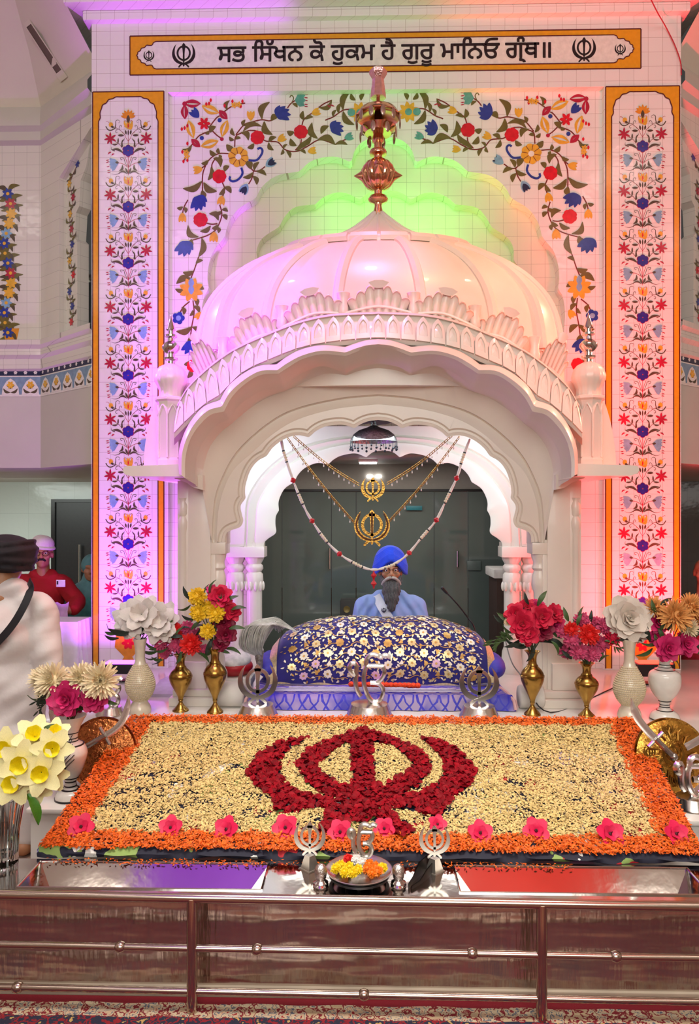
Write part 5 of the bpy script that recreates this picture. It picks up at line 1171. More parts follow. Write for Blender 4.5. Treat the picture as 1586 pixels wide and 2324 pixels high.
# ================================================================ shields and swords
def shield(px, py, rpx, Y, label, lean, engraved, m_):
    c = P(px, py, Y); r = rpx * Y / FPX; t = thing('round_shield', (c.x, c.y, BLK), label, 'shield')
    R = Matrix.Rotation(lean, 3, 'X')
    def W(v): return c + R @ Vector(v)
    b = MB(); prof = [(0, -.030), (r * .3, -.028), (r * .6, -.018), (r * .85, -.004), (r * .93, .0), (r, -.006), (r * 1.0, .004), (r * .9, .010), (r * .5, .000), (0, -.018)]
    seg = 56; rows = [[W((q * math.cos(2 * PI * k / seg), d, q * math.sin(2 * PI * k / seg))) for k in range(seg)] for q, d in prof]; b.loft(rows, closed=True); b.build('disc', m_, t, smooth=40)
    if engraved:
        b = MB()
        for x, z, k in ((0, 0, .055), (-.01, r * .68, .026), (-r * .62, .01, .03), (r * .62, -.02, .03), (0, -r * .66, .026)):
            dd = -.032 + .02 * (math.hypot(x, z) / r) ** 2
            for lp in khanda_loops(): b.prism(lp, lambda u, v, d: W((x + u * k * .9, dd + d, z + v * k)), -.002, .004)
        for k in range(16):
            a = 2 * PI * k / 16; b.tube([W((.07 * math.cos(a), -.029, .07 * math.sin(a))), W((.105 * math.cos(a + .1), -.026, .105 * math.sin(a + .1))), W((.125 * math.cos(a), -.02, .125 * math.sin(a)))], [.003, .006, .002], 5)
        b.build('engraving', mat('engraved_brass', '#8a6228', .35, .9), t, smooth=40)
    b = MB(); b.box(W((-.02, .02, -r * .9)), (c.x + .02, c.y + .10, BLK)); b.build('rest', mat('dark_wood', '#3a2a1e', .6), t)
shield(232, 1708, 80, 3.44, 'hammered copper shield leaning behind the black and white vase', -.22, False, mat('hammered_copper', '#b06a3c', .2, 1, var=.3, scale=60, bump=.9, bscale=55))
shield(1522, 1714, 82, 3.42, 'brass shield engraved with small emblems leaning by the red-lit end of the board', -.22, True, mat('shield_brass', '#b98a3e', .22, 1, var=.25, scale=30, bump=.3, bscale=60))
def sword(pts, Y, w0, label, hilt=True, yoff=0.0):
    p = [P(x, y, Y + yoff * i) for i, (x, y) in enumerate(pts)]; c = spline3(p, 30); t = thing('curved_sword', c[-1], label, 'sword'); n = len(c); b = MB(); L_, R_, F_, K_ = [], [], [], []
    for i, q in enumerate(c):
        d = (c[min(i + 1, n - 1)] - c[max(i - 1, 0)]).normalized(); s = Vector((d.z, 0, -d.x)).normalized(); w_ = w0 * min(1, .12 + 3.0 * i / n)
        L_.append(q - s * w_ / 2); R_.append(q + s * w_ / 2); F_.append(q + Vector((0, -.004, 0))); K_.append(q + Vector((0, .004, 0)))
    b.loft([L_, F_, R_, K_, L_]); b.build('blade', mat('blade_silver', '#e6e2dc', .22, .8, var=.05), t, smooth=30)
    if hilt:
        d = (c[-1] - c[-3]).normalized(); s = Vector((d.z, 0, -d.x)); b = MB(); b.tube([c[-1] - d * .005, c[-1] + d * .10], .013, 10); b.tube([c[-1] - s * .045, c[-1] + s * .045], .008, 8); b.ball(c[-1] + d * .11, .018); b.build('hilt', mat('hilt_steel', '#a9a19a', .25, .9), t)
sword([(291, 1578), (290, 1600), (280, 1632), (262, 1655), (238, 1670)], 3.36, .030, 'pale curved sword resting on the copper shield by the violet-lit vases')
sword([(118, 1590), (118, 1620), (128, 1650), (150, 1672)], 3.36, .030, 'dark-edged curved sword behind the black and white vase')
sword([(1432, 1585), (1438, 1610), (1450, 1635), (1472, 1662), (1488, 1678)], 3.33, .034, 'pale curved sword laid across the engraved brass shield toward the board')
sword([(1640, 1640), (1610, 1662), (1585, 1680), (1556, 1696)], 3.33, .034, 'pale curved sword laid over the outer edge of the brass shield', False)
# ================================================================ holy book under its cloth, bedding
rb0, rb1, rcx = P(612, 1500, 4.62).x, P(1122, 1500, 4.62).x, 0
TOPZ, BOTZ = P(860, 1393, 4.98).z, P(860, 1548, 4.56).z
def _book_raw(u, a):
    e = abs(2 * u - 1); hgt = (1 - max(0, e - .38) ** 2.0 / .3844 * .40) * (1 - max(0, e - .9) * 1.5)
    y = 4.83 - .275 * math.cos(a) * (1 - .04 * e); s = max(0, (math.sin(a) - .187) / .813) ** .62
    z = BOTZ - .03 + (TOPZ - BOTZ + .03) * s * hgt + .010 * math.sin(u * 34 + 2 * a / PI) * (1 - s) + .004 * math.sin(u * 21)
    return Vector((rb0 + (rb1 - rb0) * u, y, z))
_A0 = PI * .06; _TB = [_A0 + (PI - 2 * _A0) * i / 400 for i in range(401)]; _LN = [0.0]
for i in range(400): _LN.append(_LN[-1] + (_book_raw(.5, _TB[i + 1]) - _book_raw(.5, _TB[i])).length)
VM = _LN[-1]
def book_pt(u, v, lift=0.0):
    """u across 0..1, v 0 front hem .. 1 back hem, even steps over the cloth"""
    def raw(u, v):
        t = min(max(v, 0), 1) * VM; lo, hi = 0, 400
        while hi - lo > 1:
            m = (lo + hi) // 2
            if _LN[m] <= t: lo = m
            else: hi = m
        return _book_raw(u, _TB[lo] + (_TB[hi] - _TB[lo]) * (t - _LN[lo]) / max(_LN[hi] - _LN[lo], 1e-9))
    p = raw(u, v)
    if lift:
        d = .004; n = (raw(u + d, v) - raw(u - d, v)).cross(raw(u, v + d) - raw(u, v - d)).normalized(); p = p + n * lift
    return p
t = thing('book_cover_cloth', ((rb0 + rb1) / 2, 4.86, PLAT + .09), 'navy velvet cloth embroidered with gold flowers, draped over the book on its cushions', 'cloth')
mb = MB(); nu, nv = 90, 44
mb.loft([[book_pt(i / nu, j / nv) for i in range(nu + 1)] for j in range(nv + 1)])
mb.loft([[Vector((p.x, p.y, PLAT + .085)) if 0 else Vector((p.x, p.y, BOTZ - .05)) for p in (book_pt(i / nu, j / nv) for i in range(nu + 1))] for j in (0, nv)])
mb.build('velvet', NAVY, t, smooth=60)
# gold ribbon along both ends and the front hem
mb = MB()
for u0, u1 in ((.0, .035), (.965, 1.0)): mb.loft([[book_pt(u, j / 40, .006) for u in (u0, u1)] for j in range(41)])
mb.loft([[book_pt(i / 60, v, .005) for i in range(61)] for v in (.0, .016)])
mb.build('gold_ribbon', mat('gold_ribbon', '#d9c394', .38, .5, var=.2, scale=90, bump=.2), t, smooth=60)
EM = {'g': GOLD, 'w': mat('pearl_thread', '#efe6d2', .4, .2, var=.1), 'o': mat('orange_gold', '#c99a52', .35, .5, var=.15), 'p': mat('pink_thread', '#e0b6cf', .4, .2)}
D = Draw2D(); er = random.Random(12); BWm = rb1 - rb0
def eu(p): return (p[0] / BWm, p[1] / VM)
def E(cx, cy, kind, a=0.0, s=1.0, col='g'):
    def T(x, y): return ((cx + (x * math.cos(a) - y * math.sin(a)) * s) / BWm, (cy + (x * math.sin(a) + y * math.cos(a)) * s) / VM)
    def lf(a0, b0, w_, bend, c):
        a_, b_ = Vector(a0), Vector(b0); d = b_ - a_; n = Vector((-d.y, d.x)); k = 6; tp, bt_ = [], []
        for i in range(k + 1):
            tt = i / k; q = a_ + d * tt + n * bend * math.sin(PI * tt); h = w_ / 2 * math.sin(PI * min(1, tt * .95 + .03)) ** .8 / max(d.length, 1e-6); tp.append(q + n * h); bt_.append(q - n * h)
        for i in range(k): D.poly([T(*tp[i]), T(*tp[i + 1]), T(*bt_[i + 1]), T(*bt_[i])], c)
    if kind == 'f':
        D.at(1)
        for k in range(8): t_ = k * PI / 4; lf((.008 * math.cos(t_), .008 * math.sin(t_)), (.033 * math.cos(t_), .033 * math.sin(t_)), .022, 0, col)
        D.at(2).poly([T(.009 * math.cos(k * .785), .009 * math.sin(k * .785)) for k in range(8)], 'o')
    elif kind == 'l': D.at(1); lf((0, 0), (.030, 0), .015, .1, col)
    elif kind == 'p':
        D.at(1); lf((0, -.02), (.004, .022), .030, -.35, col); D.at(2)
    elif kind == 's': D.at(0); D.stem([T(x, .010 * math.sin(x * 55)) for x in (-.05, -.03, -.01, .01, .03, .05)], .0022 / .6, col)
rows = [(.075 + .066 * i, (i % 2) * .5) for i in range(9)]
for ri, (cy, ph) in enumerate(rows):
    n = 8
    for k in range(n + 1):
        cx = BWm * (.075 + .85 * (k + ph - .25) / n)
        if not .05 * BWm < cx < .95 * BWm: continue
        E(cx, cy, 'f', er.random(), .84 if ri < 4 else .8, er.choice('ggwgop' if ri < 2 else 'ggwgo'))
        for m in range(9):
            a = m * .7 + er.random() * .5; r = er.uniform(.040, .062); E(cx + r * math.cos(a), cy + r * .75 * math.sin(a), 'l', a + er.uniform(-1, 1), er.uniform(.55, .85), er.choice('wwggo'))
        hx = cx + BWm * .85 / n / 2
        if .05 * BWm < hx < .95 * BWm:
            E(hx, cy + .006, 'p', er.uniform(-.6, .6), .75, er.choice('wgo')); E(hx, cy - .02, 's', er.uniform(-.5, .5), 1, 'o')
            for m in range(5):
                a = er.random() * 6.28; r = er.uniform(.036, .055); E(hx + r * math.cos(a), cy + r * .75 * math.sin(a), 'l', a + er.uniform(-1, 1), .65, er.choice('wwgg'))
D.build('embroidery', lambda u, v, l: book_pt(min(max(u, 0), 1), min(max(v, 0), 1), .003 + .0012 * l), EM, t)
# folded under-layers with gold edges between velvet and bed
mb = MB()
for k, (z0, y0, x0, x1) in enumerate(((BOTZ - .018, 4.535, .01, .99), (BOTZ - .034, 4.515, .0, .97))):
    mb.loft([[Vector((rb0 + (rb1 - rb0) * (x0 + (x1 - x0) * i / 40), y0 + .006 * d, z0 - .009 * d + .016 * math.sin(i * .35 + k * 2) * (1 if i > 20 else .3))) for i in range(41)] for d in (0, 1)])
    mb.loft([[Vector((rb0 + (rb1 - rb0) * (x0 + (x1 - x0) * i / 40), y0 + .25 * d, z0 + .016 * math.sin(i * .35 + k * 2) * (1 if i > 20 else .3))) for i in range(41)] for d in (0, 1)], 1)
mb.build('gold_hem', [mat('gold_ribbon', '#d9c394', .38, .5), NAVY], t, smooth=60)
# lattice bed cloth
def lattice():
    m = mat('lattice_cloth', '#8d7ab0', .5, var=.1)
    nt = m.node_tree; N, L = nt.nodes, nt.links; b = N['Principled BSDF']; tc = N.new('ShaderNodeTexCoord'); s = N.new('ShaderNodeSeparateXYZ'); L.new(tc.outputs['Object'], s.inputs[0])
    ad = N.new('ShaderNodeMath'); ad.operation = 'SUBTRACT'; L.new(s.outputs[2], ad.inputs[0]); L.new(s.outputs[1], ad.inputs[1])
    outs = []
    for sg in (1, -1):
        c = N.new('ShaderNodeMath'); c.operation = 'MULTIPLY_ADD'; c.inputs[1].default_value = 1.15 * sg; L.new(ad.outputs[0], c.inputs[0]); L.new(s.outputs[0], c.inputs[2])
        k = N.new('ShaderNodeMath'); k.operation = 'MULTIPLY'; k.inputs[1].default_value = 14.5; L.new(c.outputs[0], k.inputs[0]); f = N.new('ShaderNodeMath'); f.operation = 'FRACT'; L.new(k.outputs[0], f.inputs[0])
        p = N.new('ShaderNodeMath'); p.operation = 'PINGPONG'; p.inputs[1].default_value = .5; L.new(f.outputs[0], p.inputs[0]); l = N.new('ShaderNodeMath'); l.operation = 'LESS_THAN'; l.inputs[1].default_value = .09; L.new(p.outputs[0], l.inputs[0]); outs.append(l)
    mxm = N.new('ShaderNodeMath'); mxm.operation = 'MAXIMUM'; L.new(outs[0].outputs[0], mxm.inputs[0]); L.new(outs[1].outputs[0], mxm.inputs[1])
    vo = N.new('ShaderNodeTexNoise'); vo.inputs['Scale'].default_value = 7; L.new(tc.outputs['Object'], vo.inputs[0]); rp = N.new('ShaderNodeValToRGB'); e = rp.color_ramp.elements; e[0].position = .38; e[0].color = (*lin('#3f3aa8'), 1); e[1].position = .6; e[1].color = (*lin('#9a8ab0'), 1); L.new(vo.outputs[0], rp.inputs[0])
    mxr = N.new('ShaderNodeMixRGB'); mxr.inputs[2].default_value = (*lin('#1f1cae'), 1); L.new(mxm.outputs[0], mxr.inputs[0]); L.new(rp.outputs[0], mxr.inputs[1]); L.new(mxr.outputs[0], b.inputs['Base Color']); return m
LAT = lattice()
l0, l1 = P(556, 1615, 4.36).x, P(1168, 1615, 4.36).x; bz = P(860, 1562, 4.48).z
t = thing('bed_cloth', ((l0 + l1) / 2, 4.4, PLAT), 'blue lattice-patterned satin cloth spread over the low bed under the book', 'cloth')
mb = MB(); n = 60
rows = [(.0, 4.33, PLAT + .004), (.0, 4.345, PLAT + .05), (.006, 4.37, PLAT + .085), (.012, 4.42, bz - .012), (.02, 4.47, bz), (.03, 5.06, bz), (.03, 5.075, PLAT + .004)]
mb.loft([[Vector((l0 + e * 2 + (l1 - l0 - 4 * e) * i / n, y + .006 * math.sin(i * .9 + z * 30), z)) for i in range(n + 1)] for e, y, z in rows])
for side in (0, 1):
    pl = [Vector((l0 + e * 2 if side == 0 else l1 - e * 2, y, z)) for e, y, z in rows]; mb.add(pl, [tuple(range(len(pl)))])
mb.build('satin', LAT, t, smooth=60)
for xx in (l0, l1): mb = MB(); mb.tube([Vector((xx, 4.325, PLAT + .012)), Vector((xx + (.008 if xx < 0 else -.008), 4.34, PLAT + .06)), Vector((xx + (.03 if xx < 0 else -.03), 4.42, bz - .01)), Vector((xx + (.06 if xx < 0 else -.06), 4.5, bz + .003))], .010, 6); mb.build('edge_piping', mat('pink_piping', '#d9a9a6', .5), t)
for x0_, x1_, s in ((580, 640, 1), (1085, 1150, -1)):    # blue side cushions below the velvet
    a, c = P(x0_, 1520, 4.7), P(x1_, 1520, 4.7); b = MB(); b.ball(Vector(((a.x + c.x) / 2, 4.78, bz + .085)), ((c.x - a.x) * .48, .24, .075), 24, 12); 
    tag(b.build('side_cushion', mat('blue_cushion', '#3a36a8', .6, var=.25, scale=12), origin=((a.x + c.x) / 2, 4.78, bz)), 'blue satin cushion propping the velvet-covered book, %s' % ('violet-lit end' if s > 0 else 'red-lit end'), 'cushion')
# marigold string, arrows and small swords on the bed
g0, g1 = P(797, 1553, 4.45), P(948, 1556, 4.45); t = thing('marigold_string', ((g0.x + g1.x) / 2, 4.45, bz), 'string of orange marigold heads lying in front of the book', 'garland')
b = MB()
for i in range(16): b.ball(g0.lerp(g1, i / 15) + Vector((0, 0, .0)), (.018, .017, .017), 10, 8)
b.build('flower_heads', mat('marigold_head', '#ee4a12', .6, var=.2, scale=90, bump=.8, bscale=120), t, smooth=60); t.children[0]['kind'] = 'stuff'
for i, (xa, ya, xb, yb_, r, nm) in enumerate(((655, 1562, 905, 1566, .004, 'long silver arrow nearest the book'), (620, 1568, 1015, 1572, .004, 'long silver arrow second from the book'), (605, 1574, 1035, 1577, .004, 'long silver arrow third from the book'), (615, 1581, 1080, 1583, .0035, 'long thin silver arrow nearest the bed edge'))):
    Y = 4.44 - .018 * i; a, c = P(xa, ya, Y), P(xb, yb_, Y); a.z = c.z = bz + .010 - .006 * i * .5 + .004
    t = thing('ceremonial_arrow', a, nm + ' on the lattice cloth', 'arrow', None)
    b = MB(); b.tube([a, c], r, 8); b.build('shaft_rod', mat('arrow_silver', '#a9a2b4', .4, .85), t); b = MB(); b.tube([c, c + Vector((.05, 0, 0))], [r * 1.8, .001], 8); b.build('point', mat('arrow_silver', '#a9a2b4', .4, .85), t)
# cushions, bolsters, whisk, folded cloth
def bolster(px0, px1, py, Y, r, label, m_):
    a, c = P(px0, py, Y), P(px1, py, Y); a.z = c.z = PLAT + r; b = MB(); b.tube([a, a + Vector((.01, 0, 0)), a.lerp(c, .5), c - Vector((.01, 0, 0)), c], [r * .86, r, r * 1.02, r, r * .86], 24)
    tag(b.build('bolster', m_, origin=((a.x + c.x) / 2, Y, PLAT), smooth=50), label, 'bolster')
WC = mat('white_cotton', '#e4dcd2', .8, var=.05, scale=8, bump=.15)
bolster(494, 556, 1590, 4.42, .072, 'white cotton bolster against the bed cloth behind the tall brass vase', WC)
bolster(1176, 1232, 1595, 4.42, .068, 'white cotton bolster against the bed cloth behind the brass vase in red light', WC)
c = P(528, 1502, 4.75); t = thing('round_cushion', (c.x, c.y, c.z - .09), 'red cushion with printed white top beside the whisk', 'cushion')
b = MB(); b.ball(c + Vector((0, .03, -.035)), (.125, .11, .065), 24, 14); b.build('red_side', mat('red_satin', '#b5161e', .4, var=.1), t)
b = MB(); b.ball(c + Vector((0, .02, .018)), (.115, .10, .045), 24, 12, rot=Euler((.35, .1, 0))); b.build('printed_top', mat('printed_white', '#dcd2cc', .5, var=.35, scale=16), t)
b = MB(); b.box((c.x - .12, 4.68, PLAT + .05), (c.x + .13, 4.86, c.z - .088), bev=.02); tag(b.build('cushion_box', WC, origin=(c.x, 4.75, PLAT)), 'white cloth-covered block under the red cushion', 'block')
b = MB(); b.box((c.x - .11, 4.69, PLAT), (c.x + .12, 4.85, PLAT + .05), bev=.01); tag(b.build('low_stool', WHITE, origin=(c.x, 4.75, PLAT)), 'low white stool beneath the cushion block inside the arch', 'stool')
# yak-hair whisk
hb = P(588, 1495, 4.56); t = thing('fly_whisk', hb, 'grey yak-hair whisk with a netted silver neck leaning on the velvet cloth', 'whisk')
b = MB(); wr = random.Random(2)
for i in range(420):
    a, s = wr.uniform(-1, 1), wr.uniform(-1, 1); e = P(640 + 16 * a - 22 * s, 1412 + 14 * s * s + 12 * a, 4.62 + .05 * s); m = P(578 + 30 * a, 1437 + 12 * s, 4.52 + .06 * s); m2 = P(604 + 26 * a, 1408 + 10 * abs(s), 4.55 + .06 * s)
    b.tube(spline3([hb + Vector((.02 * a, .015 * s, .02)), P(570 + 26 * a, 1470, 4.53 + .05 * s), m, m2, e], 12), [.0011] * 13, 4, caps=False) if True else None
b.build('hair_tuft', mat('yak_hair', '#cfcfc6', .6, var=.2), t, smooth=60); t.children[0]['kind'] = 'stuff'
b = MB(); b.tube([hb + Vector((0, 0, .05)), hb, hb - Vector((-.01, .0, .09))], [.03, .024, .012], 12); b.build('silver_neck', mat('net_silver', '#8f8b84', .4, .7, var=.5, scale=70), t)
c = P(372, 1528, 4.62); b = MB(); 
b.loft([[Vector((c.x - .10 + .02 * math.sin(v), c.y + .1 * v, PLAT + .02 + .10 * math.sin(min(1, v / 3) * 1.6) * (1 - abs(u) * .5) + .0)) + Vector((.10 * (u + 1), 0, 0)) for u in (-1, -.6, -.2, .2, .6, 1)] for v in (0, .5, 1, 1.5, 2)])
b.loft([[Vector((c.x - .10 + .10 * (u + 1), c.y, PLAT + h * (.02 + .0 * (1 - abs(u))))) for u in (-1, -.6, -.2, .2, .6, 1)] for h in (0, 1)])
tag(b.build('folded_cloth', mat('grey_linen', '#b9b0bf', .8, var=.08), origin=(c.x, c.y, PLAT), smooth=60), 'folded pale cloth lying behind the shorter brass vase in violet light', 'cloth')
# ================================================================ flowers, vases
def petal_grid(L_, Wd, tilt, az, curl=.4, cup=.25, tip=.0, base=(0, 0, 0), nl=4, ruff=0.0, seed=0):
    """one petal as a small curved strip, growing from base, leaning tilt away from +Z towards azimuth az"""
    vs = []; r = random.Random(seed)
    for i in range(nl + 1):
        t = i / nl; th = tilt + curl * t; wd = Wd * (math.sin(PI * min(1, .12 + .80 * t)) ** .8) * (1 - tip * t)
        # integrate along the bend
        rad = L_ * sum(math.sin(tilt + curl * (k + .5) / nl) for k in range(i)) / nl; h = L_ * sum(math.cos(tilt + curl * (k + .5) / nl) for k in range(i)) / nl
        for j in (-1, 0, 1):
            x = rad; y = j * wd / 2; z = h
            lift = cup * wd * abs(j); x -= lift * math.cos(th); z += lift * math.sin(th) * .6 + r.uniform(-ruff, ruff) * L_ * t
            vs.append(Vector((base[0] + x * math.cos(az) - y * math.sin(az), base[1] + x * math.sin(az) + y * math.cos(az), base[2] + z)))
    fs = [(i * 3 + j, i * 3 + j + 1, (i + 1) * 3 + j + 1, (i + 1) * 3 + j) for i in range(nl) for j in range(2)]
    return vs, fs
FM = {}
def fmesh(kind, m_, centre=None):
    """a flower head of unit radius facing +Z; one shared mesh per kind and colour"""
    key = (kind, m_.name)
    if key in FM: return FM[key]
    b = MB(); r = random.Random(hash(kind) % 1000 if False else len(FM) + 5)
    def ring(n, L_, W_, tilt, curl, cup, z, jit=.15, ruff=.0, tip=0, rad=0.0, off=0.0):
        for k in range(n):
            a = 2 * PI * (k + off) / n + r.uniform(-jit, jit); s = r.uniform(.88, 1.1)
            v, f = petal_grid(L_ * s, W_, tilt + r.uniform(-.12, .12), a, curl, cup, tip, (rad * math.cos(a), rad * math.sin(a), z), 4, ruff, r.random()); b.add(v, f)
    if kind == 'pom':        # dense round carnation / marigold
        b.ball((0, 0, .15), .42, 10, 7)
        for n, L_, t in ((5, .62, .15), (8, .72, .42), (11, .82, .72), (13, .88, 1.02), (14, .90, 1.32), (13, .85, 1.65), (10, .72, 2.0)): ring(n, L_, .36, t, .35, .3, 0, ruff=.10)
    elif kind == 'mum':      # chrysanthemum with many narrow incurved petals
        b.ball((0, 0, .15), .34, 10, 7)
        for n, L_, t in ((8, .62, .05), (12, .72, .3), (16, .85, .6), (20, .98, .9), (22, 1.02, 1.2), (22, 1.0, 1.5), (18, .95, 1.8)): ring(n, L_, .17, t, -.25, .35, 0, .1)
    elif kind == 'peony':    # broad ruffled petals
        b.ball((0, 0, .12), .26, 8, 6)
        for n, L_, W_, t, c in ((4, .6, .45, .1, .35), (5, .8, .62, .38, .35), (6, .95, .75, .72, .35), (7, 1.05, .8, 1.05, .35), (7, 1.0, .8, 1.4, .3)): ring(n, L_, W_, t, c, .22, 0, .2, .09)
    elif kind == 'rose':     # one big layered paper-like bloom
        b.ball((0, 0, .2), .22, 8, 6)
        for n, L_, W_, t, c in ((4, .62, .5, -.05, .3), (6, .78, .7, .28, .4), (7, .92, .8, .62, .45), (8, 1.0, .85, .95, .5), (9, 1.02, .85, 1.25, .55), (9, .98, .8, 1.6, .5)): ring(n, L_, W_, t, c, .15, 0, .2, .10)
    elif kind == 'crepe':    # drooping crumpled heads
        for n, L_, W_, t, c in ((5, .7, .6, .2, .6), (6, .9, .65, .7, .7), (7, 1.05, .65, 1.2, .8), (7, 1.0, .6, 1.7, .6)): ring(n, L_, W_, t, c, -.2, 0, .25, .14)
    elif kind == 'hibiscus':
        for k in range(5):
            a = 2 * PI * k / 5; v, f = petal_grid(1.0, .95, 1.1, a, .45, .12, 0, (0, 0, 0), 5, .05, k); b.add(v, f)
        for k in range(5):
            a = 2 * PI * (k + .5) / 5; v, f = petal_grid(.62, .6, .75, a, .5, .15, 0, (0, 0, .02), 4, .06, k + 9); b.add(v, f)
    elif kind == 'daffodil':
        for k in range(6): v, f = petal_grid(1.0, .72, 1.25, 2 * PI * k / 6, .25, .14, .1, (0, 0, -.02 * (k % 2)), 5, .03, k); b.add(v, f)
    o = b.build('head', m_, smooth=60, fix=False); me = o.data; bpy.data.objects.remove(o); FM[key] = me; return me
def extra(kind, m_):
    key = ('x' + kind, m_.name)
    if key in FM: return FM[key]
    b = MB()
    if kind == 'trumpet':
        seg = 18; rows = [[Vector((q * math.cos(2 * PI * k / seg), q * math.sin(2 * PI * k / seg), z + (.07 * math.cos(k * 2.1) if q > .30 else 0))) for k in range(seg)] for q, z in ((.12, 0), (.22, .12), (.24, .36), (.36, .56), (.33, .55), (.17, .26), (.02, .06))]; b.loft(rows, closed=True)
    elif kind == 'eye':
        b.ball((0, 0, .10), (.16, .16, .10), 10, 6); b.tube([(0, 0, .1), (.05, .02, .45)], [.04, .05], 6)
    elif kind == 'leaf':
        n = 6; rows = []
        for i in range(n + 1): t = i / n; w_ = .30 * math.sin(PI * min(1, .06 + .94 * t)) ** .8; rows.append([Vector((t, j * w_ / 1.0 * .5, .18 * math.sin(PI * t) - .12 * t * t + .05 * abs(j))) for j in (-1, 0, 1)])
        b.loft(rows)
    elif kind == 'sprig':
        for k in range(7): 
            a = (k - 3) * .45; t = .25 + .1 * k; v, f = petal_grid(.36, .12, 1.3, a, .2, .1, .3, (t * .8 if k != 3 else .8, 0, 0), 4); b.add(v, f)
        b.tube([(0, 0, 0), (.9, 0, .05)], .015, 5)
    o = b.build('bit', m_, smooth=60, fix=False); me = o.data; bpy.data.objects.remove(o); FM[key] = me; return me
F = {'cream': mat('mum_cream', '#f1dfb8', .65, var=.08, island=.08), 'peach': mat('mum_peach', '#f2b36a', .65, var=.1, island=.1), 'yellow': mat('carnation_yellow', '#efc41d', .65, var=.12, island=.12), 'crimson': mat('peony_crimson', '#d3063c', .6, var=.12, island=.14, sheen=.1), 'red': mat('carnation_red', '#dd1812', .65, var=.12, island=.14),
     'pink': mat('peony_pink', '#d4256b', .6, var=.15, island=.2), 'rosepink': mat('carnation_pink', '#c9466f', .65, var=.15, island=.2), 'white': mat('crepe_white', '#ece2da', .7, var=.06, island=.06), 'ivory': mat('paper_ivory', '#ecdfd0', .7, var=.05, island=.06), 'daff': mat('daffodil_pale', '#f8eeb0', .55, var=.08, island=.06), 'trump': mat('daffodil_deep', '#f0d90f', .5, var=.1),
     'hib': mat('hibiscus_pink', '#de0c4c', .55, var=.12, island=.12, sheen=.1), 'dark': mat('flower_eye', '#4a0616', .6), 'eyeg': mat('daffodil_eye', '#5c6b14', .6), 'orange': mat('marigold_orange', '#f07a0a', .6, var=.12, island=.15), 'marig': mat('marigold_yellow', '#f2cc0a', .6, var=.12, island=.12), 'leaf': mat('leaf_green', '#3f5a2c', .5, var=.2, island=.25), 'dleaf': mat('leaf_dark', '#1f2c20', .55, var=.2, island=.2), 'bleaf': mat('leaf_bright', '#4d8a22', .45, var=.15), 'stem': mat('stem_green', '#42502c', .6), 'wine': mat('petal_wine', '#8e1238', .55, var=.15, island=.15)}
def face_rot(d, spin=0.0):
    q = Vector(d).normalized().to_track_quat('Z', 'Y'); return (q @ Euler((0, 0, spin)).to_quaternion()).to_euler()
def bouquet(name, label, mouth, Y, heads, leaves=(), sprigs=(), group=None, seed=1):
    """heads: (kind, colour, px, py, diameter in px, lean towards camera 0..1, depth offset)"""
    rr = random.Random(seed); t = thing(name, mouth, label, 'flowers', group); b = MB()
    for h in heads:
        kind, col, px, py, d = h[:5]; fr = h[5] if len(h) > 5 else .7; dy = h[6] if len(h) > 6 else rr.uniform(-.04, .04)
        c = P(px, py, Y + dy); r = d / 2 * (Y + dy) / FPX; out = c - mouth
        dirn = Vector((out.x * 1.5, -fr - .1, max(.15, .55 * (1 - fr) + out.z * .6)))
        fl = part('flower', fmesh(kind, F[col]), t, c - dirn.normalized() * r * .35, face_rot(dirn, rr.random() * 6), r * 1.2)
        if kind == 'daffodil': part('trumpet', extra('trumpet', F['trump']), fl, (0, 0, 0)); x = fl.children[0]; x.location = (0, 0, 0); 
        m1 = mouth.lerp(c, .5) + Vector((0, 0, .02)); b.tube(spline3([mouth + Vector((rr.uniform(-.012, .012), rr.uniform(-.012, .012), -.02)), m1, c - dirn.normalized() * r * .3], 8), .003, 5)
    b.build('stems', F['stem'], t)
    if len(heads) > 4 and heads[0][0] != 'daffodil':        # foliage between the heads
        for i in range(12):
            h = heads[rr.randrange(len(heads))]; px = h[2] + rr.uniform(-.55, .55) * h[4]; py = h[3] + rr.uniform(.1, .6) * h[4]; c = P(px, py, Y + rr.uniform(.0, .05)); out = c - mouth
            part('leaf', extra('leaf', F[rr.choice(('leaf', 'dleaf', 'leaf'))]), t, c, (Matrix.Rotation(-math.atan2(out.z, out.x) + rr.uniform(-.8, .8), 4, 'Y') @ Matrix.Rotation(rr.uniform(.4, 1.5), 4, 'X')).to_euler(), rr.uniform(26, 40) * Y / FPX)
    for px, py, ln, ang, col, *dz in leaves:
        c = P(px, py, Y + (dz[0] if dz else rr.uniform(-.05, .03))); a = math.radians(ang)
        part('leaf', extra('leaf', F[col]), t, c, Euler((rr.uniform(.7, 1.5), 0, 0)).to_matrix().to_4x4() and (Matrix.Rotation(-a, 4, 'Y') @ Matrix.Rotation(rr.uniform(.6, 1.4), 4, 'X')).to_euler(), ln * Y / FPX)
    for px, py, ln, ang, col in sprigs:
        c = P(px, py, Y - .03); part('leaf_sprig', extra('sprig', F[col]), t, c, (Matrix.Rotation(-math.radians(ang), 4, 'Y') @ Matrix.Rotation(1.2, 4, 'X')).to_euler(), ln * Y / FPX)
    return t
BRASS = mat('aged_brass', '#a5803f', .24, 1.0, var=.22, scale=18, bump=.05)
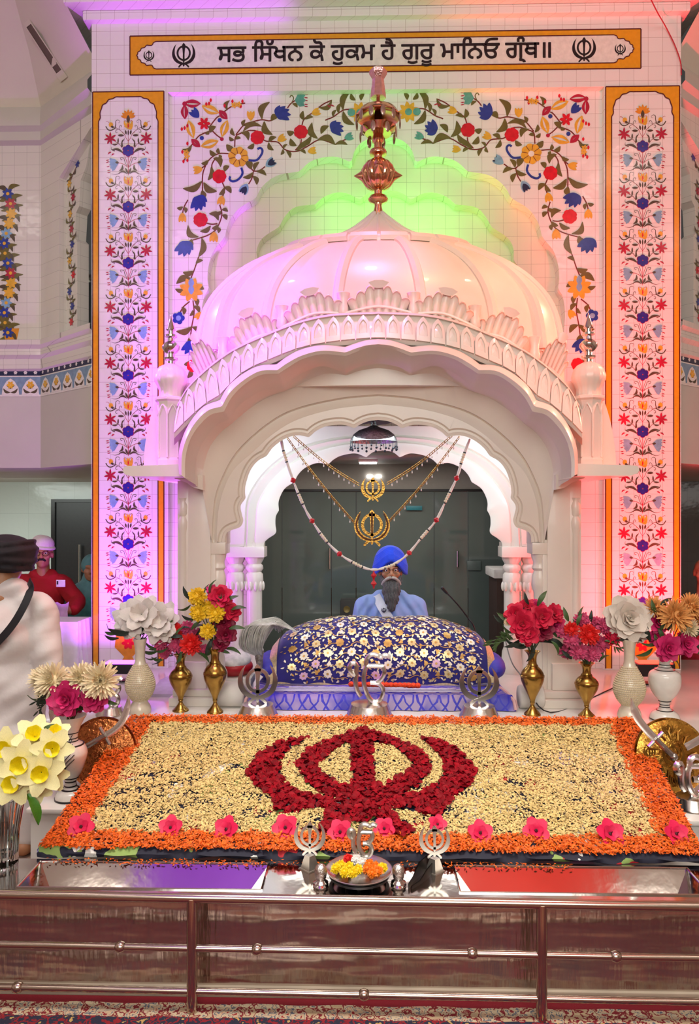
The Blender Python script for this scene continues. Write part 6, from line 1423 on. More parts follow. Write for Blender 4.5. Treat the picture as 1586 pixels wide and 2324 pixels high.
def vase(name, label, px, pyb, z, prof, m_, group=None, Y=None, seg=40):
    """prof in photograph pixels: (half width, y)"""
    q = PZ(px, pyb, z) if Y is None else Vector((P(px, pyb, Y).x, Y, z)); Y = q.y; k = Y / FPX; f = lambda py: (pyb - py) * k
    t = thing(name, q, label, 'vase', group); ctl = [(p[0] * k, f(p[1])) + tuple(p[2:]) for p in prof]; sp_ = spline(ctl, 60)
    pr = [(max(p.x, .001), max(p.y, 0)) for p in sp_]; inn = [(max(p.x - .004, .001), p.y) for p in reversed(sp_[-22:])]
    b = MB(); b.lathe(pr + inn, q, seg); return t, q, b, k, f, Y
def brass(px, ytop, pyb, w, label):
    h = pyb - ytop; pr = [(w * .72, 0), (w * .70, .02), (w * .45, .07), (w * .22, .13), (w * .16, .17), (w * .24, .185, 'c'), (w * .2, .20), (w * .30, .27), (w * .62, .39), (w * .90, .50), (w * 1.0, .585), (w * .96, .65), (w * .74, .715), (w * .46, .765), (w * .37, .81), (w * .35, .87), (w * .42, .94), (w * .66, .995), (w * .70, 1.0)]
    t, q, b, k, f, Y = vase('brass_vase', label, px, pyb, PLAT, [(p[0], pyb - p[1] * h) + tuple(p[2:]) for p in pr], BRASS); b.build('body', BRASS, t, smooth=45)
    b = MB()
    for hh, r in ((.62, 1.0), (.60, 1.0), (.78, .44), (.765, .47)): b.lathe([(w * r * k, f(pyb - h * hh) - .002), (w * r * k + .0025, f(pyb - h * hh)), (w * r * k, f(pyb - h * hh) + .002)], q, 36, caps=False)
    b.build('engraved_rings', BRASS, t, smooth=60); return q + Vector((0, 0, h * k)), Y
m1, y1 = brass(410, 1484, 1613, 26, 'shorter brass vase of red and pink carnations beside the pearl vase, violet-lit')
m2, y2 = brass(488, 1470, 1617, 26, 'taller brass vase of yellow carnations and crimson peonies before the arch pier')
m3, y3 = brass(1208, 1478, 1622, 26, 'taller brass vase of crimson peonies before the red-lit arch pier')
m4, y4 = brass(1331, 1505, 1625, 26, 'shorter brass vase of pink and red carnations beside the pearl vase, red-lit')
PEARL = mat('pearl_shell', '#e3d6bf', .25, .1, var=.06, coat=.4); PEARLB = mat('pearl_beads', '#ddcba6', .25, .15, var=.08, coat=.4)
def pearl(px, ytop, pyb, label):
    h = pyb - ytop; w = 33; k0 = h / 170
    pr = [(24, 0), (25, 8), (22, 18), (17, 26), (17, 30), (26, 42), (32, 58), (32, 72), (26, 90), (17, 106), (12, 118), (11, 130), (12, 150), (15, 166), (16, 170)]
    t, q, b, k, f, Y = vase('pearl_vase', label, px, pyb, PLAT, [(r * k0, pyb - y * k0) for r, y in pr], PEARL); b.build('body', PEARL, t, smooth=50)
    sp_ = spline([(r * k0 * k, y * k0 * k) for r, y in pr], 120); b = MB(); n = 0; last = -1
    for i, p in enumerate(sp_):
        if not 30 * k0 * k < p.y < 113 * k0 * k: continue
        if last >= 0 and (p - sp_[last]).length < .0098: continue
        last = i; m = int(2 * PI * p.x / .0098); n += 1
        for j in range(m): a = 2 * PI * (j + .5 * (n % 2)) / m; b.ball(q + Vector((p.x * math.cos(a), p.x * math.sin(a), p.y)), .0051, 6, 4)
    o = b.build('pearl_beading', PEARLB, t, smooth=60); o['kind'] = 'stuff'
    return q + Vector((0, 0, h * k)), Y
m5, y5 = pearl(318, 1448, 1618, 'pearl-beaded vase of white crepe blooms near the violet flood lamp')
m6, y6 = pearl(1428, 1452, 1630, 'pearl-beaded vase with one big ivory rose near the red flood lamp')
WB = mat('white_enamel', '#e4ded4', .25, var=.05, coat=.4); BL = mat('black_enamel', '#1c1a1c', .3)
def banded(px, ytop, pyb, pr, bands, label, z=PLAT, tree=False):
    h = pyb - ytop; t, q, b, k, f, Y = vase('banded_vase', label, px, pyb, z, [(r, pyb - y * h) for r, y in pr], WB); b.build('body', WB, t, smooth=45)
    ctl = spline([(r * k, y * h * k) for r, y in pr], 200)
    def rad(zz): return min(ctl, key=lambda p: abs(p.y - zz)).x
    for y, th in bands:
        b = MB(); zz = y * h * k; b.lathe([(rad(zz - th * .4) - .001, zz - th / 2), (rad(zz) + .0016, zz - th / 2), (rad(zz) + .0016, zz + th / 2), (rad(zz + th * .4) - .001, zz + th / 2)], q, 40, caps=False); b.build('black_band', BL, t, smooth=30)
    if tree:
        b = MB()
        def S_(a, y): zz = y * h * k; r = rad(zz) + .001; aa = -PI / 2 + a; return q + Vector((r * math.cos(aa), r * math.sin(aa), zz))
        b.tube([S_(0, .36 + i * .03) for i in range(13)], [.0035 - .0002 * i for i in range(13)], 5)
        for s in (-1, 1):
            for i in range(6):
                y0 = .40 + i * .052; b.tube([S_(s * (.10 * j), y0 + .05 * j ** .8 * .6) for j in range(7)], .0018, 4)
        b.build('painted_tree', BL, t)
    return q + Vector((0, 0, h * k)), Y
m7, y7 = banded(1508, 1485, 1633, [(32, 0), (32, .05), (26, .11), (13, .17), (11, .24), (13, .29), (24, .38), (33, .50), (35, .62), (32, .71), (19, .77), (13, .81), (12, .87), (16, .95), (24, 1.0)], [(.02, .006), (.145, .006), (.20, .004), (.235, .004), (.29, .005), (.76, .006), (.80, .004), (.84, .004)], 'white striped vase of peach chrysanthemums and pink peonies at the red-lit end')
m8, y8 = banded(160, 1622, 1812, [(34, 0), (34, .03), (28, .09), (15, .13), (13, .19), (13, .22), (26, .34), (36, .50), (37, .57), (30, .65), (17, .70), (16, .76), (20, .84), (29, .94), (36, 1.0)], [(.012, .008), (.115, .008), (.16, .005), (.215, .006), (.26, .005), (.655, .007), (.70, .006), (.735, .004), (.80, .004)], 'black and white vase painted with a bare tree, on the marble block', z=BLK, tree=True)
# cut-glass vase of daffodils on the steel
GL = mat('clear_glass', '#f2f5f4', .03, trans=1.0, var=.0, spec=.5)
q9 = PZ(8, 1958, STEEL); y9 = q9.y; k = y9 / FPX; t = thing('glass_vase', q9, 'clear fluted glass vase of yellow daffodils on the steel counter', 'vase')
b = MB(); h9 = 152 * k; seg = 48; rows = []
for r, z in ((30, 0), (31, .01), (31, .10), (33, .45), (41, .8), (48, 1.0), (45, 1.0), (37, .8), (29, .45), (25, .14), (2, .12)): rows.append([q9 + Vector((r * k * (1 + .035 * math.cos(kk * PI)) * math.cos(2 * PI * kk / seg), r * k * (1 + .035 * math.cos(kk * PI)) * math.sin(2 * PI * kk / seg), h9 * z)) for kk in range(seg)])
b.loft(rows, closed=True); b.add(rows[0], [tuple(range(seg))]); b.build('body', GL, t, smooth=25)
m9 = q9 + Vector((0, 0, h9))
bouquet('daffodil_bunch', 'yellow daffodils with one bright green leaf in the glass vase', m9, y9, [('daffodil', 'daff', 47, 1735, 96, .9, -.08), ('daffodil', 'daff', 118, 1700, 84, .8, -.05), ('daffodil', 'daff', 78, 1668, 86, .5, 0), ('daffodil', 'daff', 92, 1755, 92, .9, -.09), ('daffodil', 'daff', 28, 1778, 92, .95, -.08), ('daffodil', 'daff', 125, 1660, 62, .4, .02), ('daffodil', 'daff', 10, 1700, 86, .8, -.02), ('daffodil', 'daff', 85, 1790, 60, .9, -.05), ('daffodil', 'daff', 118, 1762, 66, .7, -.03), ('peony', 'crimson', 0, 1680, 40, .6, .05)],
        [(62, 1802, 75, -68, 'bleaf', -.06), (95, 1665, 36, 40, 'leaf'), (20, 1800, 60, 200, 'dleaf')], seed=4)
bouquet('chrysanthemum_bunch', 'cream chrysanthemums over pink peonies in the black and white vase', m8, y8, [('mum', 'cream', 116, 1542, 74, .6, -.04), ('mum', 'cream', 182, 1540, 70, .6, -.02), ('mum', 'cream', 228, 1545, 78, .8, -.05), ('mum', 'cream', 92, 1535, 58, .3, .04), ('mum', 'cream', 100, 1570, 44, .4, .02), ('peony', 'pink', 148, 1588, 68, .95, -.07), ('peony', 'pink', 210, 1588, 56, .9, -.03), ('peony', 'pink', 172, 1600, 34, .6, .05)],
        [(150, 1565, 40, 30, 'dleaf'), (120, 1585, 44, 190, 'dleaf'), (190, 1600, 40, -20, 'dleaf'), (170, 1610, 40, 160, 'dleaf'), (210, 1560, 30, 100, 'dleaf')], [(112, 1578, 44, 205, 'dleaf'), (108, 1592, 40, 225, 'dleaf')], seed=5)
bouquet('crepe_bunch', 'drooping white crepe blooms with dark leaves in the violet-lit pearl vase', m5, y5, [('crepe', 'white', 285, 1402, 72, .6), ('crepe', 'white', 318, 1392, 92, .7, -.05), ('crepe', 'white', 360, 1408, 84, .7, -.02), ('crepe', 'white', 372, 1432, 50, .8, .0), ('crepe', 'white', 300, 1420, 56, .9, -.04)],
        [(296, 1436, 52, 172, 'dleaf', -.03), (320, 1445, 42, 60, 'dleaf', -.03), (322, 1440, 30, 120, 'dleaf'), (300, 1430, 36, 200, 'dleaf')], seed=6)
bouquet('carnation_bunch', 'red and pink carnations in the shorter brass vase beside the white crepe blooms', m1, y1, [('pom', 'red', 394, 1432, 42, .6), ('pom', 'red', 431, 1462, 48, .95, -.06), ('pom', 'rosepink', 425, 1425, 36, .5), ('pom', 'rosepink', 362, 1455, 40, .7), ('pom', 'rosepink', 398, 1465, 34, .8, -.03), ('pom', 'rosepink', 372, 1480, 30, .8), ('pom', 'rosepink', 452, 1440, 30, .6), ('pom', 'rosepink', 462, 1475, 26, .7)],
        [(400, 1450, 34, 60, 'leaf'), (380, 1470, 36, 190, 'leaf'), (445, 1480, 38, -35, 'leaf'), (410, 1480, 30, 250, 'leaf'), (435, 1430, 30, 45, 'leaf'), (375, 1440, 30, 150, 'dleaf'), (365, 1465, 30, 200, 'leaf')], [(385, 1420, 40, 100, 'leaf'), (350, 1440, 34, 160, 'dleaf')], seed=7)
bouquet('mixed_bunch', 'yellow carnations beside crimson peonies in the taller brass vase, violet side', m2, y2, [('pom', 'yellow', 446, 1353, 42, .8, -.04), ('pom', 'yellow', 448, 1390, 40, .9, -.05), ('pom', 'yellow', 472, 1380, 36, .8, -.01), ('pom', 'yellow', 488, 1391, 42, .95, -.06), ('pom', 'yellow', 470, 1433, 36, 1, -.06), ('peony', 'crimson', 500, 1353, 48, .8, -.03), ('peony', 'crimson', 527, 1388, 38, .7, .0), ('peony', 'wine', 508, 1412, 44, .8, .0), ('peony', 'wine', 512, 1440, 44, .9, -.02), ('peony', 'wine', 498, 1460, 34, .9, -.01), ('peony', 'pink', 480, 1338, 22, .5, .02)],
        [(478, 1350, 36, 75, 'leaf'), (432, 1372, 32, 205, 'leaf'), (512, 1365, 32, 25, 'leaf'), (525, 1385, 34, 12, 'leaf'), (520, 1428, 36, 5, 'leaf'), (440, 1405, 30, 165, 'dleaf'), (460, 1415, 34, 240, 'dleaf'), (480, 1450, 40, 250, 'dleaf'), (458, 1455, 34, 200, 'leaf'), (490, 1370, 30, 45, 'leaf'), (475, 1410, 30, 300, 'dleaf')], seed=8)
bouquet('peony_bunch', 'crimson peonies with dark leaves in the tall brass vase, red side', m3, y3, [('peony', 'crimson', 1172, 1392, 46, .7), ('peony', 'crimson', 1186, 1418, 56, .9, -.05), ('peony', 'crimson', 1232, 1402, 50, .9, -.04), ('peony', 'crimson', 1200, 1440, 46, 1, -.06), ('peony', 'crimson', 1258, 1392, 40, .6), ('peony', 'pink', 1215, 1380, 40, .5, .03), ('peony', 'wine', 1232, 1428, 46, .8, -.02), ('peony', 'pink', 1262, 1418, 38, .7), ('peony', 'crimson', 1195, 1378, 38, .5, .02), ('mum', 'cream', 1152, 1412, 16, .8)],
        [(1205, 1455, 44, 200, 'dleaf'), (1190, 1462, 44, 170, 'dleaf'), (1225, 1458, 46, -10, 'dleaf'), (1240, 1450, 50, -30, 'dleaf'), (1210, 1465, 40, 250, 'dleaf'), (1250, 1455, 36, -60, 'leaf'), (1180, 1450, 40, 210, 'dleaf'), (1220, 1375, 40, 60, 'leaf'), (1200, 1372, 30, 110, 'dleaf')], [(1165, 1440, 60, 195, 'leaf'), (1170, 1450, 66, 190, 'leaf')], seed=9)
bouquet('carnation_bunch', 'pink carnations round two red ones in the shorter brass vase, red side', m4, y4, [('pom', 'red', 1338, 1440, 46, .95, -.06), ('pom', 'red', 1297, 1428, 34, .7), ('pom', 'rosepink', 1322, 1405, 36, .5, .02), ('pom', 'rosepink', 1375, 1420, 38, .6), ('pom', 'rosepink', 1298, 1452, 40, .9, -.03), ('pom', 'rosepink', 1315, 1478, 40, 1, -.04), ('pom', 'rosepink', 1345, 1482, 40, 1, -.04), ('pom', 'rosepink', 1285, 1478, 34, .8), ('pom', 'crimson', 1392, 1445, 36, .6), ('pom', 'rosepink', 1368, 1462, 36, .8), ('pom', 'rosepink', 1355, 1412, 30, .5, .03), ('pom', 'rosepink', 1275, 1432, 30, .6)],
        [(1290, 1410, 34, 110, 'leaf'), (1312, 1450, 40, 260, 'leaf'), (1352, 1465, 34, -60, 'leaf'), (1372, 1455, 40, -20, 'leaf'), (1310, 1420, 30, 70, 'leaf'), (1292, 1470, 30, 220, 'leaf'), (1330, 1465, 34, 300, 'leaf')], [(1385, 1465, 44, -15, 'leaf')], seed=10)
bouquet('ivory_rose', 'single large ivory paper rose in the red-lit pearl vase', m6, y6, [('rose', 'ivory', 1428, 1404, 88, .85, -.02), ('rose', 'ivory', 1448, 1432, 46, .7, .03)], [(1420, 1446, 24, 200, 'dleaf'), (1436, 1448, 24, -20, 'dleaf')], seed=11)
bouquet('chrysanthemum_bunch', 'peach chrysanthemums over pink peonies in the white striped vase', m7, y7, [('mum', 'peach', 1486, 1376, 44, .5, .02), ('mum', 'peach', 1536, 1396, 70, .85, -.05), ('mum', 'peach', 1572, 1375, 56, .6), ('mum', 'cream', 1566, 1425, 40, .9, -.04), ('peony', 'pink', 1518, 1472, 54, 1, -.06), ('peony', 'pink', 1558, 1462, 46, .9, -.04), ('peony', 'pink', 1496, 1412, 44, .7, .03), ('peony', 'pink', 1490, 1445, 34, .7), ('mum', 'peach', 1592, 1400, 50, .6, .03)],
        [(1498, 1378, 34, 40, 'dleaf'), (1515, 1430, 40, 60, 'dleaf'), (1530, 1432, 40, 120, 'dleaf'), (1495, 1455, 40, 190, 'leaf'), (1575, 1480, 40, -20, 'leaf'), (1480, 1470, 40, 210, 'leaf'), (1580, 1440, 36, 10, 'dleaf'), (1505, 1400, 34, 80, 'dleaf')], seed=12)
# hibiscus heads along the front of the board
ORD = ('first', 'second', 'third', 'fourth', 'fifth', 'sixth', 'seventh', 'eighth', 'ninth', 'tenth', 'last')
hr = random.Random(6)
for i, (px, py, d) in enumerate(((185, 1882, 50), (388, 1884, 46), (515, 1888, 50), (648, 1884, 50), (772, 1894, 48), (872, 1886, 42), (992, 1876, 36), (1089, 1896, 48), (1216, 1891, 50), (1382, 1898, 54), (1532, 1898, 48))):
    u, v = on_board(px, py + 4); c = BD(u, v, .016); r = d / 2 * c.y / FPX
    nrm = Vector((hr.uniform(-.25, .25), -.75, .65)) 
    t = thing('hibiscus_flower', c, 'pink hibiscus on the orange petal border, %s from the violet-lit corner' % ORD[i], 'flower', 'hibiscus heads along the front of the petal picture')
    part('corolla', fmesh('hibiscus', F['hib']), t, c, face_rot(nrm, hr.random() * 6), r * 1.28); part('eye', extra('eye', F['dark']), t, c + nrm.normalized() * r * .1, face_rot(nrm), r)
# ================================================================ steel counter, offerings, rails, carpet
MIRROR = mat('counter_steel', '#cfc9c4', .10, 1.0, var=.06, scale=5, bump=.10, bscale=7)
yF, yB = 2.50, 2.75
def dented():
    m = mat('dented_steel', '#c9beb5', .21, 1.0, var=.12, scale=5)
    nt = m.node_tree; N, L = nt.nodes, nt.links; b = N['Principled BSDF']; tc = N.new('ShaderNodeTexCoord'); mp = N.new('ShaderNodeMapping'); mp.inputs['Scale'].default_value = (14, 1, 1.6); L.new(tc.outputs['Object'], mp.inputs[0])
    n1 = N.new('ShaderNodeTexNoise'); n1.inputs['Scale'].default_value = 3.0; n1.inputs['Detail'].default_value = 3; L.new(mp.outputs[0], n1.inputs[0])
    mp2 = N.new('ShaderNodeMapping'); mp2.inputs['Scale'].default_value = (1.2, 1, 6); L.new(tc.outputs['Object'], mp2.inputs[0]); n2 = N.new('ShaderNodeTexNoise'); n2.inputs['Scale'].default_value = 2.2; L.new(mp2.outputs[0], n2.inputs[0])
    ad = N.new('ShaderNodeMath'); ad.operation = 'MULTIPLY_ADD'; ad.inputs[1].default_value = .35; L.new(n1.outputs[0], ad.inputs[0]); L.new(n2.outputs[0], ad.inputs[2])
    bp = N.new('ShaderNodeBump'); bp.inputs['Strength'].default_value = .35; bp.inputs['Distance'].default_value = .03; L.new(ad.outputs[0], bp.inputs['Height']); L.new(bp.outputs[0], b.inputs['Normal']); return m
DENT = dented()
cx0, cx1 = -1.75, 2.1
trays = []
for a, c in ((66, 602), (1036, 1585)):
    y0, y1 = 2.535, 2.725; x0, x1 = P(a, 1990, 2.63).x, P(c, 1990, 2.63).x; trays.append((x0, x1, y0, y1))
t = thing('steel_counter', ((cx0 + cx1) / 2, 2.65, 0), 'long polished steel counter with a dented mirror front below the flower board', 'counter')
mb = MB(); mb.box((cx0, yF, .035), (cx1, yF + .012, STEEL - .002)); mb.build('front_panel', DENT, t, smooth=0)
mb = MB()
holes = [[(x0, y0), (x1, y0), (x1, y1), (x0, y1)] for x0, x1, y0, y1 in trays]
mb.prism([[(cx0, yF - .012), (cx1, yF - .012), (cx1, yB), (cx0, yB)]] + holes, lambda u, v, d: Vector((u, v, d)), STEEL - .004, STEEL)
mb.tube([(cx0, yF - .010, STEEL - .008), (cx1, yF - .010, STEEL - .008)], .008, 8)
mb.build('top_sheet', MIRROR, t, smooth=30)
mb = MB(); mb.box((cx0, yF + .012, .035), (cx0 + .01, yB, STEEL - .004)); mb.box((cx1 - .01, yF + .012, .035), (cx1, yB, STEEL - .004)); mb.box((cx0, yB - .01, .035), (cx1, yB, STEEL - .004)); mb.build('carcass', DENT, t)
mb = MB(); mb.box((cx0, yF - .012, 0), (cx1, yB, .035), bev=.004); mb.build('plinth', mat('cream_plinth', '#b9a793', .5, var=.15, scale=6), t)
for i, (x0, x1, y0, y1) in enumerate(trays):
    tr = thing('collection_tray', ((x0 + x1) / 2, (y0 + y1) / 2, STEEL - .07), 'sloped steel collection tray sunk in the counter, %s' % ('catching violet light' if i == 0 else 'catching red light'), 'tray')
    b = MB(); dx, dy = .055, .055; zb_ = STEEL - .062
    A = [Vector(v) for v in ((x0, y0, STEEL), (x1, y0, STEEL), (x1, y1, STEEL), (x0, y1, STEEL))]; Bm = [Vector(v) for v in ((x0 + dx, y0 + .015, zb_), (x1 - dx, y0 + .015, zb_), (x1 - dx, y1 - dy, zb_), (x0 + dx, y1 - dy, zb_))]
    b.loft([A, Bm], closed=True); b.add(Bm, [(0, 1, 2, 3)]); b.build('basin', MIRROR, tr, smooth=0, fix=False)
    b = MB()
    for j in range(4): b.tube([A[j] + Vector((0, 0, .002)), A[(j + 1) % 4] + Vector((0, 0, .002))], .004, 6)
    b.build('rim', MIRROR, tr)
# offering dish of flowers
q = PZ(815, 1992, STEEL); q.y = 2.615; q = Vector((P(815, 1990, 2.615).x, 2.615, STEEL)); k = q.y / FPX; rd = 76 * k
t = thing('offering_dish', q, 'round black-rimmed steel dish on short legs heaped with marigolds', 'dish')
b = MB(); b.lathe([(rd * .62, .014), (rd * .80, .022), (rd * .96, .034), (rd, .040), (rd * .97, .041), (rd * .8, .030), (rd * .3, .026), (.002, .026)], q, 48); b.build('bowl', STEELM, t, smooth=40)
b = MB(); b.lathe([(rd * .80, .016), (rd * .90, .018), (rd * .93, .028), (rd * .86, .026)], q, 48, caps=False); b.build('dark_band', mat('black_band', '#17171a', .3), t)
for a in (-2.2, -1.57, -.94, 1.57):
    b = MB(); c = q + Vector((rd * .6 * math.cos(a), rd * .6 * math.sin(a), 0)); b.tube([c, c + Vector((0, 0, .018))], .006, 8); b.build('leg', BL, t)
fl = [(762, 1972, 'marig'), (782, 1980, 'marig'), (800, 1982, 'marig'), (774, 1964, 'marig'), (792, 1968, 'marig'), (812, 1974, 'marig'), (834, 1972, 'orange'), (845, 1982, 'orange'), (858, 1978, 'orange'), (838, 1962, 'orange'), (868, 1970, 'marig'), (853, 1968, 'orange'), (790, 1950, 'red'), (822, 1958, 'white'), (808, 1952, 'white')]
GR = {'marig': ('yellow marigold head heaped on the steel dish', 'yellow marigolds on the dish'), 'orange': ('orange marigold head heaped on the steel dish', 'orange marigolds on the dish'), 'red': ('dark red bloom at the back of the marigold heap', None), 'white': ('small white bloom at the back of the marigold heap', 'white blooms on the dish')}
fr = random.Random(8)
for px, py, col in fl:
    Y = 2.615 - (py - 1967) * .0042; c = P(px, py, Y); r = .0215
    c.z = max(c.z, STEEL + .040)
    o = part('marigold_flower', fmesh('pom', F[col]), None, c, face_rot((fr.uniform(-.3, .3), -.6, .8), fr.random() * 6), r); tag(o, GR[col][0], 'flower', GR[col][1])
# silver knobs, tongs
for px, lb in ((728, 'silver knob on a ringed foot between the violet-lit tray and the dish'), (904, 'silver knob on a ringed foot between the dish and the tongs')):
    q = PZ(px, 2010, STEEL); k = q.y / FPX; t = thing('silver_knob', q, lb, 'knob')
    b = MB(); b.lathe([(17 * k, 0), (18 * k, .004), (15 * k, .009), (17 * k, .013), (11 * k, .019), (9 * k, .022)], q, 28); b.build('foot', SILVER, t, smooth=40)
    b = MB(); b.lathe([(9 * k, .020), (12 * k, .028), (14 * k, .042), (14 * k, .056), (11 * k, .068), (5 * k, .074), (1 * k, .075)], q, 28); b.build('bulb', mat('faceted_silver', '#d5d0ca', .15, 1, bump=.5, bscale=120), t, smooth=40)
q0, q1 = PZ(930, 2018, STEEL), PZ(978, 1976, STEEL); t = thing('steel_tongs', q0, 'dark steel tongs standing on edge on the counter', 'tongs'); 
for s, hgt in ((-1, .034), (1, .05)):
    b = MB(); d = (q1 - q0).normalized(); n = Vector((-d.y, d.x, 0)) * .012 * s
    b.loft([[q0 + n * .3, q0 + n * .3 + Vector((0, 0, hgt * .35))], [q0.lerp(q1, .3) + n, q0.lerp(q1, .3) + n + Vector((0, 0, hgt * .4))], [q0.lerp(q1, .6) + n * 1.2, q0.lerp(q1, .6) + n * 1.2 + Vector((0, 0, hgt))], [q1 + n * .8, q1 + n * .8 + Vector((0, 0, hgt * 1.1))]])
    b.loft([[q0 + n * .3 + n.normalized() * .003, q0 + n * .3 + n.normalized() * .003 + Vector((0, 0, hgt * .35))], [q0.lerp(q1, .3) + n * 1.25, q0.lerp(q1, .3) + n * 1.25 + Vector((0, 0, hgt * .4))], [q0.lerp(q1, .6) + n * 1.45, q0.lerp(q1, .6) + n * 1.45 + Vector((0, 0, hgt))], [q1 + n * 1.05, q1 + n * 1.05 + Vector((0, 0, hgt * 1.1))]])
    b.build('arm_strip', mat('dark_steel', '#5c5552', .3, .9), t)
# railing in front
yr = 2.40; RS = mat('rail_steel', '#c2b3a6', .16, 1.0, var=.04, scale=6)
t = thing('steel_railing', (0.1, yr, 0), 'three-bar polished steel railing with round posts in front of the counter', 'railing')
TR = .0105; zt2, zm, zl = P(793, 2044, yr).z, P(793, 2159, yr).z, P(793, 2257, yr).z
for z, r, nm in ((zt2, .0158, 'top_rail'), (zm, .0112, 'middle_rail'), (zl, .0108, 'lower_rail')):
    b = MB(); b.tube([(-1.8, yr + 1.8 * TR, z), (2.1, yr - 2.1 * TR, z)], r, 20); b.build(nm, RS, t, smooth=60)
for px in (435, 1228, -360, 2020):
    x = P(px, 2200, yr).x; b = MB(); b.tube([(x, yr - TR * x, .006), (x, yr - TR * x, zt2)], .0175, 24); b.lathe([(.019, 0), (.019, .006)], (x, yr - TR * x, 0), 24); b.build('post', RS, t, smooth=60)
bm_ = MB(); bm_.lathe([(.011, -.016), (.015, -.012), (.0185, 0), (.015, .012), (.011, .016)], (0, 0, 0), 20); o = bm_.build('ball', RS, smooth=60); me = o.data; bpy.data.objects.remove(o)
for px, z in ((271, zm), (583, zm), (1071, zm), (1395, zm), (36, zl), (826, zl)): part('ball_ornament', me, t, (P(px, 2150, yr).x, yr - TR * P(px, 2150, yr).x, z), (0, PI / 2, 0), (1, 1, 1))
# carpet
def carpet():
    m = mat('patterned_carpet', '#7a1220', .9, var=.1, scale=120, bump=.3, bscale=300)
    nt = m.node_tree; N, L = nt.nodes, nt.links; b = N['Principled BSDF']; g = N.new('ShaderNodeNewGeometry'); s = N.new('ShaderNodeSeparateXYZ'); L.new(g.outputs['Position'], s.inputs[0])
    vo = N.new('ShaderNodeTexVoronoi'); vo.inputs['Scale'].default_value = 22; nz = N.new('ShaderNodeTexNoise'); nz.inputs['Scale'].default_value = 30; nz.inputs['Detail'].default_value = 5
    ad = N.new('ShaderNodeMixRGB'); ad.blend_type = 'LINEAR_LIGHT'; ad.inputs[0].default_value = .05; L.new(g.outputs['Position'], ad.inputs[1]); L.new(nz.outputs[1], ad.inputs[2]); L.new(g.outputs['Position'], nz.inputs[0]); L.new(ad.outputs[0], vo.inputs['Vector'])
    def ramp(stops):
        r = N.new('ShaderNodeValToRGB'); r.color_ramp.interpolation = 'CONSTANT'; e = r.color_ramp.elements; e[0].position, e[1].position = stops[0][0], stops[1][0]; e[0].color, e[1].color = (*lin(stops[0][1]), 1), (*lin(stops[1][1]), 1)
        for p, c in stops[2:]: x = e.new(p); x.color = (*lin(c), 1)
        return r
    r1 = ramp(((0, '#8d1420'), (.16, '#c8a98a'), (.34, '#5b6170'), (.42, '#c9b294'), (.58, '#7d1722'), (.72, '#c2a583'))); L.new(vo.outputs['Distance'], r1.inputs[0])
    r2 = ramp(((0, '#c39c5c'), (.2, '#232338'), (.45, '#8d1420'), (.62, '#232338'))); L.new(vo.outputs['Distance'], r2.inputs[0])
    wv = N.new('ShaderNodeMath'); wv.operation = 'SINE'; mu = N.new('ShaderNodeMath'); mu.operation = 'MULTIPLY'; mu.inputs[1].default_value = 22; L.new(s.outputs[0], mu.inputs[0]); L.new(mu.outputs[0], wv.inputs[0])
    y2 = N.new('ShaderNodeMath'); y2.operation = 'MULTIPLY_ADD'; y2.inputs[1].default_value = .0035; L.new(wv.outputs[0], y2.inputs[0]); L.new(s.outputs[1], y2.inputs[2])
    def less(v): n = N.new('ShaderNodeMath'); n.operation = 'LESS_THAN'; n.inputs[1].default_value = v; L.new(y2.outputs[0], n.inputs[0]); return n
    m1 = N.new('ShaderNodeMixRGB'); m1.inputs[1].default_value = (*lin('#7d0a1c'), 1); L.new(less(2.445).outputs[0], m1.inputs[0]); L.new(r1.outputs[0], m1.inputs[2])
    m2 = N.new('ShaderNodeMixRGB'); L.new(less(2.378).outputs[0], m2.inputs[0]); L.new(m1.outputs[0], m2.inputs[1]); L.new(r2.outputs[0], m2.inputs[2])
    m3 = N.new('ShaderNodeMixRGB'); m3.inputs[2].default_value = (*lin('#6a0d1c'), 1); L.new(less(1.9).outputs[0], m3.inputs[0]); L.new(m2.outputs[0], m3.inputs[1])
    vo2 = N.new('ShaderNodeTexVoronoi'); vo2.inputs['Scale'].default_value = 7; L.new(ad.outputs[0], vo2.inputs['Vector']); r3 = ramp(((0, '#b8936a'), (.18, '#8e3c40'), (.3, '#a5845f'), (.5, '#86303a'))); L.new(vo2.outputs['Distance'], r3.inputs[0]); L.new(r3.outputs[0], m3.inputs[2])
    L.new(m3.outputs[0], b.inputs['Base Color']); return m
b = MB(); b.box((-3.2, -2.5, .0), (3.4, yF - .022, .008)); tag(b.build('carpet', carpet(), origin=(0, 0, 0)), 'red bordered carpet with cream and blue flowers in front of the counter', 'carpet')
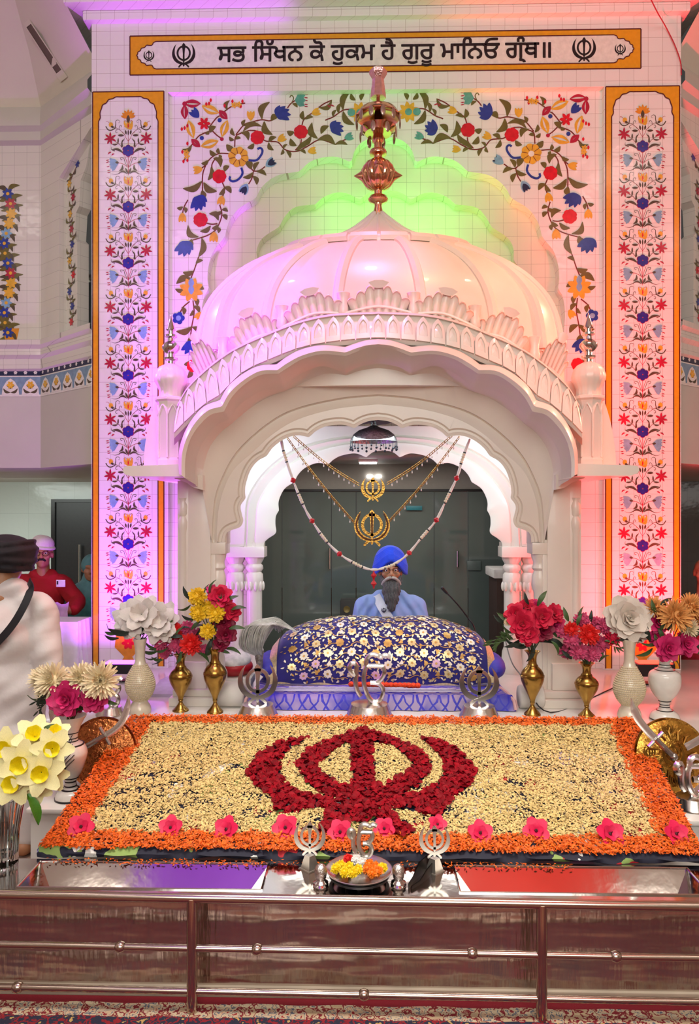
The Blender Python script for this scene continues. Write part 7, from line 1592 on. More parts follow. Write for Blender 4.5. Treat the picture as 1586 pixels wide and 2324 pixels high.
# stage flood lamps
for px, py, s, col, lb in ((277, 1517, 1, '#b04cff', 'violet'), (1482, 1532, -1, '#ff3020', 'red')):
    q = PZ(px, 1575, PLAT); q.y = 5.05; q.x = P(px, 1540, 5.05).x; t = thing('flood_lamp', Vector((q.x, q.y, PLAT)), 'black stage flood lamp throwing %s light up the tiled pillar' % lb, 'lamp')
    b = MB(); b.box((q.x - .125, q.y - .06, PLAT + .06), (q.x + .125, q.y + .08, P(px, 1504, 5.05).z), bev=.01); b.build('housing', mat('black_plastic', '#15141a', .45), t)
    zz = P(px, 1504, 5.05).z; b = MB(); b.box((q.x - .11, q.y - .05, zz), (q.x + .11, q.y + .07, zz + .004)); b.build('lens', emit('lens_' + lb, col, 6.0), t)
    b = MB(); b.box((q.x - .14, q.y - .01, PLAT), (q.x - .13, q.y + .03, PLAT + .14)); b.box((q.x + .13, q.y - .01, PLAT), (q.x + .14, q.y + .03, PLAT + .14)); b.box((q.x - .14, q.y - .03, PLAT), (q.x + .14, q.y + .05, PLAT + .008)); b.tube([(q.x - .13, q.y + .01, PLAT + .12), (q.x + .13, q.y + .01, PLAT + .12)], .008, 8); b.build('bracket', mat('black_plastic', '#15141a', .45), t)
# garland and golden chains hung in the arch
YH = YF + .175
hz = YH + .03
def hang(pts, Y=None): return [P(x, y, Y or hz) for x, y in pts]
t = thing('silk_garland', P(638, 1000, hz), 'white silk garland with red bobbins swagged across the front arch', 'garland')
gp = hang(((636, 988), (645, 1030), (665, 1090), (690, 1150), (708, 1182), (738, 1225), (770, 1257), (800, 1276), (830, 1290), (850, 1293)), 4.62) + hang(((868, 1290), (895, 1280), (925, 1258), (955, 1222), (990, 1180), (1012, 1135), (1036, 1085), (1050, 1040), (1066, 996)), 4.62)
gc = spline3(gp, 170); ng = len(gc)
b = MB(); b.tube(gc, [.0055 + .0035 * abs(math.sin(i * .33)) for i in range(ng)], 8); b.build('cord', mat('white_silk', '#e9e2da', .5, var=.06), t, smooth=60)
def near(px, py): q = P(px, py, 4.62); i = min(range(ng), key=lambda j: (gc[j] - q).length); return gc[i], (gc[min(i + 1, ng - 1)] - gc[max(i - 1, 0)]).normalized()
bob = MB(); bob.lathe([(.006, -.030), (.004, -.020), (.010, -.012), (.019, 0), (.010, .012), (.004, .020), (.006, .030)], (0, 0, 0), 16); o = bob.build('b', mat('red_thread', '#c01418', .45, var=.1), smooth=50); bme = o.data; bpy.data.objects.remove(o)
bd = MB()
for k in (-.024, -.008, .008, .024): bd.lathe([(.006, k - .007), (.0105, k - .003), (.0105, k + .003), (.006, k + .007)], (0, 0, 0), 12)
o = bd.build('b', mat('ivory_beads', '#e6d9b8', .35, .1), smooth=50); bdm = o.data; bpy.data.objects.remove(o)
bk = MB(); bk.lathe([(.009, -.004), (.0095, 0), (.009, .004)], (0, 0, 0), 10); o = bk.build('b', BL, smooth=50); bkm = o.data; bpy.data.objects.remove(o)
for px, py in ((665, 1087), (708, 1181), (768, 1257), (929, 1256), (991, 1179), (1036, 1083)): c, d = near(px, py); part('red_bobbin', bme, t, c, face_rot(d))
for px, py in ((646, 1035), (684, 1133), (737, 1222), (812, 1282), (884, 1284), (962, 1212), (1014, 1130), (1052, 1040)):
    c, d = near(px, py); part('bead_cluster', bdm, t, c, face_rot(d)); 
    for s in (-1, 1): part('black_ring', bkm, t, c + d * .036 * s, face_rot(d))
c, d = near(848, 1293)
for dz in (.035, .085): part('red_bobbin', bme, t, c - Vector((0, .0, dz)), (0, 0, 0))
b = MB(); b.tube([c, c - Vector((0, 0, .11))], .003, 6); b.build('pendant_thread', mat('red_thread', '#c01418', .45), t)
GT = mat('gilt', '#c99a4a', .25, .9, var=.25, scale=60, bump=.3); GTD = mat('gilt_dark', '#5a2f12', .4, .3)
b = MB(); b.tube([(0, 0, -.007), (0, 0, -.020)], .001, 4); b.ball((0, 0, -.026), (.004, .004, .008), 6, 5); o = b.build('pearl_drop', mat('pearl_drop', '#efe9dc', .3), smooth=60); PDM = o.data; bpy.data.objects.remove(o)
def chain_pendant(Lp, Rp, c, hpx, Y, label, outline):
    q = P(c[0], c[1], Y); k = hpx / 2 * Y / FPX; t = thing('khanda_pendant', q, label, 'pendant')
    b = MB(); khanda_solid(b, lambda u, v, d: q + Vector((u * k * .98, d, v * k * 1.0)), -.006, .006); b.build('khanda_plate', GT, t, smooth=30)
    if outline:
        b = MB()
        for lp in khanda_loops()[:4]:
            for l in lp:
                cc = sum((Vector((p[0], p[1])) for p in l), Vector((0, 0))) / len(l); 
            l = lp[0]; n = len(l)
            if len(lp) == 1: sh = [((p[0] - cc.x) * .72 + cc.x, (p[1] - cc.y) * .9 + cc.y) for p in l] if lp is khanda_loops()[0] else None
        for s in (-1, 1): b.tube(spline3([q + Vector((s * x * k, -.009, y * k)) for x, y in ((.68, .78), (.84, .45), (.87, .2), (.82, -.1), (.64, -.38), (.38, -.58), (.0, -.68))], 20), [.003] + [.006] * 18 + [.004] * 20, 6) if False else b.tube(spline3([q + Vector((s * x * k * .98, -.0075, y * k)) for x, y in ((.66, .78), (.80, .45), (.86, .2), (.82, -.1), (.66, -.36), (.38, -.57), (.04, -.66))], 18), .0055, 6)
        b.tube([q + Vector((0, -.0075, .85 * k)), q + Vector((0, -.0075, -.3 * k))], .005, 6); b.build('inlay', GTD, t, smooth=40)
    for pts, s in ((Lp, -1), (Rp, 1)):
        a, e = P(*pts[0], Y), P(*pts[1], Y); n = 26; cp = [a.lerp(e, i / n) - Vector((0, 0, .02 * math.sin(PI * i / n))) for i in range(n + 1)]
        b = MB()
        for o_ in (-.007, .007): b.tube([p + Vector((0, 0, o_)) for p in cp], .0022, 5)
        for i in range(n): b.tube([cp[i] + Vector((0, 0, -.007)), cp[i] + Vector((0, 0, .007))], .002, 4)
        ch = b.build('chain', GT, t, smooth=40)
        for i in range(2, n, 2): part('pearl_drop', PDM, ch, cp[i])
chain_pendant(((666, 990), (815, 1100)), ((1026, 988), (878, 1098)), (846, 1111), 56, 4.70, 'smaller gilt khanda hanging on chains high in the arch', False)
chain_pendant(((652, 994), (806, 1188)), ((1042, 992), (882, 1184)), (844, 1198), 84, 4.68, 'larger dark-inlaid gilt khanda hanging on chains above the blue turban', True)
# microphone, air cooler, socket plate, speaker, cables
m0, m1_ = P(1005, 1337, 4.95), P(1076, 1425, 5.0); t = thing('gooseneck_microphone', Vector((m1_.x, 5.0, PLAT)), 'thin black gooseneck microphone leaning beside the navy velvet', 'microphone')
b = MB(); b.tube(spline3([m0, P(1035, 1368, 4.97), P(1060, 1400, 5.0), m1_, Vector((m1_.x + .06, 5.22, PLAT + .2)), Vector((m1_.x + .07, 5.24, PLAT))], 30), .005, 8); b.build('neck', BL, t); b = MB(); b.tube([m0 + Vector((-.004, 0, .006)), m0 + (m0 - P(1035, 1368, 4.97)).normalized() * -.04], [.011, .009], 12); b.ball(m0 + Vector((-.004, 0, .006)), .011); b.build('capsule', BL, t, smooth=60)
b = MB(); b.lathe([(.05, 0), (.05, .012), (.01, .02)], (m1_.x + .07, 5.24, PLAT), 20); b.build('base', BL, t)
a0, a1 = P(1119, 1292, 6.3), P(1175, 1480, 6.3); t = thing('air_cooler', (a0.x + .15, 6.45, 0), 'brown louvred air cooler with a white top behind the arch columns', 'air cooler')
b = MB(); b.box((a0.x + .03, 6.3, 0), (a0.x + .46, 6.7, a0.z - .07)); b.build('cabinet', mat('brown_louvre', '#3a2622', .5), t); b = MB(); b.box((a0.x, 6.27, a0.z - .075), (a0.x + .48, 6.72, a0.z), bev=.012); b.build('top_cover', mat('white_plastic', '#d5d0cc', .4), t)
b = MB()
for i in range(16): b.box((a0.x + .09, 6.29, a0.z - .12 - i * .025), (a0.x + .42, 6.302, a0.z - .107 - i * .025))
b.build('louvre_slats', mat('dark_louvre', '#1c1514', .5), t)
a0 = P(1060, 1273, YG - .012); b = MB(); b.box((a0.x, YG - .012, a0.z - .09), (a0.x + .13, YG, a0.z), bev=.003); tag(b.build('socket_plate', mat('grey_plate', '#55605b', .35), origin=(a0.x, YG, a0.z)), 'small grey socket plate on the dark glass near the white column', 'socket')
a0, a1 = P(772, 1362, 6.9), P(812, 1420, 6.9); t = thing('floor_speaker', ((a0.x + a1.x) / 2, 6.95, 0), 'small dark speaker cabinet behind the blue-turbaned reader', 'speaker'); b = MB(); b.box((a0.x, 6.9, 0), (a1.x + .12, 7.1, a0.z), bev=.008); b.build('cabinet', mat('speaker_black', '#2a2825', .6), t)
b = MB(); b.lathe([(.032, 0), (.03, .006), (.014, .002)], (0, 0, 0), 20); o = b.build('cone', mat('speaker_gold', '#7a6a3c', .4, .5)); o.parent = t; o.rotation_euler = (PI / 2, 0, 0); o.location = Vector((a0.x + .06, 6.9, P(786, 1383, 6.9).z)) - rootloc(t)
# ledge-top wire down the red-lit pillar
wp = [P(1468, -20, YW - .30), P(1490, 25, YW - .20), P(1510, 60, YW - .03), P(1530, 100, YW - .02), P(1544, 140, YW - .02), P(1546, 170, YW - .02)]
b = MB(); b.tube(spline3(wp, 30), .004, 6); tag(b.build('red_wire', mat('wire_red', '#b01830', .5), origin=wp[0]), 'thin red wire trailing over the cornice at the red-lit corner', 'wire')
cw = [Vector((P(1140, 1500, 5.3).x, 5.25, PLAT + .30)), P(1160, 1500, 4.9), P(1188, 1540, 4.62), Vector((P(1230, 1600, 4.5).x, 4.3, PLAT + .006)), Vector((P(1390, 1560, 4.9).x, 4.9, PLAT + .006))]
b = MB(); b.tube(spline3(cw, 30), .004, 6); tag(b.build('floor_cable', BL, origin=cw[-1]), 'black cable running over the stage floor by the red-lit vases', 'cable')
# ================================================================ people
SK = lambda n, c: mat(n, c, .5, var=.06, scale=30, subs=.08)
def head_blobs(mb, c, R, k=1.0):
    """skull, jaw, brow, nose, cheeks, lips, ears; facing -Y in head space, 0.23 m tall at k = 1"""
    W = lambda x, y, z: c + R @ (Vector((x, y, z)) * k); q = R.to_4x4().to_euler()
    B = lambda p, r: mb.ball(W(*p), tuple(v * k for v in r), 18, 12, rot=q)
    B((0, .018, .030), (.073, .092, .088)); B((0, -.018, -.045), (.056, .066, .062)); B((0, -.052, -.082), (.030, .030, .026))
    capsule(mb, W(0, -.086, .018), W(0, -.104, -.022), .0085 * k, .0125 * k); B((-.011, -.097, -.027), (.009, .011, .008)); B((.011, -.097, -.027), (.009, .011, .008))
    capsule(mb, W(-.040, -.066, .030), W(-.010, -.082, .028), .011 * k, .011 * k); capsule(mb, W(.010, -.082, .028), W(.040, -.066, .030), .011 * k, .011 * k)
    B((-.040, -.055, -.018), (.024, .024, .022)); B((.040, -.055, -.018), (.024, .024, .022))
    capsule(mb, W(-.020, -.080, -.054), W(.020, -.080, -.054), .007 * k, .007 * k); capsule(mb, W(-.016, -.079, -.064), W(.016, -.079, -.064), .008 * k, .008 * k)
    for s in (-1, 1): B((s * .074, .012, -.004), (.010, .020, .032))
    capsule(mb, W(0, .025, -.07), W(0, .040, -.17), .050 * k, .054 * k)
def eyes(t, c, R, k=1.0):
    W = lambda x, y, z: c + R @ (Vector((x, y, z)) * k)
    for s in (-1, 1):
        b = MB(); b.ball(W(s * .031, -.0655, .009), .0118 * k, 14, 10); e = b.build('eye', mat('eye_white', '#d9d2ca', .3), t, smooth=60)
        b = MB(); b.ball(W(s * .031, -.0728, .008), .0062 * k, 10, 7); b.build('iris', mat('iris_dark', '#1a100c', .2), e, smooth=60)
        b = MB(); b.tube([W(s * (.014 + .009 * i), -.0845 + .0035 * i, .030 + .004 * math.sin(i * .8)) for i in range(5)], [.0025, .004, .004, .0035, .002], 6); b.build('eyebrow', mat('brow_dark', '#2a2320', .8), t)
def glasses(t, c, R, m_, k=1.0, thick=.0022):
    W = lambda x, y, z: c + R @ (Vector((x, y, z)) * k); b = MB()
    for s in (-1, 1):
        b.tube([W(s * .033 + .024 * math.cos(a) * (1 + .1 * abs(math.cos(a))), -.094 + .004 * abs(math.cos(a)), .006 + .019 * math.sin(a)) for a in [2 * PI * i / 20 for i in range(21)]], thick, 6)
        b.tube([W(s * .058, -.090, .010), W(s * .074, -.05, .012), W(s * .080, .01, .010)], thick * .9, 6)
    b.tube([W(-.010, -.096, .010), W(0, -.099, .013), W(.010, -.096, .010)], thick, 6); b.build('spectacles', m_, t, smooth=60)
def hand_blobs(mb, wrist, d, n, k=1.0, curl=.6, side=1):
    """palm and five fingers; d points along the hand, n out of its back"""
    d = d.normalized(); n = (n - d * n.dot(d)).normalized(); s = d.cross(n) * side
    W = lambda a, b_, c: wrist + (d * a + s * b_ + n * c) * k
    capsule(mb, W(.0, .0, 0), W(.03, .0, 0), .026 * k, .030 * k); capsule(mb, W(.035, -.022, 0), W(.075, -.026, 0), .017 * k, .014 * k); capsule(mb, W(.035, .022, 0), W(.075, .026, 0), .017 * k, .014 * k); capsule(mb, W(.03, 0, 0), W(.08, 0, 0), .018 * k, .015 * k)
    for i, (b_, L_) in enumerate(((-.030, .066), (-.010, .076), (.010, .072), (.030, .056))):
        p = W(.082, b_, 0); a = 0; pts = [p]
        for j in range(3): a += curl * .8; p = p + (d * math.cos(a) - n * math.sin(a)) * L_ * (.45, .32, .26)[j] * k; pts.append(p)
        chain(mb, pts, [.0095 * k, .0090 * k, .0085 * k, .0075 * k])
    chain(mb, [W(.018, -.026, 0), W(.045, -.052, -.012), W(.072, -.058, -.026)], [.013 * k, .011 * k, .009 * k])
# ---- the reader in the blue turban, seated behind the book
Y1 = 5.27; H = P(886, 1297, Y1); R1 = Matrix.Rotation(math.radians(2), 3, 'Z') @ Matrix.Rotation(math.radians(-4), 3, 'X'); k1 = 1.02
t = thing('person', Vector((H.x, Y1 + .03, PLAT)), 'seated grey-bearded man in a blue turban and pale blue tunic behind the navy cloth', 'person')
W1 = lambda x, y, z: H + Vector((x, y, z))
b = MB(); head_blobs(b, H, R1, k1); b.ball(W1(0, .06, -.31), (.15, .085, .14), 18, 12); b.ball(W1(0, .05, -.52), (.16, .11, .20), 18, 12); capsule(b, W1(-.15, .05, -.23), W1(.15, .05, -.23), .055, .055)
for s in (-1, 1):
    chain(b, [W1(s * .17, .05, -.26), W1(s * .225, .0, -.47), W1(s * .14, -.16, -.47)], [.042, .038, .030]); hand_blobs(b, W1(s * .14, -.16, -.47), Vector((-.3 * s, -1, .05)), Vector((0, .1, 1)), .95, .3, s)
    chain(b, [W1(s * .10, .05, -.64), W1(s * .30, -.04, -.66), W1(-s * .02, -.12, -.69)], [.075, .06, .04])
remeshed(b, .0065, 5).build('body', SK('skin_tan', '#b07a56'), t, smooth=80)
b = MB(); b.ball(W1(0, .055, -.32), (.185, .125, .15), 18, 12); b.ball(W1(0, .05, -.52), (.185, .135, .22), 18, 12); capsule(b, W1(-.155, .05, -.235), W1(.155, .05, -.235), .070, .070); capsule(b, W1(-.07, .05, -.19), W1(.07, .05, -.19), .060, .060)
for s in (-1, 1): chain(b, [W1(s * .19, .05, -.25), W1(s * .235, .0, -.47), W1(s * .16, -.13, -.47)], [.068, .064, .050]); chain(b, [W1(s * .10, .05, -.63), W1(s * .30, -.02, -.65), W1(-s * .0, -.10, -.68)], [.09, .075, .05])
g = remeshed(b, .0085, 10)
for v in g.v: v += Vector((0, -.006 * math.sin((v.x - H.x) * 75 + 10 * abs(v.x - H.x) * (v.z - H.z) * 9) - .004 * math.sin(v.z * 60 + abs(v.x - H.x) * 90), 0))
g.build('tunic', mat('tunic_blue', '#8fa6dc', .75, var=.05, scale=12, bump=.15), t, smooth=80)
eyes(t, H, R1, k1); glasses(t, H, R1, mat('wire_frame', '#5b524c', .3, .8), k1, .0013)
b = MB(); WB1 = lambda x, y, z: H + R1 @ (Vector((x, y, z)) * k1)
b.ball(WB1(0, .035, .072), (.112, .116, .112), 24, 16)
for s in (-1, 1):
    for j in range(8):
        h = .0145 * j; f = 1.06 + .012 * j - .050 * max(0, j - 3); g_ = 1 - .10 * max(0, j - 3)
        b.tube(spline3([WB1(-s * .020, (-.096 + .004 * j) * g_, .086 + h * .72), WB1(s * .036 * g_, (-.090 + .003 * j) * g_, .058 + h * .95), WB1(s * .080 * f, -.046 * g_, .006 + h * 1.1), WB1(s * .104 * f, .025, -.014 + h * 1.1), WB1(s * .075 * f, .10 * g_, .0 + h), WB1(0, .135 * g_, .01 + h)], 30), .0115, 8)
remeshed(b, .0045, 2).build('turban', mat('turban_blue', '#0b3fd6', .75, var=.10, scale=20, bump=.25, bscale=160, sheen=.2), t, smooth=80)
b = MB(); b.ball(WB1(0, -.072, .082), (.028, .020, .020), 12, 8); b.build('white_under_band', mat('white_cotton2', '#e3e2e6', .8), t, smooth=60)
b = MB()
for x, y, z, r in ((-.058, -.03, -.04, .020), (.058, -.03, -.04, .020), (-.052, -.05, -.065, .024), (.052, -.05, -.065, .024), (0, -.068, -.085, .040), (-.026, -.072, -.088, .033), (.026, -.072, -.088, .033)): b.ball(WB1(x, y, z), r * k1, 14, 10)
b.ball(WB1(0, -.082, -.130), (.066, .034, .062), 16, 10); b.ball(WB1(0, -.092, -.180), (.054, .028, .060), 16, 10); b.ball(WB1(0, -.096, -.225), (.034, .020, .05), 14, 10)
g = remeshed(b, .0055, 4)
for v in g.v: v += Vector((.0025 * math.sin(v.x * 420 + 6 * math.sin(v.z * 24)), -.003 * math.sin(v.x * 330 + 5 * math.sin(v.z * 30)), 0))
g.build('beard', mat('beard_grey', '#5d5b5a', .8, var=.55, scale=26, stretch=(9, 9, .9), bump=.6, bscale=60), t, smooth=80)
b = MB()
for s in (-1, 1): b.tube(spline3([WB1(0, -.103, -.040), WB1(s * .024, -.101, -.046), WB1(s * .048, -.082, -.066), WB1(s * .060, -.062, -.088)], 14), [.008] + [.011] * 12 + [.004] * 3, 8)
b.build('moustache', mat('moustache_grey', '#a9a29a', .8, var=.3, scale=60), t, smooth=70)
b = MB(); rows = []
for i in range(15):
    u = i / 14; p = W1(-.105 + .20 * u, -.045 - .062 * math.sin(min(1, u * 1.5) * PI / 2) + (.05 * (1 - u) if u < .2 else 0), -.17 - .32 * u); d = Vector((.028, 0, .016)); rows.append([p - d, p + Vector((0, -.006, 0)), p + d])
b.loft(rows); sash = b.build('sash', mat('sash_white', '#dfe0e8', .7, var=.04), t, smooth=60)
b = MB()
for u in (.28, .88):
    c = W1(-.105 + .20 * u, -.058 - .062 * math.sin(min(1, u * 1.5) * PI / 2), -.17 - .32 * u); khanda_solid(b, lambda x, y, d: c + Vector((x * .018, d, y * .018)), -.002, .002)
b.build('sash_emblem', mat('emblem_navy', '#161a3a', .5), sash, smooth=30)
# ---- man in the red sweater and white head cloth behind the table
Y2 = 6.0; H = P(97, 1258, Y2); R2 = Matrix.Rotation(math.radians(16), 3, 'Z') @ Matrix.Rotation(math.radians(-3), 3, 'X'); k2 = 1.0
t = thing('person', Vector((H.x - .05, Y2 + .05, 0)), 'moustached man in red sweater, spectacles and white head cloth behind the white table', 'person')
W2 = lambda x, y, z: H + Vector((x, y, z)); WB2 = lambda x, y, z: H + R2 @ (Vector((x, y, z)) * k2)
b = MB(); head_blobs(b, H, R2, k2); b.ball(W2(-.03, .05, -.34), (.17, .11, .17), 18, 12); b.ball(W2(-.03, .05, -.60), (.16, .11, .26), 18, 12)
hw_ = P(146, 1390, 5.62)
chain(b, [W2(.16, .04, -.25), P(178, 1368, 5.86), hw_ + Vector((.02, .05, .01))], [.055, .046, .034]); hand_blobs(b, hw_ + Vector((.015, .045, .01)), Vector((-.75, -.55, -.12)), Vector((.2, -.3, 1)), .95, .55, 1)
chain(b, [W2(-.21, .04, -.25), W2(-.27, -.02, -.48), W2(-.10, -.22, -.50)], [.055, .046, .034]); hand_blobs(b, W2(-.10, -.22, -.50), Vector((.8, -.4, 0)), Vector((0, -.2, 1)), .95, .5, -1)
for s in (-1, 1): chain(b, [W2(-.03 + s * .09, .06, -.80), W2(-.03 + s * .10, .05, -1.05), Vector((H.x - .03 + s * .10, Y2 + .07, .06))], [.085, .06, .042]); capsule(b, Vector((H.x - .03 + s * .10, Y2 + .07, .045)), Vector((H.x - .03 + s * .12, Y2 - .08, .035)), .04, .032)
remeshed(b, .0075, 5).build('body', SK('skin_fair', '#b5795c'), t, smooth=80)
b = MB(); b.ball(W2(-.03, .05, -.34), (.19, .135, .18), 18, 12); b.ball(W2(-.03, .05, -.56), (.19, .14, .24), 18, 12); capsule(b, W2(-.19, .05, -.23), W2(.13, .05, -.23), .070, .070); capsule(b, W2(-.07, .04, -.18), W2(.05, .04, -.18), .062, .062)
chain(b, [W2(.16, .04, -.25), P(176, 1366, 5.86), hw_ + Vector((.045, .07, .012))], [.072, .066, .046]); chain(b, [W2(-.21, .04, -.25), W2(-.28, -.02, -.48), W2(-.15, -.18, -.50)], [.072, .066, .046])
g = remeshed(b, .010, 4)
for v in g.v: v += Vector((.003 * math.sin(v.z * 60), -.005 * math.sin(v.z * 40 + v.x * 35), 0))
g.build('sweater', mat('sweater_red', '#a8081c', .8, var=.08, scale=12, bump=.3, bscale=180), t, smooth=80)
b = MB()
for s in (-1, 1): chain(b, [W2(-.03 + s * .09, .06, -.78), W2(-.03 + s * .10, .05, -1.05), Vector((H.x - .03 + s * .10, Y2 + .07, .09))], [.10, .078, .06])
remeshed(b, .011, 3).build('trousers', mat('trouser_dark', '#2b2a30', .8), t, smooth=80)
eyes(t, H, R2, k2); glasses(t, H, R2, mat('dark_red_frame', '#4a1420', .3), k2, .0026)
b = MB(); b.ball(WB2(0, .022, .080), (.084, .104, .074), 22, 14); b.ball(WB2(-.02, .03, .100), (.07, .08, .06), 18, 12); b.tube(spline3([WB2(.084 * math.cos(a), .022 + .106 * math.sin(a), .046 + .006 * math.sin(2 * a)) for a in [2 * PI * i / 12 for i in range(13)]], 48), .013, 8)
remeshed(b, .006, 4).build('head_cloth', mat('headcloth_white', '#e6dadc', .8, var=.05, bump=.2), t, smooth=80)
b = MB()
for s in (-1, 1): b.tube(spline3([WB2(0, -.094, -.041), WB2(s * .016, -.093, -.042), WB2(s * .034, -.080, -.054)], 10), [.007] + [.008] * 9 + [.003], 8)
b.build('moustache', mat('moustache_black', '#1c1416', .8), t, smooth=70)
b = MB(); q = P(138, 1324, 5.80); b.box(q + Vector((-.035, -.004, -.028)), q + Vector((.035, .004, .028)), bev=.002); o = b.build('name_badge', mat('badge_white', '#e8e4ea', .4), t)
b = MB(); b.box(q + Vector((-.030, -.006, -.008)), q + Vector((-.018, -.003, .018))); b.build('badge_photo', mat('badge_dark', '#2b2a3a', .5), o)
b = MB(); q = P(125, 1396, 5.58)
b.loft([[q + Vector((-.10 + .2 * i / 8, .015 * math.sin(j * 1.3 + i), .09 - .18 * j / 5 + .012 * math.sin(i * 1.7))) for i in range(9)] for j in range(6)]); tag(b.build('plastic_bag', mat('pink_bag', '#c79acb', .25, var=.2, scale=12, coat=.4), origin=q - Vector((0, 0, .09)), smooth=60), 'small pink plastic bag held by the man in the red sweater', 'bag')
# ---- table with a white cloth
tz = P(150, 1408, 5.35).z; tx0, tx1 = P(60, 1408, 5.35).x, P(184, 1408, 5.35).x
t = thing('draped_table', ((tx0 + tx1) / 2, 5.55, 0), 'table under a long violet-lit white cloth in front of the man in red', 'table')
b = MB(); n = 80; loop = []
for i in range(n):
    u = i / n * 4; s = int(u); f = u - s; x0, x1, y0, y1 = tx0, tx1, 5.28, 5.54
    loop.append(Vector(((x0 + (x1 - x0) * f, y0), (x1, y0 + (y1 - y0) * f), (x1 - (x1 - x0) * f, y1), (x0, y1 - (y1 - y0) * f))[s]))
cc = Vector(((tx0 + tx1) / 2, 5.41)); rows = []
for h, e, wv in ((tz, -.02, 0), (tz, 0, 0), (tz - .01, .008, .002), (tz * .75, .02, .012), (tz * .5, .035, .022), (tz * .2, .045, .03), (.01, .05, .034)):
    rows.append([Vector((p.x + (p.x - cc.x) / .35 * e + wv * math.sin(i * 1.1) * .8, p.y + (p.y - cc.y) / .35 * e + wv * math.sin(i * .9 + 1), h)) for i, p in enumerate(loop)])
b.loft(rows, closed=True); b.add(rows[0], [tuple(range(n))]); b.build('white_cloth', mat('table_cloth', '#e6e2ea', .8, var=.04, bump=.1), t, smooth=60)
b = MB(); 
for x in (tx0 + .05, tx1 - .05):
    for y in (5.32, 5.50): b.box((x - .02, y - .02, 0), (x + .02, y + .02, tz - .012))
b.box((tx0 + .02, 5.30, tz - .03), (tx1 - .02, 5.52, tz - .004)); b.build('table_frame', mat('dark_wood', '#3a2a1e', .6), t)
# ---- figure in white with a black turban, seen from behind
Y3 = 3.50; H = P(8, 1270, Y3); t = thing('person', Vector((H.x, Y3, 0)), 'man seen from behind in a white tunic and black turban with a black shoulder strap', 'person'); k3 = 1.0
R3 = Matrix.Rotation(math.radians(172), 3, 'Z'); W3 = lambda x, y, z: H + Vector((x, y, z)); zf3 = H.z
b = MB(); head_blobs(b, H + Vector((0, .03, -.01)), R3, k3); b.ball(W3(0, .02, -.40), (.15, .075, .20), 18, 12); b.ball(W3(0, .03, -.75), (.14, .085, .22), 18, 12)
for s in (-1, 1):
    chain(b, [W3(s * .17, .01, -.25), W3(s * .222, .0, -.52), W3(s * .19, .20, -.60)], [.042, .034, .028]); hand_blobs(b, W3(s * .19, .20, -.60), Vector((-.3 * s, 1, 0)), Vector((0, 0, 1)), .95, .5, s)
    chain(b, [W3(s * .09, .02, -.80), W3(s * .10, .02, -1.12), Vector((H.x + s * .10, Y3 + .02, .07))], [.09, .06, .045]); capsule(b, Vector((H.x + s * .10, Y3 - .01, .045)), Vector((H.x + s * .12, Y3 + .16, .036)), .042, .034)
remeshed(b, .0085, 5).build('body', SK('skin_tan', '#b07a56'), t, smooth=80)
b = MB(); b.ball(W3(0, .0, -.36), (.20, .135, .20), 18, 12); b.ball(W3(0, .01, -.62), (.20, .14, .28), 18, 12); b.ball(W3(0, .02, -.86), (.20, .15, .26), 18, 12); capsule(b, W3(-.17, .0, -.205), W3(.165, .0, -.215), .066, .068); capsule(b, W3(-.06, .0, -.15), W3(.06, .0, -.15), .066, .066)
for s in (-1, 1): chain(b, [W3(s * .18, .0, -.235), W3(s * .222, -.01, -.52), W3(s * .19, .15, -.59)], [.075, .075, .055])
g = remeshed(b, .010, 4)
for v in g.v: v += Vector((.003 * math.sin(v.z * 40), .008 * math.sin(v.z * 26 + v.x * 14) + .004 * math.sin(v.z * 60 - v.x * 40), 0))
g.build('tunic', mat('tunic_white', '#ded5d2', .8, var=.04, scale=8, bump=.25, bscale=30), t, smooth=80)
b = MB()
for s in (-1, 1): chain(b, [W3(s * .09, .02, -.85), W3(s * .10, .02, -1.15), Vector((H.x + s * .10, Y3 + .02, .10))], [.12, .10, .07])
remeshed(b, .012, 3).build('pyjama', mat('tunic_white', '#ded5d2', .8), t, smooth=80)
b = MB(); b.ball(W3(0, .02, .025), (.140, .135, .095), 24, 16)
for j in range(7): b.tube(spline3([W3((.140 - .006 * abs(j - 3)) * math.cos(a), .02 + (.135 - .006 * abs(j - 3)) * math.sin(a), -.025 + j * .018 + .022 * math.cos(a) * (1 if j % 2 else -1)) for a in [2 * PI * i / 10 for i in range(11)]], 40), .013, 7)
remeshed(b, .008, 5).build('turban', mat('turban_black', '#15121a', .8, var=.15, scale=14, bump=.2), t, smooth=80)
b = MB(); sp3 = [P(66, 1318, Y3 - .03), P(70, 1336, Y3 - .12), P(55, 1375, Y3 - .155), P(28, 1420, Y3 - .165), P(-10, 1462, Y3 - .165), P(-60, 1500, Y3 - .15)]; c3 = spline3(sp3, 30); rows = []
for i, p in enumerate(c3): d = (c3[min(i + 1, len(c3) - 1)] - c3[max(i - 1, 0)]).normalized(); s = Vector((d.z, 0, -d.x)).normalized() * .0165; rows.append([p - s, p - s + Vector((0, -.006, 0)), p + s + Vector((0, -.006, 0)), p + s])
b.loft(rows); b.build('shoulder_strap', mat('strap_black', '#141218', .6), t, smooth=40)
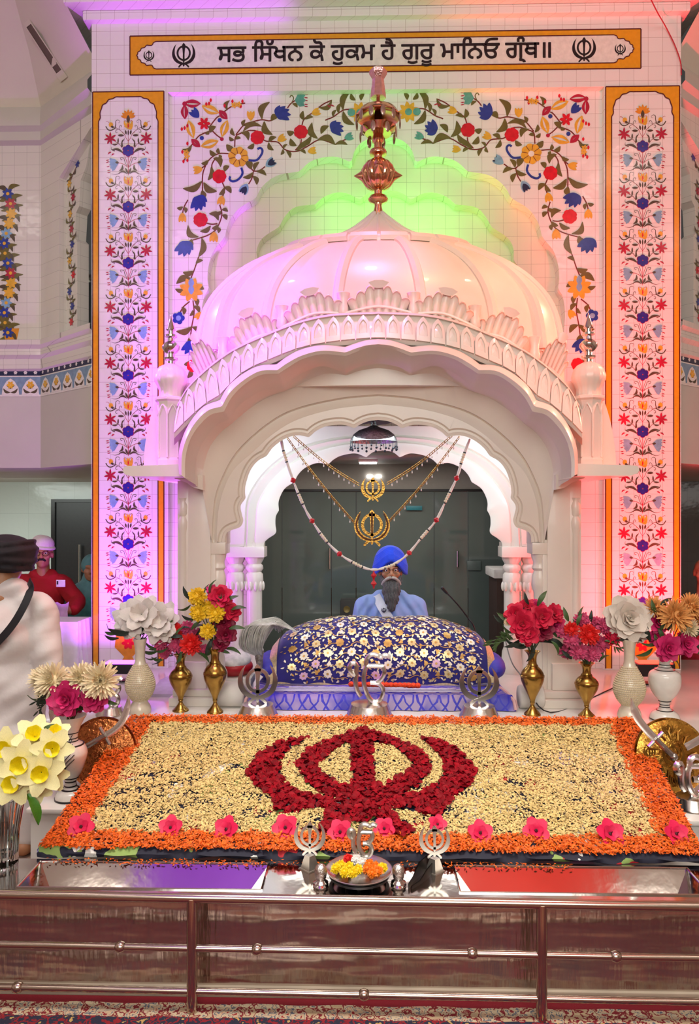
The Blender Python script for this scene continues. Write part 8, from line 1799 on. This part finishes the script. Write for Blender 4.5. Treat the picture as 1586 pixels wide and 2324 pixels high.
# ---- woman in teal, half hidden by the pillar
Y4 = 6.45; H = P(206, 1292, Y4); t = thing('person', Vector((H.x, Y4, 0)), 'woman in a teal shawl half hidden behind the violet-lit pillar', 'person'); W4 = lambda x, y, z: H + Vector((x, y, z))
b = MB(); head_blobs(b, H, Matrix.Rotation(math.radians(20), 3, 'Z'), .95); b.ball(W4(0, .03, -.36), (.14, .10, .20), 16, 10); capsule(b, W4(0, .03, -.5), Vector((H.x, Y4 + .03, .1)), .14, .12); remeshed(b, .010, 4).build('body', SK('skin_fair', '#b5795c'), t, smooth=80)
b = MB(); b.ball(W4(0, .03, -.34), (.165, .13, .20), 16, 10); chain(b, [W4(0, .03, -.4), W4(0, .03, -.75), Vector((H.x, Y4 + .03, .12))], [.16, .19, .22]); chain(b, [W4(-.15, .03, -.26), W4(-.16, 0, -.52)], [.07, .055]); chain(b, [W4(.15, .03, -.26), W4(.16, 0, -.52)], [.07, .055])
g = remeshed(b, .012, 3)
for v in g.v: v += Vector((.006 * math.sin(v.z * 30 + v.x * 60), -.008 * math.sin(v.x * 60), 0))
g.build('dress', mat('dress_teal', '#4f9a98', .8, var=.15, scale=30, bump=.2), t, smooth=80)
b = MB(); b.ball(W4(0, .035, .035), (.092, .11, .10), 18, 12); capsule(b, W4(0, .07, -.05), W4(0, .06, -.25), .085, .15); capsule(b, W4(-.09, .03, -.20), W4(.09, .03, -.20), .09, .09)
remeshed(b, .010, 5).build('shawl', mat('shawl_teal', '#5f8f95', .75, var=.12, scale=20, bump=.2), t, smooth=80)
# ---- seated figure at the far red-lit side
Y5 = 6.1; H = P(1596, 1300, Y5); t = thing('person', Vector((H.x, Y5, 0)), 'person in a red garment at the edge of the red-lit aisle', 'person'); W5 = lambda x, y, z: H + Vector((x, y, z))
b = MB(); head_blobs(b, H, Matrix.Rotation(math.radians(-20), 3, 'Z'), .95); b.ball(W5(0, .03, -.36), (.15, .10, .20), 16, 10); capsule(b, W5(0, .03, -.5), Vector((H.x, Y5 + .03, .1)), .13, .12); remeshed(b, .011, 4).build('body', SK('skin_fair', '#b5795c'), t, smooth=80)
b = MB(); b.ball(W5(.02, .03, -.36), (.15, .12, .20), 16, 10); chain(b, [W5(.02, .03, -.45), W5(-.02, .0, -.80), Vector((H.x - .03, Y5 - .05, .12))], [.15, .17, .22]); remeshed(b, .012, 4).build('garment', mat('garment_red', '#a01020', .8, var=.1), t, smooth=80)
